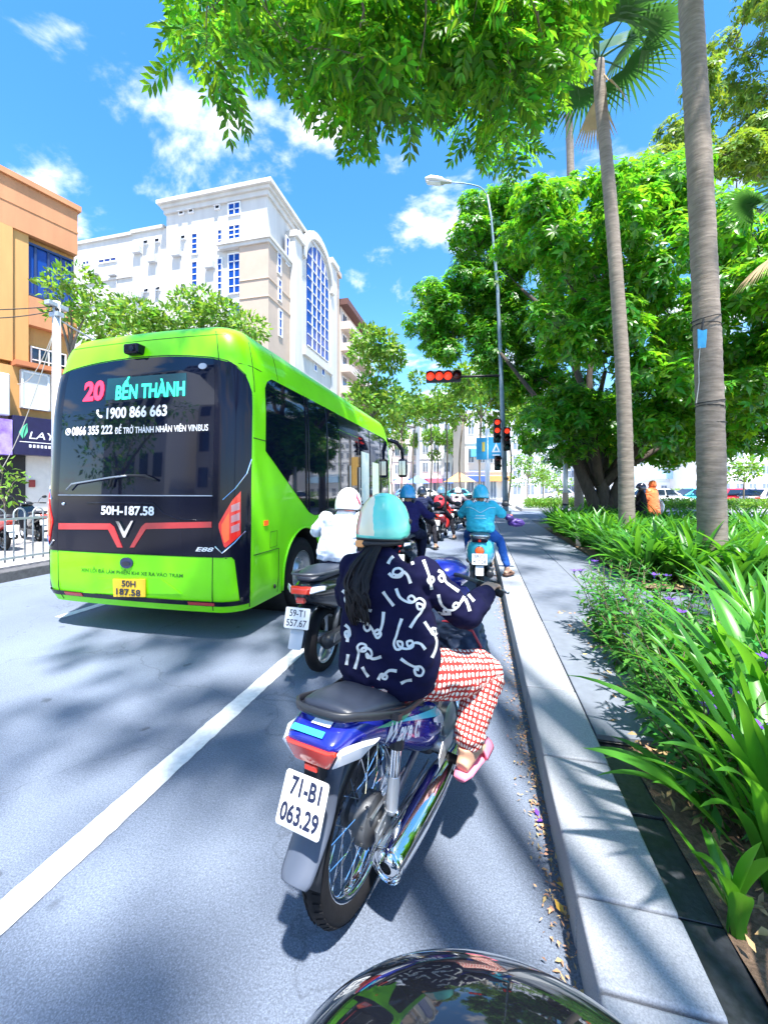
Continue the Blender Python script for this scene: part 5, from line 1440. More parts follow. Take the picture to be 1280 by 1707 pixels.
# tail fairing and side panels
TS = [(-0.282, 0.07, 0.683, 0.701), (-0.265, 0.088, 0.665, 0.713), (-0.2, 0.106, 0.637, 0.74), (-0.1, 0.116, 0.615, 0.76), (0, 0.126, 0.595, 0.76), (0.15, 0.155, 0.525, 0.74), (0.3, 0.176, 0.47, 0.715), (0.4, 0.172, 0.45, 0.69), (0.5, 0.12, 0.48, 0.65)]
tail = loft_secs(TS, 20, 2.8, 4).build('tail_fairing', M_BLUEP, wb, smooth=True)
def t_x(y, z):
    """side surface of the tail fairing"""
    hw = np.interp(y, [s[0] for s in TS], [s[1] for s in TS]); zb = np.interp(y, [s[0] for s in TS], [s[2] for s in TS]); zt = np.interp(y, [s[0] for s in TS], [s[3] for s in TS])
    t = min(.98, abs((z-(zb+zt)/2)/((zt-zb)/2))); return hw*(1-t**2.8)**(1/2.8)
def side_poly(pts, m, name, off=.002, parent=None, n=1):
    dens = []
    for i in range(len(pts)):
        a, b = pts[i], pts[(i+1) % len(pts)]
        for k in range(n): dens.append((lerp(a[0], b[0], k/n), lerp(a[1], b[1], k/n)))
    return MB().add([(t_x(y, z)+off, y, z) for y, z in dens], [tuple(range(len(dens)))]).build(name, m, parent or tail, fixn=False)
def strip_poly(top, bot, m, name, off=.002, sgn=1):
    off += .007
    V = []
    for a, b in zip(top, bot): V += [(sgn*(t_x(*a)+off), a[0], a[1]), (sgn*(t_x(*b)+off), b[0], b[1])]
    return MB().add(V, [(2*i, 2*i+1, 2*i+3, 2*i+2) for i in range(len(top)-1)]).build(name, m, tail, fixn=False)
ysd = np.linspace(-.02, .36, 14)
strip_poly([(y, .695 - .10*(y+.02) + .02*max(0, y)) for y in ysd], [(y, .695 - .10*(y+.02)+.02*max(0, y) - .004 - .028*((y+.02)/.38)) for y in ysd], M_CYAN, 'stripe_decal')
ysd = np.linspace(-.10, .12, 8)
strip_poly([(y, .697) for y in ysd], [(y, .697-.016*math.sin(PI*(y+.10)/.22)-.001) for y in ysd], M_GRN, 'stripe_decal', .0024)
# swoosh: white crescent
aa = np.linspace(-.4, 2.9, 14)
strip_poly([(.345+.055*math.cos(a), .600+.058*math.sin(a)) for a in aa], [(.338+.026*math.cos(a), .594+.032*math.sin(a)) for a in aa], M_DECW, 'swoosh_decal')
strip_poly([(lerp(.27, .39, t), .640-.03*t+.012*math.sin(PI*t)) for t in np.linspace(0, 1, 8)], [(lerp(.27, .39, t), .627-.035*t) for t in np.linspace(0, 1, 8)], M_DECW, 'swoosh_decal', .003)
for sgn in (1,):
    t = text_mesh('Wave α', .088, M_DECW, 'lettering', tail, (0, 0, 0), (0, 0, 0), sx=.95, bold=.003, shear=.45, depth=.0)
    me = t.data; xs = [v.co.x for v in me.vertices]; cx = (min(xs)+max(xs))/2
    for v in me.vertices:
        y = .075 + (v.co.x-cx)*.66; z = .640 + v.co.y*1.1 - .10*(y-.10); v.co = (t_x(y, z)+.012, y, z)
# tail lamp: red centre, clear indicators
LS = [(-.262, .052, .705, .752), (-.29, .062, .70, .748), (-.305, .050, .706, .742)]
def lens(xa, xb, m, name, dep=.0):
    mb = MB(); rings = []
    n = 10
    for (yy, g) in ((0, 1.0), (.012, .96), (.020, .78)):
        ring = []
        for k in range(n+1):
            x = lerp(xa, xb, k/n); ring.append((x, -.262 + 2.2*x*x - yy, .762 - (1-g)*.02))
        for k in range(n, -1, -1):
            x = lerp(xa, xb, k/n); ring.append((x, -.252 + 2.2*x*x - yy*1.1, .690 + abs(x)*.12 + (1-g)*.02))
        rings.append(ring)
    mb.loft(rings, True); return mb.build(name, m, wb, smooth=True, angle=35)
def lens_block(front, m, name, depth=.035, bulge=.008):
    c = Vector((0, 0, 0))
    for p in front: c += Vector(p)/len(front)
    back = [Vector(p)*.0 + Vector((p[0]*.96, p[1]+depth, p[2])) for p in front]
    mid = [Vector(p).lerp(c, .18) + Vector((c.x*.06, -bulge, 0)) for p in front]
    mb = MB(); mb.loft([back, [Vector(p) for p in front], mid], True); return mb.build(name, m, wb, bevel=.003)
lens_block([(-.082, -.284, .687), (.082, -.284, .687), (.088, -.279, .675), (.060, -.270, .627), (-.060, -.270, .627), (-.088, -.279, .675)], M_LENSR, 'tail_lamp')
for sg in (1, -1): lens_block([(sg*.090, -.278, .684), (sg*.128, -.215, .683), (sg*.150, -.135, .677), (sg*.128, -.205, .643), (sg*.066, -.268, .627), (sg*.092, -.277, .673)][::sg], M_CLEAR, 'indicator', .03, .004)
MB().ball((.112, -.225, .667), (.008, .012, .008), 8, 6).build('indicator_bulb', M_CHROME, wb, smooth=True)
lens(.085, .108, M_ORL, 'indicator_bulb') if False else None
MB().add([(-.02, -.245, .728), (.045, -.245, .728), (.05, -.205, .7445), (-.01, -.205, .7445)], [(0, 1, 2, 3)]).build('tail_sticker', M_DECW, wb)
MB().add([(-.075, -.275, .713), (.04, -.275, .713), (.04, -.258, .7215), (-.07, -.258, .7215)], [(0, 1, 2, 3)]).build('tail_sticker', M_CYAN, wb)
# seat
SS = [(-0.205, 0.07, 0.733, 0.753), (-0.18, 0.098, 0.72, 0.773), (-0.08, 0.118, 0.703, 0.781), (0.08, 0.136, 0.68, 0.776), (0.2, 0.142, 0.653, 0.75), (0.32, 0.135, 0.638, 0.716), (0.45, 0.125, 0.628, 0.708), (0.58, 0.09, 0.638, 0.723), (0.64, 0.05, 0.648, 0.708)]
seat = loft_secs(SS, 22, 2.5, 4).build('seat', M_SEAT, wb, smooth=True)
S2 = smooth_path(SS, 4)
for sgn in (-1, 1):
    MB().tube([(sgn*(s[1]+.0015), s[0], lerp(s[2], s[3], .48)) for s in S2[3:-4]], .003, 5).build('seat_piping', M_PLAST, seat)
# grab rail
rail = [(.158, .27, .748), (.165, .15, .735), (.158, .04, .722), (.140, -.08, .735), (.115, -.18, .750), (.075, -.228, .756), (0, -.24, .758), (-.075, -.228, .756), (-.115, -.18, .750), (-.140, -.08, .735), (-.158, .04, .722), (-.165, .15, .735), (-.158, .27, .748)]
MB().tube(smooth_path(rail, 4), [(.007, .014)]*(12*4+1), 8).build('grab_rail', M_PLAST, wb, smooth=True)
for sgn in (-1, 1): MB().box((sgn*.11-.02, -.05, .715), (sgn*.11+.045*sgn+.02, -.02, .735)).build('rail_bracket', M_PLAST, wb)
# mudguard with plate and flap
def sheetpath(pts, mb, crown=.012):
    rows = []
    for (y, z, w) in pts:
        rows.append([(w*t, y + crown*(abs(t)**2)*1.2, z - crown*(t*t)) for t in (-1, -.85, -.5, 0, .5, .85, 1)])
    V = [p for r in rows for p in r]; F = [(i*7+j, i*7+j+1, (i+1)*7+j+1, (i+1)*7+j) for i in range(len(rows)-1) for j in range(6)]
    return mb.add(V, F)
gp = [tuple(p) for p in smooth_path([(.10, .665, .068), (-.06, .665, .070), (-.17, .64, .068), (-.225, .58, .064), (-.25, .50, .060), (-.275, .45, .057), (-.315, .405, .054), (-.350, .370, .050), (-.362, .358, .040)], 4)]
sheetpath(gp, MB()).build('mudguard', mat('flap_grey', (.07, .085, .12), .4, var=.15), wb, smooth=True, solid=.006)
gi = [(.285+.03) for _ in range(3)]
inn = [( -(.325)*math.sin(a), .285 + .325*math.cos(a), .052) for a in np.linspace(-.5, 1.45, 14)]
sheetpath(inn, MB(), .02).build('inner_fender', M_PLAST, wb, smooth=True, solid=.004)
MB().cbox((0.0, -.268, .616), (.045, .016, .018)).build('reflector', M_LENSR, wb, bevel=.004)
MB().cbox((0, -.25, .60), (.06, .04, .06)).build('plate_bracket', M_PLAST, wb, bevel=.006)
PM = Matrix.Translation((0, -.310, .540)) @ Matrix.Rotation(R(-24), 4, 'X')
plate = empty('x') if False else None
def rr_poly(w, h, r, n=4):
    pts = []
    for cx, cy, a0 in ((w/2-r, h/2-r, 0), (-w/2+r, h/2-r, PI/2), (-w/2+r, -h/2+r, PI), (w/2-r, -h/2+r, 3*PI/2)):
        for k in range(n+1): a = a0 + PI/2*k/n; pts.append((cx+r*math.cos(a), cy+r*math.sin(a)))
    return pts
pw, ph = .150, .132
plate = MB().prism(rr_poly(pw, ph, .010), -.004, 0, 'y').build('number_plate', M_WPLATE, wb, bevel=.0015)
plate.matrix_local = PM
# raised rim
ro = rr_poly(pw-.004, ph-.004, .009); ri = rr_poly(pw-.010, ph-.010, .007); n_ = len(ro)
MB().add([(x, -.0045, z) for x, z in ro] + [(x, -.0058, z) for x, z in ri], [(i, (i+1) % n_, n_+(i+1) % n_, n_+i) for i in range(n_)]).build('plate_rim', M_WPLATE, plate)
def plate_text(s, x, z, h, w, m, parent, y=-.0052, bold=.012):
    o = text_mesh(s, 1, m, 'lettering', parent, (0, 0, 0), (0, 0, 0), bold=bold, depth=0)
    me = o.data; co = np.array([v.co[:] for v in me.vertices]); mn, mx = co.min(0), co.max(0)
    for v in me.vertices: v.co = (x + (v.co.x-(mn[0]+mx[0])/2)/(mx[0]-mn[0])*w, y, z + (v.co.y-(mn[1]+mx[1])/2)/(mx[1]-mn[1])*h)
    return o
plate_text('71-B1', .004, .033, .046, .104, M_INK, plate, bold=.030); plate_text('063.29', .0, -.031, .046, .130, M_INK, plate, bold=.030)
# shocks
for sgn in (-1, 1):
    x = sgn*.112
    MB().tube([(x, .03, .315), (x, .052, .42)], [.022, .022], 14).tube([(x, .026, .305), (x, .03, .32)], [.014, .024], 12).build('shock_lower', M_ALUL, wb, smooth=True, angle=40)
    MB().tube([(x, .051, .415), (x, .072, .505)], [.0195, .0195], 14).build('shock_sleeve', M_CHROME, wb, smooth=True, angle=40)
    MB().tube([(x, .072, .505), (x, .10, .63)], [.026, .026], 14).build('shock_cover', M_PLAST, wb, smooth=True, angle=40)
    sw = MB().tube([(sgn*.095, -.045, .283), (sgn*.093, .06, .29), (sgn*.085, .22, .315), (sgn*.075, .46, .345)], [(.010, .020), (.010, .022), (.011, .020), (.012, .022)], 8).build('swing_arm', M_ALU, wb, smooth=True)
    MB().prism([(-.06, .262), (.04, .262), (.055, .30), (.03, .325), (-.03, .312), (-.06, .305)], sgn*.10-.004, sgn*.10+.004, 'x').build('axle_bracket', M_ALU, wb, bevel=.002)
    MB().lathe([(.011, sgn*.125), (.011, sgn*.138), (0, sgn*.14)], 8, (0, .03, .312), 'x').build('shock_bolt', M_CHROME, wb)
MB().prism([(-.09, .24), (.42, .27), (.45, .42), (.30, .42), (-.09, .35), (-.13, .29)], -.105, -.075, 'x').build('chain_case', M_PLAST, wb, bevel=.012)
# brake arm and rod on the drum
MB().tube([(.085, 0, .285), (.092, .03, .235)], .008, 6).tube([(.092, .03, .235), (.11, .40, .26)], .004, 6).build('brake_rod', M_ALU, wb)
MB().tube([(.075, -.05, .33), (.085, .20, .345)], .006, 6).build('torque_arm', M_ALU, wb)
# exhaust
def cyl_along(a, b, prof, n=40, cap=False):
    a, b = Vector(a), Vector(b); d = (b-a).normalized(); s, t = perp(d); mb = MB()
    mb.loft([[a + d*h + s*(r*math.cos(2*PI*k/n)) + t*(r*math.sin(2*PI*k/n)) for k in range(n)] for r, h in prof], cap); return mb
ma, mb_ = (.150, -.085, .235), (.200, .45, .285)
cyl_along(ma, mb_, [(.044, .012), (.050, .006), (.052, .012), (.0535, .03), (.054, .20), (.052, .34), (.045, .43), (.032, .50), (.020, .555)]).build('muffler', M_CHROME, wb, smooth=True)
cyl_along(ma, mb_, [(.052, -.004), (.0535, .003), (.052, .011), (.044, .013), (.037, .004), (.029, -.003), (.020, -.006), (.0185, .004), (.0185, .03), (.0185, .05)]).build('muffler_end', M_CHROME, wb, smooth=True, angle=30)
cyl_along(ma, mb_, [(.0182, .022), (.0182, .03)], cap=True).build('tailpipe', M_BLACK, wb)
MB().tube(smooth_path([(.200, .45, .285), (.187, .58, .265), (.150, .74, .235), (.10, .86, .26), (.05, .90, .33)], 5), [(.016, .016)]*21, 10).build('exhaust_pipe', M_CHROME, wb, smooth=True)
MB().prism([(.30, .315), (.46, .33), (.48, .37), (.34, .40), (.29, .36)], .19, .197, 'x').build('heel_guard', M_ALUL, wb, bevel=.003)
MB().lathe([(.028, .10), (.032, .17), (.026, .19), (0, .192)], 16, (0, .40, .345), 'x').build('pivot_cover', M_ALUL, wb, smooth=True, angle=40)
# engine, frame, pegs, kick lever
MB().box((-.11, .46, .22), (.11, .74, .40)).build('crankcase', M_DGREY, wb, bevel=.04, seg=3)
MB().lathe([(.085, .10), (.085, .135), (.07, .145), (0, .147)], 24, (0, .62, .32), 'x').build('clutch_cover', M_ALU, wb, smooth=True, angle=40)
MB().tube([(0, .72, .32), (0, .90, .34)], .06, 14).build('cylinder', M_DGREY, wb, smooth=True)
MB().tube([(0, .15, .62), (0, .45, .52), (0, .70, .50), (0, .98, .74), (0, 1.02, .92)], [.03, .035, .035, .035, .03], 10).build('frame', M_PLAST, wb, smooth=True)
MB().box((-.09, .30, .36), (.09, .50, .60)).build('battery_cover', M_BLACK, wb, bevel=.03)
for sgn in (-1, 1):
    MB().tube([(sgn*.13, .40, .315), (sgn*.21, .40, .310)], .012, 8).build('peg_arm', M_PLAST, wb)
    MB().tube([(sgn*.20, .385, .312), (sgn*.325, .375, .310)], [(.020, .017)]*2, 10).build('foot_peg', M_RUB, wb, smooth=True, bevel=.004)
MB().tube([(.14, .52, .30), (.165, .50, .24), (.20, .44, .225), (.235, .38, .25), (.25, .36, .285)], .0095, 8).build('kick_lever', M_PLAST, wb, smooth=True)
MB().tube([(.15, .60, .25), (.22, .72, .22), (.24, .76, .225)], .007, 6).build('brake_pedal', M_ALU, wb)
# front: leg shields, headlight cowl, bars, mirrors
for sgn in (-1, 1):
    MB().loft([[(sgn*(x0+.0), y0, z0), (sgn*(x0+w), y0-.05, z0), (sgn*(x0+w), y0-.035, z0), (sgn*x0, y0+.02, z0)] for (x0, w, y0, z0) in ((.05, .12, .86, .36), (.05, .17, .90, .50), (.05, .18, .95, .66), (.04, .15, .99, .80), (.03, .10, 1.0, .88))], True).build('leg_shield', M_BLUEP, wb, bevel=.008, smooth=True)
loft_secs([(.60, .055, .52, .60), (.75, .07, .50, .62), (.90, .075, .55, .74), (1.0, .07, .66, .86), (1.08, .05, .72, .84)], 14, 2.5, 3).build('centre_cover', M_BLUEP, wb, smooth=True)
loft_secs([(.84, .06, .90, .98), (.90, .11, .88, 1.02), (1.0, .13, .86, 1.02), (1.08, .11, .87, .99), (1.12, .06, .89, .96)], 14, 2.4, 3).build('headlight_cowl', M_BLUEP, wb, smooth=True)
MB().lathe([(.09, 0), (.075, .03), (0, .045)], 20, (0, 1.10, .925), 'y').build('headlight', M_CLEAR, wb, smooth=True)
MB().tube(smooth_path([(-.36, .645, .945), (-.22, .75, .965), (-.08, .88, .96), (.08, .88, .96), (.22, .75, .965), (.36, .645, .945)], 4), .011, 8).build('handlebar', M_PLAST, wb, smooth=True)
for sgn in (-1, 1):
    MB().tube([(sgn*.25, .727, .960), (sgn*.37, .638, .944)], .016, 10).build('grip', M_RUB, wb, smooth=True)
    MB().tube([(sgn*.22, .78, .965), (sgn*.30, .74, .955), (sgn*.38, .685, .945), (sgn*.395, .675, .945)], [.006, .006, .006, .009], 6).build('brake_lever', M_ALU, wb, smooth=True)
    MB().tube([(sgn*.075, 1.22, .285), (sgn*.07, 1.14, .55), (sgn*.06, 1.05, .80)], [.018, .02, .022], 10).build('fork', M_ALU, wb, smooth=True)
fr = [(1.22 - .325*math.sin(a), .285 + .325*math.cos(a), .055) for a in np.linspace(-.9, .8, 14)]
sheetpath(fr, MB(), .02).build('front_fender', M_BLUEP, wb, smooth=True, solid=.004)
MB().tube([(-.09, .46, .26), (-.16, .42, .18), (-.20, .38, .03)], .008, 6).build('side_stand', M_PLAST, wb)
MB().prism([(.42, .48), (.60, .40), (.66, .55), (.55, .62), (.42, .62)], -.10, .10, 'x').build('carburettor_cover', M_BLACK, wb, bevel=.03)

# the tail of this bike sweeps up to the rear: slope seat, rail, fairing and their prints together
def slope(o):
    if o.name.split('.')[0] in ('tail_fairing', 'seat', 'seat_piping', 'grab_rail', 'rail_bracket', 'stripe_decal', 'swoosh_decal', 'lettering', 'tail_sticker', 'indicator'):
        for v in o.data.vertices: v.co.z -= .25*max(0, min(v.co.y+.20, .62))
for c in list(wb.children):
    if c.name.startswith('number_plate'): continue
    slope(c)
    for g in c.children: slope(g)

# ------------------------------------------------------------------ scooters
def alloy_wheel(parent, y, R_=.25, w=.048, blades=5, m=M_ALUL):
    ty = MB().lathe([(R_-.068, -w*.7), (R_-.05, -w), (R_-.02, -w*.9), (R_-.004, -w*.5), (R_, 0), (R_-.004, w*.5), (R_-.02, w*.9), (R_-.05, w), (R_-.068, w*.7)], 40, (0, y, R_), 'x').build('tyre', M_RUB, parent, smooth=True)
    rr = R_-.066
    MB().lathe([(rr, -w*.7), (rr-.014, -w*.6), (rr-.014, w*.6), (rr, w*.7)], 40, (0, y, R_), 'x').build('rim', m, ty, smooth=True)
    MB().lathe([(0, -.05), (.05, -.045), (.055, .03), (.04, .05), (0, .055)], 20, (0, y, R_), 'x').build('hub', M_DGREY, ty, smooth=True, angle=40)
    for k in range(blades):
        a = 2*PI*k/blades; c = Vector((.02, y, R_)); d = Vector((0, math.cos(a), math.sin(a))); e = Vector((0, math.cos(a+.28), math.sin(a+.28)))
        MB().tube([c + d*.045, c + (d*.6+e*.4)*rr*.55, c + e*(rr-.006)], [(.012, .014), (.010, .011), (.010, .016)], 6).build('wheel_spoke', m, ty)
    return ty
def scooter(label, loc, rz, paint, plate_t, retro=False, trim=M_PLAST, group=None, detail=True, wheelm=M_ALUL, lamp=M_LENSR, flapm=M_GREYB):
    e = empty('motor_scooter', loc, rz, label=label, cat='scooter', group=group)
    alloy_wheel(e, 0, m=wheelm); alloy_wheel(e, 1.24, m=wheelm)
    if retro:
        S = [(-.36, .05, .56, .66), (-.34, .10, .49, .72), (-.26, .155, .43, .765), (-.10, .185, .38, .775), (.10, .195, .33, .765), (.30, .185, .30, .745), (.46, .16, .28, .70), (.54, .12, .28, .60)]; ee = 2.3
    else:
        S = [(-.36, .04, .66, .72), (-.32, .075, .61, .745), (-.20, .12, .55, .765), (0, .150, .47, .765), (.20, .160, .40, .75), (.38, .155, .34, .725), (.48, .13, .31, .68), (.55, .10, .30, .58)]; ee = 2.8
    loft_secs(S, 20, ee, 3).build('body_shell', paint, e, smooth=True)
    z1 = .78
    loft_secs([(-.30, .06, .755, .785), (-.22, .115, .745, .81), (0, .14, .74, .825), (.2, .145, .735, .80), (.38, .14, .72, .785), (.52, .10, .71, .78), (.58, .05, .72, .76)], 18, 2.5, 3).build('seat', M_SEAT, e, smooth=True)
    MB().tube(smooth_path([(.13, .05, .785), (.125, -.15, .80), (.09, -.31, .812), (0, -.345, .815), (-.09, -.31, .812), (-.125, -.15, .80), (-.13, .05, .785)], 4), .011, 8).build('grab_rail', M_CHROME if retro else M_DGREY, e, smooth=True)
    if retro:
        c = Vector((0, -.362, .625)); MB().ball(c, (.055, .022, .052), 18, 10).build('tail_lamp', M_ORL, e, smooth=True)
        MB().lathe([(.060, 0), (.066, .012), (.060, .024)], 22, (c.x, c.y-.01, c.z), 'y').build('lamp_ring', M_CHROME, e, smooth=True)
        MB().cbox((0, -.335, .755), (.20, .05, .05)).build('tail_bar', M_GLOSSK, e, bevel=.015); MB().cbox((0, -.362, .755), (.03, .012, .03)).build('tail_bar_lamp', M_LENSR, e)
    else:
        MB().loft([[(-.075, -.345, .675), (.075, -.345, .675), (.085, -.335, .735), (-.085, -.335, .735)], [(-.06, -.385, .685), (.06, -.385, .685), (.065, -.375, .722), (-.065, -.375, .722)]], True).build('tail_lamp', lamp, e, bevel=.008)
        for sg in (-1, 1):
            MB().loft([[(sg*.08, -.345, .68), (sg*.155, -.27, .695), (sg*.155, -.26, .735), (sg*.085, -.335, .735)], [(sg*.075, -.372, .688), (sg*.135, -.30, .70), (sg*.135, -.29, .728), (sg*.078, -.36, .725)]], True).build('indicator', M_CLEAR, e, bevel=.006)
        MB().cbox((0, -.345, .635), (.07, .04, .045)).build('reflector', lamp, e, bevel=.012)
    gp = [(.05, .56, .07), (-.10, .58, .072), (-.22, .58, .07), (-.30, .56, .066), (-.345, .50, .06), (-.37, .44, .056), (-.40, .37, .05), (-.415, .33, .045)]
    sheetpath([tuple(q) for q in smooth_path(gp, 3)], MB()).build('mudguard', M_PLAST, e, smooth=True, solid=.006)
    MB().prism(rr_poly(.10, .13, .012), 0, .005, 'y', Matrix.Translation((0, -.418, .385)) @ Matrix.Rotation(R(-22), 4, 'X')).build('mud_flap', flapm, e)
    pl_ = MB().prism(rr_poly(.19, .14, .01), -.004, 0, 'y').build('number_plate', M_WPLATE, e, bevel=.001); pl_.matrix_local = Matrix.Translation((0, -.40, .525)) @ Matrix.Rotation(R(-14), 4, 'X')
    if plate_t:
        plate_text(plate_t[0], 0, .033, .046, .12, M_INK, pl_, bold=.01); plate_text(plate_t[1], 0, -.032, .046, .155, M_INK, pl_, bold=.01)
    # power unit, muffler, floor, front
    MB().box((-.15, -.08, .16), (-.07, .42, .32)).build('drive_case', M_DGREY, e, bevel=.03, seg=3)
    MB().box((-.09, .1, .2), (.12, .5, .42)).build('engine', M_BLACK, e, bevel=.04)
    MB().tube([(.12, -.22, .30), (.125, -.20, .305), (.13, .12, .275), (.11, .22, .25)], [.03, .055, .055, .03], 18).build('muffler', M_PLAST, e, smooth=True)
    MB().prism([(-.20, .30), (.10, .28), (.08, .34), (-.16, .352)], .17, .186, 'x').build('muffler_guard', M_DGREY, e, bevel=.005)
    for sg in (-1, 1): MB().tube([(sg*.10, -.02, .28), (sg*.11, .04, .50)], .02, 10).build('shock', M_DGREY, e, smooth=True)
    MB().box((-.17, .50, .26), (.17, .88, .315)).build('floorboard', M_PLAST, e, bevel=.015)
    MB().loft([[(-w, y0, z0), (w, y0, z0), (w*.85, y0+.09, z0), (-w*.85, y0+.09, z0)] for (w, y0, z0) in ((.17, .84, .28), (.20, .88, .45), (.215, .93, .68), (.19, .98, .86), (.12, 1.0, .95))], True).build('leg_shield', paint, e, smooth=True, bevel=.02)
    loft_secs([(.86, .06, .95, 1.01), (.92, .13, .93, 1.04), (1.02, .14, .90, 1.05), (1.10, .08, .92, 1.0)], 14, 2.4, 3).build('handlebar_cowl', paint, e, smooth=True)
    MB().tube(smooth_path([(-.36, .80, 1.0), (-.2, .90, 1.01), (0, .96, 1.0), (.2, .90, 1.01), (.36, .80, 1.0)], 4), .012, 8).build('handlebar', M_PLAST, e, smooth=True)
    for sg in (-1, 1):
        MB().tube([(sg*.25, .872, 1.006), (sg*.37, .795, 1.0)], .017, 8).build('grip', M_RUB, e, smooth=True)
        MB().tube([(sg*.22, .89, 1.02), (sg*.27, .92, 1.12), (sg*.33, .92, 1.16)], .006, 6).build('mirror_stem', M_PLAST, e)
        MB().ball((sg*.37, .92, 1.18), (.06, .018, .042), 14, 8).build('mirror', M_PLAST, e, smooth=True)
        MB().tube([(sg*.07, 1.24, .25), (sg*.065, 1.12, .60)], .022, 8).build('fork', M_DGREY, e, smooth=True)
    sheetpath([(1.24 - .29*math.sin(a), .25 + .29*math.cos(a), .06) for a in np.linspace(-.9, 1.0, 12)], MB(), .02).build('front_fender', paint, e, smooth=True, solid=.005)
    MB().ball((0, 1.09, .80), (.08, .05, .07), 14, 8).build('headlight', M_CLEAR, e, smooth=True)
    return e
M_SCBLK = mat('scooter_black', (0.012, 0.013, 0.018), 0.2, coat=1.0)
M_TEALP = mat('scooter_teal', (0.05, 0.46, 0.58), 0.25, coat=1.0)
M_SCRED = mat('scooter_red', (0.45, 0.03, 0.03), 0.25, coat=1.0)
M_SCWH = mat('scooter_white', (0.7, 0.7, 0.72), 0.25, coat=1.0)
S1 = Vector((-1.20, 2.92, 0)); scooter('black scooter with silver spokes beside the bus, ridden by white hoodie rider', S1, R(-4), M_SCBLK, ('59-T1', '557.67'))
S2_ = Vector((-1.02, 5.3, 0)); scooter('dark scooter hidden behind the woman in navy jacket', S2_, 0, M_SCBLK, None)
S3 = Vector((-1.36, 8.95, 0)); scooter('black scooter with white plate under the black-clad rider', S3, R(-3), M_SCBLK, ('59-X2', '318.45'), lamp=M_LENSR)
S4 = Vector((-1.10, 10.9, 0)); scooter('red and black scooter of the red backpack rider', S4, R(-4), M_SCRED, ('59-H1', '204.11'))
S5 = Vector((-.85, 13.8, 0)); scooter('foremost dark scooter waiting past the backpack rider', S5, R(-14), M_SCBLK, None)
S6 = Vector((.0, 5.58, 0)); scooter('teal retro scooter with round tail lamp beside the kerb', S6, R(-1), M_TEALP, ('59-C3', '410.28'), retro=True, wheelm=M_DGREY)
# parked behind the railing and on the verge
for lbl, u, d, rz, p in (('red parked scooter behind the railing by the shop', 8, 9.0, R(75), M_SCRED), ('white parked scooter further along behind the railing', -14, 10.2, R(80), M_SCWH), ('black parked scooter behind the railing near the bus', 66, 10.6, R(70), M_SCBLK)):
    p_ = at(u, 815, d); scooter(lbl, (p_.x, p_.y, .02), rz, p, None)
for lbl, u, d, rz, p in (('dark scooter parked beside the round tree trunk', 1035, 14.5, R(-70), M_SCBLK), ('white scooter parked next to the orange raincoat', 1062, 14.0, R(-60), M_SCWH)):
    p_ = at(u, 815, d); scooter(lbl, (p_.x, p_.y, -.025), rz, p, None)
# ------------------------------------------------------------------ people
M_SKIN = mat('skin', (0.50, 0.29, 0.19), 0.5, var=.08, vscale=12)
M_HAIR = mat('black_hair', (0.006, 0.004, 0.005), 0.5, spec=.25, var=.4, vscale=60, stretch=(1, 1, .1))
def cloth(name, col, **k): return mat(name, col, .88, spec=.25, var=.10, vscale=9, bump=.18, bscale=260, **k)
def V3(*a): return Vector(a)
def torso(mb, spine, side=Vector((1, 0, 0)), n=20):
    """spine: list of (point, half width, half depth)"""
    P = [Vector(s[0]) for s in spine]; rings = []
    for i, (p, a, b) in enumerate(spine):
        d = (P[min(i+1, len(P)-1)] - P[max(i-1, 0)]).normalized(); f = d.cross(side).normalized(); f = -f if f.y < 0 else f
        rings.append([P[i] + side*a*math.copysign(abs(math.cos(t))**.85, math.cos(t)) + f*b*math.copysign(abs(math.sin(t))**.85, math.sin(t)) for t in [2*PI*k/n for k in range(n)]])
    mb.loft(rings, True)
def limb(mb, pts, rad, n=12, k=4):
    q = smooth_path([tuple(p) + (r,) for p, r in zip(pts, rad)], k); mb.tube([x[:3] for x in q], [float(x[3]) for x in q], n)
    mb.ball(pts[0], rad[0], 10, 6); mb.ball(pts[-1], rad[-1], 10, 6)
def head_vol(mb, c, pitch=0.0, s=1.0, yaw=0.0):
    M = Matrix.Translation(c) @ Matrix.Rotation(yaw, 4, 'Z') @ Matrix.Rotation(pitch, 4, 'X')
    mb.ball((0, 0, .02*s), (.074*s, .094*s, .098*s), 18, 12, M); mb.ball((0, .022*s, -.055*s), (.056*s, .066*s, .062*s), 14, 8, M)
    mb.ball((0, .094*s, -.012*s), (.012*s, .016*s, .020*s), 8, 6, M); mb.ball((0, .083*s, -.052*s), (.024*s, .012*s, .010*s), 8, 6, M)
    for sg in (-1, 1):
        mb.ball((sg*.076*s, -.004*s, -.006*s), (.010*s, .020*s, .030*s), 8, 6, M); mb.ball((sg*.030*s, .076*s, .012*s), (.016*s, .012*s, .009*s), 8, 6, M)
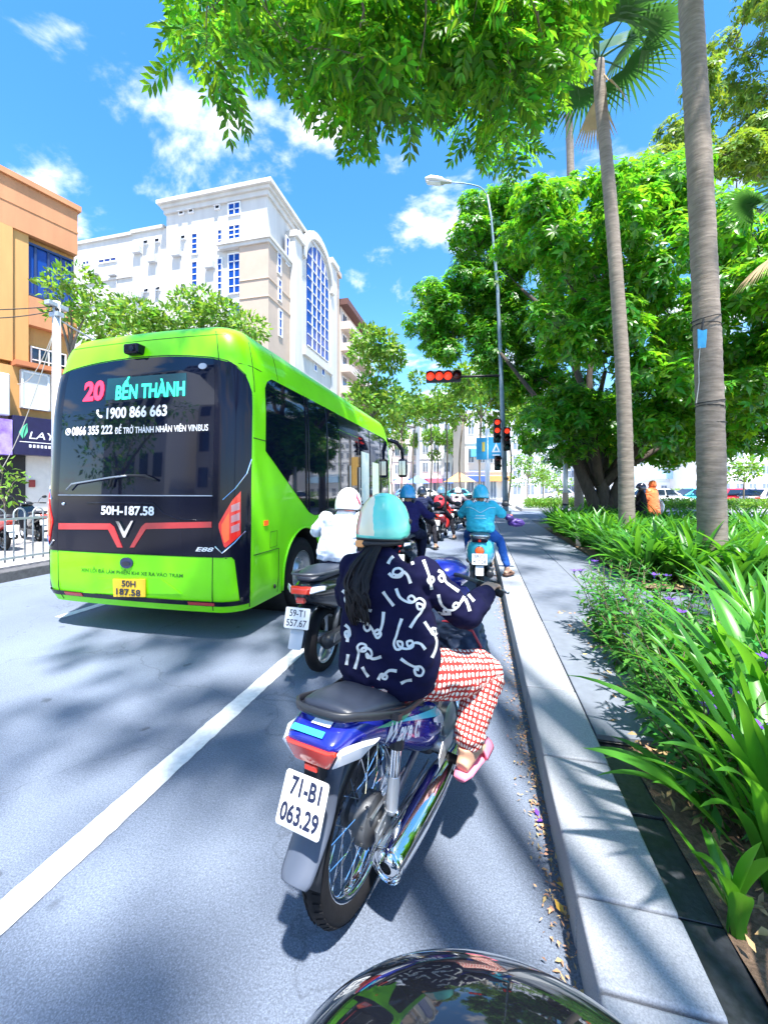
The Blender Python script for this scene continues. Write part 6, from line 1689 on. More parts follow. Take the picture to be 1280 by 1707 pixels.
def hand_vol(mb, w, g, out=1, ax=Vector((1, 0, 0))):
    """hand at wrist w closed round a grip at g whose axis is ax"""
    w, g = Vector(w), Vector(g); ax = Vector(ax).normalized()*out
    f = (g - w); f = (f - ax*f.dot(ax)).normalized(); up = ax.cross(f)*out
    if up.z < 0: up = -up
    back = g - f*.022 + up*.016
    mb.tube([w, w.lerp(back, .5), back, g + up*.022], [(.024, .020), (.034, .018), (.038, .015), (.036, .012)], 10)
    for k, (o, L) in enumerate(((-.030, .9), (-.010, 1.0), (.011, .96), (.030, .78))):
        b0 = g + ax*o + up*.022
        pts = [b0, b0 + f*.026*L + up*.004, b0 + f*.036*L - up*.020*L, b0 + f*.020*L - up*.042*L, b0 - f*.004 - up*.046*L]
        mb.tube(smooth_path([tuple(p) for p in pts], 2), [.0092, .009, .0088, .0086, .0084, .008, .0078, .0075, .007], 8)
    t0 = g - ax*.030 - f*.012
    mb.tube([t0, t0 - ax*.014 - up*.006 + f*.004, t0 - ax*.006 - up*.022 + f*.016, t0 + ax*.010 - up*.030 + f*.022], [.012, .011, .0095, .008], 8)
def foot_vol(mb, ank, toe, w=.04, h=.03):
    a, t = Vector(ank), Vector(toe); d = (t-a); d.z = 0; d.normalize(); heel = a - d*.045; heel.z = t.z + .005
    mb.tube([heel, Vector((a.x, a.y, t.z + .022)), a.lerp(t, .45) + Vector((0, 0, -.006)), t + Vector((0, 0, .006)), t + d*.03], [(.026, .026), (.034, .034), (.040, .030), (.042, .020), (.03, .012)], 10)
    mb.tube([Vector((a.x, a.y, t.z+.02)), a], [.034, .036], 10); s = d.cross(Vector((0, 0, 1)))
    for k in range(5):
        q = t + d*.02 + s*(.030 - .015*k); mb.tube([q, q + d*(.038 - .004*abs(k-1))], [.0095, .008], 6)
    return d
def helmet(parent, c, m, pitch=-.1, s=1.0, brim=True, trimm=None, name='helmet', yaw=0.0, full=False):
    """half-shell helmet with visor brim, rubber rim and side bolts"""
    M = Matrix.Translation(c) @ Matrix.Rotation(yaw, 4, 'Z') @ Matrix.Rotation(pitch, 4, 'X')
    n = 36; rings = []; prof = [(1.0, -.50), (1.02, -.40), (1.03, -.20), (1.0, .05), (.93, .32), (.80, .58), (.60, .80), (.36, .94), (.14, .995), (.01, 1.0)]
    for (r, h) in prof:
        ring = []
        for k in range(n):
            a = 2*PI*k/n; front = max(0, math.sin(a)); low = h
            if h < 0: low = h*(1 - .80*front**1.2) + (-.06 if h < -.3 and math.sin(a) < -.2 else 0)
            ring.append(M @ Vector((.112*s*r*math.cos(a), .134*s*r*math.sin(a), .132*s*low)))
        rings.append(ring)
    mb = MB(); mb.loft(rings, False); sh = mb.build(name, m, parent, smooth=True, solid=.010)
    MB().tube(rings[0] + [rings[0][0]], .0075, 6, cap=False).build('rim', trimm or M_PLAST, sh, smooth=True)
    if brim:
        V = []
        for i in range(13):
            a = lerp(R(28), R(152), i/12); q0 = Vector((.112*s*math.cos(a), .134*s*math.sin(a), .02*s)); q1 = Vector((.118*s*math.cos(a), .134*s*math.sin(a) + .055*s*math.sin((i/12)*PI), .005*s)); V += [M @ q0, M @ q1]
        MB().add(V, [(2*i, 2*i+1, 2*i+3, 2*i+2) for i in range(12)]).build('brim', trimm or m, sh, smooth=True, solid=.006)
    for sg in (-1, 1):
        MB().ball(M @ Vector((sg*.113*s, .035*s, .01*s)), (.010, .013, .013), 10, 6).build('bolt', M_BLACK, sh, smooth=True)
        MB().tube([M @ Vector((sg*.100*s, .01*s, -.05*s)), M @ Vector((sg*.085*s, .03*s, -.11*s)), M @ Vector((0, .06*s, -.145*s))], .006, 6).build('strap', M_BLACK, sh)
    return sh
def rider(label, loc, rz, top, trouser, helm, skin=M_SKIN, shoe=M_BLACK, J=None, sleeves='long', voxel=.013, group=None, mask=None, hem=.0, hs=1.0, width=1.0, wrinkle=.010, hoodm=None, collar=True, helm_kw={}):
    """seated scooter rider; joints in the scooter's own frame"""
    D = dict(pelvis=V3(0, .20, .85), waist=V3(0, .22, .96), chest=V3(0, .28, 1.10), neck=V3(0, .34, 1.235), head=V3(0, .38, 1.33), sw=.165,
             RS=None, LS=None, RE=V3(.29, .44, 1.03), LE=V3(-.29, .44, 1.03), RW=V3(.32, .70, 1.03), LW=V3(-.32, .70, 1.03), RG=V3(.32, .795, 1.003), LG=V3(-.32, .795, 1.003),
             RK=V3(.19, .60, .72), LK=V3(-.19, .60, .72), RA=V3(.17, .60, .40), LA=V3(-.17, .60, .40), RT=V3(.18, .72, .34), LT=V3(-.18, .72, .34))
    D.update(J or {})
    RS = D['RS'] or D['chest'] + V3(D['sw'], .02, .08); LS = D['LS'] or D['chest'] + V3(-D['sw'], .02, .08)
    sk = MB(); head_vol(sk, D['head'], -.05, .98); sk.tube([D['neck'] - V3(0, .02, .06), D['head'] - V3(0, .01, .05)], [.052, .050], 12)
    sk.tube([D['chest'], D['neck']], [(.06, .05), (.05, .05)], 10)
    for W_, G, E_, S_, o in ((D['RW'], D['RG'], D['RE'], RS, 1), (D['LW'], D['LG'], D['LE'], LS, -1)):
        hand_vol(sk, W_, G, o); sk.tube([S_, E_, W_], [.030, .030, .024], 10)
    for A, T_, K_ in ((D['RA'], D['RT'], D['RK']), (D['LA'], D['LT'], D['LK'])):
        foot_vol(sk, A, T_); sk.tube([D['pelvis'], K_, A], [.04, .04, .034], 10)
    sk.tube([D['pelvis'], D['waist'], D['chest']], [.06, .06, .06], 10)
    root = remeshed(sk, 'person', skin, None, .0065, 3)
    root.location = loc; root.rotation_euler = (0, 0, rz); tag(root, label, 'person', group)
    tp = MB(); w = width
    torso(tp, [(D['pelvis'] + V3(0, .0, -.03-hem), .165*w, .135*w), (D['pelvis'] + V3(0, .0, .04), .170*w, .135*w), (D['waist'], .162*w, .122*w), (D['chest'] - V3(0, .01, .03), .178*w, .125*w), (D['chest'] + V3(0, .01, .06), .165*w, .105*w), (D['neck'] - V3(0, .015, .05), .10*w, .075*w), (D['neck'] + V3(0, 0, -.01), .062, .060)])
    for S_, E_, W_ in ((RS, D['RE'], D['RW']), (LS, D['LE'], D['LW'])):
        tp.ball(S_, .066*w, 10, 8)
        if sleeves == 'long': limb(tp, [S_, E_, W_], [.062*w, .050*w, .036], 12)
        else: limb(tp, [S_, S_.lerp(E_, .85)], [.062*w, .056*w], 12, 2)
    remeshed(tp, 'jacket' if sleeves == 'long' else 'shirt', top, root, voxel, 5, wrinkle)
    tr = MB(); tr.ball(D['pelvis'] + V3(0, .01, -.02), (.165, .14, .10), 16, 10)
    for sg, K_, A in ((1, D['RK'], D['RA']), (-1, D['LK'], D['LA'])):
        h = D['pelvis'] + V3(sg*.085, .03, -.025); limb(tr, [h, h.lerp(K_, .55), K_, K_.lerp(A, .5), A + V3(0, 0, .03)], [.092, .080, .064, .056, .046], 14)
    remeshed(tr, 'trousers', trouser, root, voxel, 5, wrinkle*.8)
    for nm, A, T_ in (('shoe', D['RA'], D['RT']), ('shoe', D['LA'], D['LT'])):
        d = Vector(T_ - A); d.z = 0; d.normalize(); s = MB(); hl = A - d*.055; hl.z = T_.z
        s.tube([hl, A.lerp(T_, .3) * 1.0 - V3(0, 0, (A.lerp(T_, .3)).z - T_.z), T_, T_ + d*.05], [(.040, .020), (.046, .022), (.050, .020), (.034, .014)], 12); s.v = [(p[0], p[1], p[2]-.018) for p in s.v]
        s.build(nm, shoe, root, smooth=True)
    if helm: helmet(root, D['head'] + V3(0, -.004, .022), helm, s=hs, **helm_kw)
    return root

# --- the woman on the blue motorbike
J = dict(pelvis=V3(.03, .20, .755), waist=V3(.012, .215, .87), chest=V3(-.022, .255, 1.02), neck=V3(-.058, .30, 1.15), head=V3(-.07, .34, 1.258))
RS, LS = J['chest'] + V3(.155, .03, .055), J['chest'] + V3(-.155, .03, .055)
RE, RW_, RG = V3(.29, .36, .93), V3(.315, .56, .95), V3(.318, .665, .95)
LE, LW_, LG = V3(-.30, .40, .93), V3(-.315, .57, .95), V3(-.318, .665, .95)
RK, LK = V3(.335, .47, .655), V3(-.25, .55, .66)
RA, LA = V3(.295, .325, .42), V3(-.26, .38, .40)
RT, LT = V3(.315, .45, .352), V3(-.28, .49, .33)
sk = MB(); head_vol(sk, J['head'], -.12, .95); sk.tube([J['chest'], J['neck'] - V3(0, .01, .02), J['head'] - V3(0, .02, .04)], [.06, .050, .046], 12)
for W_, G, E_, S_, o in ((RW_, RG, RE, RS, 1), (LW_, LG, LE, LS, -1)): hand_vol(sk, W_, G, o, (1, -.5*o, 0)); sk.tube([S_, E_, W_], [.03, .03, .023], 10)
for A, T_, K_ in ((RA, RT, RK), (LA, LT, LK)): foot_vol(sk, A, T_); sk.tube([J['pelvis'], K_, K_.lerp(A, .6), A], [.04, .045, .042, .033], 12)
sk.tube([J['pelvis'], J['chest']], [.06, .06], 10)
woman = remeshed(sk, 'person', M_SKIN, None, .0055, 3)
woman.location = WL; woman.rotation_euler = (0, 0, WROT)
tag(woman, 'woman in navy ribbon-print jacket and red dotted trousers on the blue motorbike', 'person')
M_NAVYC = mat('navy_fleece', (0.006, 0.006, 0.030), .95, spec=.15, var=.15, vscale=9, bump=.15, bscale=200)
tp = MB()
torso(tp, [(J['pelvis'] + V3(.0, -.02, -.075), .172, .135), (J['pelvis'] + V3(0, -.02, -.02), .190, .150), (J['pelvis'] + V3(0, -.015, .05), .192, .148), (J['waist'] + V3(0, 0, .02), .188, .136), (J['chest'] - V3(0, .02, .02), .182, .126), (J['chest'] + V3(0, -.0, .05), .165, .110), (J['neck'] - V3(0, .02, .025), .090, .072), (J['neck'] + V3(0, 0, .015), .062, .058)], n=26)
for S_, E_, W_ in ((RS, RE, RW_), (LS, LE, LW_)):
    tp.ball(S_, .070, 12, 8); limb(tp, [S_, S_.lerp(E_, .5) + V3(0, 0, -.012), E_ + V3(0, 0, -.012), E_.lerp(W_, .55), W_ + V3(0, .02, 0)], [.064, .060, .055, .048, .036], 14)
jacket = remeshed(tp, 'jacket', M_NAVYC, woman, .009, 4, .010, 6.5)
MB().tube([J['neck'] + V3(math.cos(a)*.064, -.005 + math.sin(a)*.060, .012 + .012*math.sin(a)) for a in np.linspace(0, 2*PI, 25)], .011, 8, cap=False).build('collar', M_NAVYC, jacket, smooth=True)
# ribbon print: flat white bows printed on the cloth
bvh = BVHTree.FromPolygons([v.co[:] for v in jacket.data.vertices], [p.vertices[:] for p in jacket.data.polygons])
M_PRINT = mat('print_white', (0.60, 0.60, 0.58), .9)
pr = MB()
WMI = (Matrix.Translation(WL) @ Matrix.Rotation(WROT, 4, 'Z')).inverted()
CAML = WMI @ Vector((0, 0, CAM_H)); WR3 = Matrix.Rotation(-WROT, 3, 'Z')
def to_cloth(x, y):
    d = WR3 @ ray(430 + x/2.723 + 3, 780 + y/2.723)
    h = bvh.ray_cast(CAML, d.normalized())
    return (h[0] + h[1]*.0012) if h[0] is not None else None
def ribbon(path, w0=7.0, w1=4.0):
    """flat printed band; path points follow the drawing of the print"""
    pts = smooth_path(path, 5); L = []; n = len(pts)
    for i, p in enumerate(pts):
        q = pts[min(i+1, n-1)] - pts[max(i-1, 0)]; nrm = np.array([-q[1], q[0]]); nrm = nrm/(np.linalg.norm(nrm)+1e-9); t = i/(n-1); w = w0 + (w1-w0)*t
        for sg in (-1, 0, 1): a = p + nrm*w*sg; L.append(to_cloth(a[0], a[1]))
    for i in range(n-1):
        for j in range(2):
            q = [L[3*i+j], L[3*i+j+1], L[3*i+4+j], L[3*i+3+j]]
            if any(v is None for v in q): continue
            if max((q[0]-q[2]).length, (q[1]-q[3]).length) > .03: continue
            pr.add(q, [(0, 1, 2, 3)])
BOWS = [   # each printed bow: one band that runs tail - loop - loop - tail
  [(446, 522), (447, 485), (456, 456), (478, 442), (492, 452), (486, 472), (466, 478), (462, 460)],
  [(586, 478), (604, 494), (636, 494), (650, 474), (634, 457), (610, 462), (606, 482), (630, 486), (652, 472), (670, 488), (684, 524)],
  [(742, 418), (756, 455), (768, 492), (762, 510), (772, 524), (788, 512), (784, 496), (770, 500), (776, 530), (780, 552)],
  [(376, 556), (392, 574), (388, 598), (400, 618), (416, 606), (408, 586), (392, 590), (420, 606), (446, 626)],
  [(618, 548), (634, 586), (662, 606), (690, 612), (704, 596), (688, 580), (672, 594), (694, 610), (722, 592), (746, 608), (742, 636), (718, 640), (714, 616), (740, 626), (730, 656), (708, 684), (682, 726)],
  [(560, 562), (578, 588), (608, 626)],
  [(430, 688), (464, 694), (490, 706), (502, 728), (486, 740), (474, 722), (490, 708), (512, 734), (532, 772), (550, 756), (536, 734), (518, 752), (540, 752), (556, 712), (562, 654)],
  [(644, 684), (630, 726), (620, 762), (608, 796), (620, 824), (644, 818), (646, 792), (624, 788), (634, 812), (664, 822), (694, 812), (690, 786), (668, 790), (676, 812), (704, 794), (730, 800), (750, 824)],
  [(746, 698), (768, 732), (784, 756), (800, 752), (798, 732), (780, 730), (794, 762), (802, 790), (796, 826), (780, 862)],
  [(388, 712), (406, 730), (410, 760), (394, 770), (388, 748), (402, 744), (398, 790)],
  [(432, 912), (444, 872), (450, 838), (444, 812), (460, 798), (482, 806), (480, 830), (458, 830), (476, 816), (502, 826), (508, 850), (490, 862), (486, 842), (510, 866), (552, 856)],
  [(640, 866), (668, 886), (700, 902), (728, 902), (742, 920), (732, 942), (708, 938), (702, 914), (722, 916)],
  [(538, 962), (552, 936), (576, 942), (572, 958), (556, 950), (586, 920), (622, 922)],
  [(402, 846), (394, 894)], [(466, 904), (478, 926), (494, 948)],
  [(808, 466), (828, 478), (838, 502), (824, 516), (812, 498), (828, 488), (846, 520), (872, 540), (902, 560)],
  [(810, 574), (822, 616), (846, 642), (858, 656), (840, 662), (836, 644), (866, 646), (886, 640), (902, 622), (888, 612), (876, 630), (896, 632), (912, 608), (928, 584)],
  [(796, 652), (830, 662), (868, 660)], [(606, 402), (592, 416), (582, 436)], [(680, 392), (688, 414), (696, 440)], [(932, 596), (944, 622), (952, 650)], [(946, 574), (972, 606)], [(640, 978), (664, 966), (690, 962)], [(478, 654), (492, 646), (508, 650)]]
for t in BOWS: ribbon(t, 5.4, 5.4); ribbon(t[:3], 7.6, 4.6); ribbon(t[-3:], 4.6, 7.6)
pr.build('ribbon_print', M_PRINT, jacket, smooth=True, fixn=False)
# trousers with a printed grid of white dots
def dotted_mat():
    m = bpy.data.materials.new('red_dotted'); m.use_nodes = True; nt = m.node_tree; N = nt.nodes; L = nt.links; b = N['Principled BSDF']
    uv = N.new('ShaderNodeUVMap'); sep = N.new('ShaderNodeSeparateXYZ'); nz = N.new('ShaderNodeTexNoise'); nz.inputs['Scale'].default_value = 3.0
    add = N.new('ShaderNodeVectorMath'); add.operation = 'MULTIPLY_ADD'; L.new(uv.outputs[0], nz.inputs['Vector']); L.new(nz.outputs['Color'], add.inputs[0]); add.inputs[1].default_value = (.5, .5, 0); L.new(uv.outputs[0], add.inputs[2]); L.new(add.outputs[0], sep.inputs[0])
    def mth(op, a, b_=None):
        n = N.new('ShaderNodeMath'); n.operation = op
        for i, v in enumerate((a, b_)):
            if v is None: continue
            if isinstance(v, (int, float)): n.inputs[i].default_value = v
            else: L.new(v, n.inputs[i])
        return n.outputs[0]
    fx = mth('ABSOLUTE', mth('SUBTRACT', mth('FRACT', sep.outputs[0]), .5)); fy = mth('ABSOLUTE', mth('SUBTRACT', mth('FRACT', sep.outputs[1]), .5))
    d = mth('POWER', mth('ADD', mth('POWER', fx, 3.0), mth('POWER', fy, 3.0)), 1/3)
    mr = N.new('ShaderNodeMapRange'); mr.inputs['From Min'].default_value = .34; mr.inputs['From Max'].default_value = .30; L.new(d, mr.inputs['Value'])
    mx = N.new('ShaderNodeMix'); mx.data_type = 'RGBA'; L.new(mr.outputs[0], mx.inputs[0]); mx.inputs[6].default_value = (.40, .025, .02, 1); mx.inputs[7].default_value = (.80, .76, .66, 1)
    L.new(mx.outputs[2], b.inputs['Base Color']); b.inputs['Roughness'].default_value = .9
    return m
tr = MB(); tr.ball(J['pelvis'] + V3(0, -.015, -.035), (.180, .150, .10), 18, 10)
bones = []
for sg, K_, A in ((1, RK, RA), (-1, LK, LA)):
    h = J['pelvis'] + V3(sg*.095, .03, -.04); e_ = K_.lerp(A, .86)
    limb(tr, [h, h.lerp(K_, .5) + V3(0, 0, -.01), K_, K_.lerp(A, .45), e_], [.096, .090, .074, .062, .056], 16); bones += [(J['pelvis'] + V3(-sg*.02, -.1, -.04), K_, 0), (K_, K_ + (e_-K_)*1.5, (K_-h).length + .1)]
trs = remeshed(tr, 'trousers', dotted_mat(), woman, .009, 4, .009, 9)
me = trs.data; uvl = me.uv_layers.new(name='UVMap'); CELL = .0195
def uvof(p):
    best = None
    for a, b, off in bones:
        ab = b-a; t = max(0, min(1, (p-a).dot(ab)/ab.length_squared)); q = a + ab*t; dd = (p-q).length
        if best is None or dd < best[0]:
            s, t2 = perp(ab); w_ = p-q; best = (dd, (off + ab.length*t)/CELL, math.atan2(w_.dot(t2), w_.dot(s)))
    return best[1], best[2]
uvs = [uvof(v.co) for v in me.vertices]; NC = 22
for poly in me.polygons:
    a0 = uvs[poly.vertices[0]][1]
    for li in poly.loop_indices:
        u_, a_ = uvs[me.loops[li].vertex_index]
        if a_ - a0 > PI: a_ -= 2*PI
        if a_ - a0 < -PI: a_ += 2*PI
        uvl.data[li].uv = (u_, a_/(2*PI)*NC)
# slippers
M_PINK = mat('pink_foam', (0.80, 0.20, 0.30), .55)
for A, T_ in ((RA, RT), (LA, LT)):
    d = Vector(T_-A); d.z = 0; d.normalize(); s_ = d.cross(Vector((0, 0, 1))); hl = Vector((A.x, A.y, T_.z)) - d*.065
    so = MB(); so.tube([hl, hl + d*.04, hl + d*.12, Vector(T_), T_ + d*.055, T_ + d*.075], [(.024, .012), (.038, .014), (.040, .014), (.048, .013), (.040, .012), (.02, .010)], 14); so.v = [(p[0], p[1], p[2]-.022) for p in so.v]
    sl = so.build('slipper', M_PINK, woman, smooth=True)
    V = []
    for i in range(6):
        for k in range(9):
            a = lerp(-.15, PI+.15, k/8); c_ = Vector(T_) - d*.045 + d*.018*i; r_ = .050 - .0015*i; V.append(c_ + s_*(r_*math.cos(a)) + Vector((0, 0, -.016 + (.052-.003*i)*max(0, math.sin(a)))))
    MB().add(V, [(9*i+k, 9*i+k+1, 9*(i+1)+k+1, 9*(i+1)+k) for i in range(5) for k in range(8)]).build('slipper_strap', M_PINK, sl, smooth=True, solid=.010)
# helmet: mint with a cream patch
def mint_mat():
    m = bpy.data.materials.new('mint_helmet'); m.use_nodes = True; nt = m.node_tree; N = nt.nodes; L = nt.links; b = N['Principled BSDF']
    tc = N.new('ShaderNodeTexCoord'); sep = N.new('ShaderNodeSeparateXYZ'); L.new(tc.outputs['Object'], sep.inputs[0]); nz = N.new('ShaderNodeTexNoise'); nz.inputs['Scale'].default_value = 14; L.new(tc.outputs['Object'], nz.inputs['Vector'])
    def mth(op, a, b_):
        n = N.new('ShaderNodeMath'); n.operation = op
        for i, v in enumerate((a, b_)):
            if isinstance(v, (int, float)): n.inputs[i].default_value = v
            else: L.new(v, n.inputs[i])
        return n.outputs[0]
    sd = mth('ADD', mth('MULTIPLY', mth('SUBTRACT', sep.outputs[0], J['head'].x), .89), mth('MULTIPLY', mth('SUBTRACT', sep.outputs[1], J['head'].y), .45))
    w = mth('ADD', sd, mth('MULTIPLY', mth('SUBTRACT', nz.outputs['Fac'], .5), .035))
    cream = mth('MULTIPLY', mth('LESS_THAN', w, -.042), mth('GREATER_THAN', sep.outputs[2], 1.232))
    pk = mth('MULTIPLY', cream, mth('LESS_THAN', w, -.100))
    mx = N.new('ShaderNodeMix'); mx.data_type = 'RGBA'; L.new(cream, mx.inputs[0]); mx.inputs[6].default_value = (.13, .62, .50, 1); mx.inputs[7].default_value = (.80, .72, .50, 1)
    m2 = N.new('ShaderNodeMix'); m2.data_type = 'RGBA'; L.new(pk, m2.inputs[0]); L.new(mx.outputs[2], m2.inputs[6]); m2.inputs[7].default_value = (.80, .38, .32, 1)
    L.new(m2.outputs[2], b.inputs['Base Color']); b.inputs['Roughness'].default_value = .25; b.inputs['Coat Weight'].default_value = .8; return m
hc = J['head'] + V3(0, -.005, .016)
hm = helmet(woman, hc, mint_mat(), pitch=-.10, s=.94, trimm=M_BLACK)
for x, z in ((.062, -.045), (-.052, -.045)):
    MB().ball(hc + V3(x, -.118 + abs(x)*.25, z), (.007, .006, .007), 10, 6).build('bolt', M_BLACK, hm, smooth=True)
MB().tube([hc + V3(.111*math.cos(a), .131*math.sin(a) - .004, -.036) for a in np.linspace(PI*1.02, PI*1.98, 20)], .0022, 5).build('shell_seam', mat('mint_line', (.04, .45, .37), .4), hm)
MB().cbox(hc + V3(-.045, -.128, -.078), (.040, .014, .030)).build('buckle', mat('orange_buckle', (.85, .36, .12), .5), hm, bevel=.006)
MB().tube([hc + V3(math.cos(a)*.095, -.01 + math.sin(a)*.118, -.075) for a in np.linspace(PI*1.05, PI*1.95, 16)], (.013), 8).build('inner_band', M_BLACK, hm, smooth=True)
# hair: nape and long ponytail of many strands
hr = MB(); random.seed(4)
hr.ball(J['head'] + V3(0, -.035, -.055), (.070, .062, .055), 16, 10)
st = J['head'] + V3(.030, -.105, -.066)
for k in range(120):
    a = random.uniform(0, 2*PI); r = random.random()**.5; ox, oy = math.cos(a)*r, math.sin(a)*r; w1 = random.uniform(-.012, .012); L_ = random.uniform(.62, .95)
    path = [st + V3(ox*.012, oy*.012, .012), st + V3(-.012 + ox*.030, -.060 + oy*.016, -.045*L_), st + V3(-.022 + ox*.040 + w1, -.125 + oy*.016, -.12*L_), st + V3(-.014 + ox*.046 - w1, -.165 + oy*.016, -.20*L_), st + V3(-.002 + ox*.042 + w1*1.4, -.180 + oy*.014, -.245*L_), st + V3(.010 + ox*.028 + w1*2, -.185 + oy*.012, -.29*L_)]
    hr.tube(smooth_path([tuple(p) for p in path], 3), [lerp(.0075, .0052, i/15) if i < 12 else .0055*(16-i)/5 for i in range(16)], 5)
hr.build('hair', M_HAIR, woman, smooth=True)
# bag hung in front of the woman
bag = MB(); bag.ball((.13, .70, .72), (.15, .10, .13), 16, 10); bag.ball((.20, .66, .66), (.11, .09, .10), 12, 8)
bo = remeshed(bag, 'hanging_bag', mat('bag_navy', (.020, .035, .075), .5, var=.3, vscale=10), None, .010, 4, .012, 12); bo.location = WL; bo.rotation_euler = (0, 0, WROT); tag(bo, 'dark navy bag hung in front of the woman by her knee', 'bag')
MB().tube([(.05, .63, .78), (.16, .60, .80), (.25, .60, .77), (.29, .60, .70)], .006, 6).build('piping', mat('bag_red', (.4, .03, .05), .6), bo)

# --- other riders
M_WHC = cloth('white_fleece', (0.66, 0.70, 0.80)); M_DNAV = cloth('dark_trousers', (0.014, 0.015, 0.04)); M_BLKC = cloth('black_cloth', (0.012, 0.012, 0.018))
M_NVS = cloth('navy_shirt', (0.012, 0.018, 0.055)); M_INDG = cloth('indigo_jacket', (0.018, 0.014, 0.085)); M_TEALC = cloth('teal_shirt', (0.045, 0.47, 0.62)); M_JEAN = cloth('blue_jeans', (0.018, 0.085, 0.34))
M_PINKC = cloth('pinkish_cloth', (0.55, 0.42, 0.45)); M_ORC = mat('orange_rain', (0.85, 0.20, 0.06), .45, var=.08)
M_HELW = mat('helmet_white', (.78, .76, .76), .25, coat=.8); M_HELB = mat('helmet_blue', (.03, .30, .58), .25, coat=.8); M_HELN = mat('helmet_navy', (.012, .016, .035), .2, coat=.8); M_HELG = mat('helmet_slate', (.10, .20, .30), .25, coat=.8); M_HELT = mat('helmet_teal', (.03, .48, .68), .25, coat=.8)
w = rider('rider in white hoodie and white and red helmet beside the bus', S1, R(-4), M_WHC, M_DNAV, M_HELW, J=dict(pelvis=V3(-.03, .32, .84), waist=V3(-.03, .35, .94), chest=V3(-.02, .42, 1.07), neck=V3(-.01, .48, 1.19), head=V3(0, .52, 1.275)), width=1.0, helm_kw=dict(pitch=-.12))
hw_ = [c for c in w.children if c.name.startswith('helmet')][0]
hb_ = V3(0, .52, 1.275) + V3(0, -.004, .022)
MB().tube([hb_ + V3(.114*math.cos(a), .137*math.sin(a), -.048 + .010*math.sin(2*a)) for a in np.linspace(PI*.95, PI*2.05, 22)], [(.006, .016)]*22, 6).build('red_band', mat('helmet_red', (.55, .04, .02), .3, coat=.5), hw_, smooth=True)
MB().tube([hb_ + V3(.108, .02, -.04), hb_ + V3(.112, -.03, .0), hb_ + V3(.100, -.05, .045), hb_ + V3(.085, -.02, .085)], [.010, .014, .012, .006], 6).build('red_swirl', mat('helmet_pink', (.62, .06, .12), .3, coat=.5), hw_, smooth=True)
hd = MB(); hd.ball(V3(-.005, .475, 1.175), (.095, .085, .085), 14, 8); remeshed(hd, 'hood', M_WHC, w, .012, 3, .006)
rider('rider in indigo jacket and blue helmet mostly hidden behind the woman', S2_, 0, M_INDG, M_DNAV, M_HELB, width=1.08)
b_ = rider('rider in black with dark navy helmet, bare heel down on the road', S3, R(-3), M_NVS, M_BLKC, M_HELN, J=dict(RK=V3(.26, .50, .58), RA=V3(.34, .28, .16), RT=V3(.36, .38, .06)))
tag(b_, 'rider in black with dark navy helmet, right foot down on the road')
r4 = rider('rider with slate helmet wearing the red backpack', S4, R(-4), M_BLKC, M_BLKC, M_HELG, J=dict(RK=V3(.26, .52, .58), RA=V3(.36, .36, .15), RT=V3(.38, .46, .05)))
bp = MB(); bp.ball((0, .07, 1.07), (.15, .085, .18), 16, 12); bp.ball((0, .02, 1.0), (.12, .07, .10), 12, 8)
bpo = remeshed(bp, 'backpack', mat('backpack_red', (.62, .03, .05), .6, var=.1), None, .012, 5, .006); bpo.location = S4; bpo.rotation_euler = (0, 0, R(-4)); tag(bpo, 'bright red backpack on the slate-helmeted rider', 'backpack')
MB().cbox((-.02, -.055, 1.0), (.06, .01, .02)).build('badge', M_DECW, bpo); MB().tube([(-.03, .06, 1.24), (0, .04, 1.28), (.03, .06, 1.24)], .008, 6).build('top_handle', M_BLACK, bpo)
rider('foremost rider in pinkish grey shirt and pale helmet past the backpack', S5, R(-14), M_PINKC, M_BLKC, M_HELW)
tl = rider('delivery-style rider in teal shirt, teal helmet and jeans, foot on the kerb', S6, R(-1), M_TEALC, M_JEAN, M_HELT, sleeves='short', shoe=mat('sandal', (.10, .045, .03), .6), width=1.14,
           J=dict(RK=V3(.27, .50, .66), RA=V3(.36, .28, .32), RT=V3(.42, .37, .225), RE=V3(.32, .42, 1.04)))
tag(tl, 'rider in teal shirt, teal helmet and jeans, foot on the kerb')
shirt = [c for c in tl.children if c.name.startswith('shirt')][0]
bv2 = BVHTree.FromPolygons([v.co[:] for v in shirt.data.vertices], [p.vertices[:] for p in shirt.data.polygons])
def onshirt(x, z):
    h = bv2.ray_cast(Vector((x, -1, z)), Vector((0, 1, 0))); return h[0] + h[1]*.003 if h[0] is not None else None
M_REFL = mat('reflective_piping', (.55, .75, .80), .5)
for pth in ([(-.20, 1.155), (-.13, 1.155), (-.06, 1.12), (0, 1.09), (.06, 1.12), (.13, 1.155), (.20, 1.155)],):
    q = [onshirt(*p) for p in smooth_path([tuple(p) for p in pth], 4)]; q = [p for p in q if p is not None]; MB().tube(q, .005, 5).build('piping', M_REFL, shirt, smooth=True)
for z, w_ in ((1.045, .062), (1.010, .078)):
    q = [onshirt(x, z) for x in np.linspace(-w_, w_, 10)]; q = [p for p in q if p is not None]; MB().tube(q, [(.0025, .006)]*len(q), 6).build('chest_bar', M_REFL, shirt)
# purple rain cape bundle held at the teal rider's handlebar
pk = MB(); pk.ball((.42, .80, .98), (.06, .05, .05), 10, 8); pk.ball((.52, .82, .90), (.13, .05, .06), 12, 8)
po = remeshed(pk, 'rain_cape', mat('cape_violet', (.05, .02, .16), .5, var=.3), None, .01, 4, .012, 14); po.location = S6; po.rotation_euler = (0, 0, R(-1)); tag(po, 'dark violet rain cape bundled over the teal scooter grip', 'cape')
MB().ball((.44, .80, 1.01), (.03, .02, .02), 8, 6).build('orange_lining', M_ORC, po)

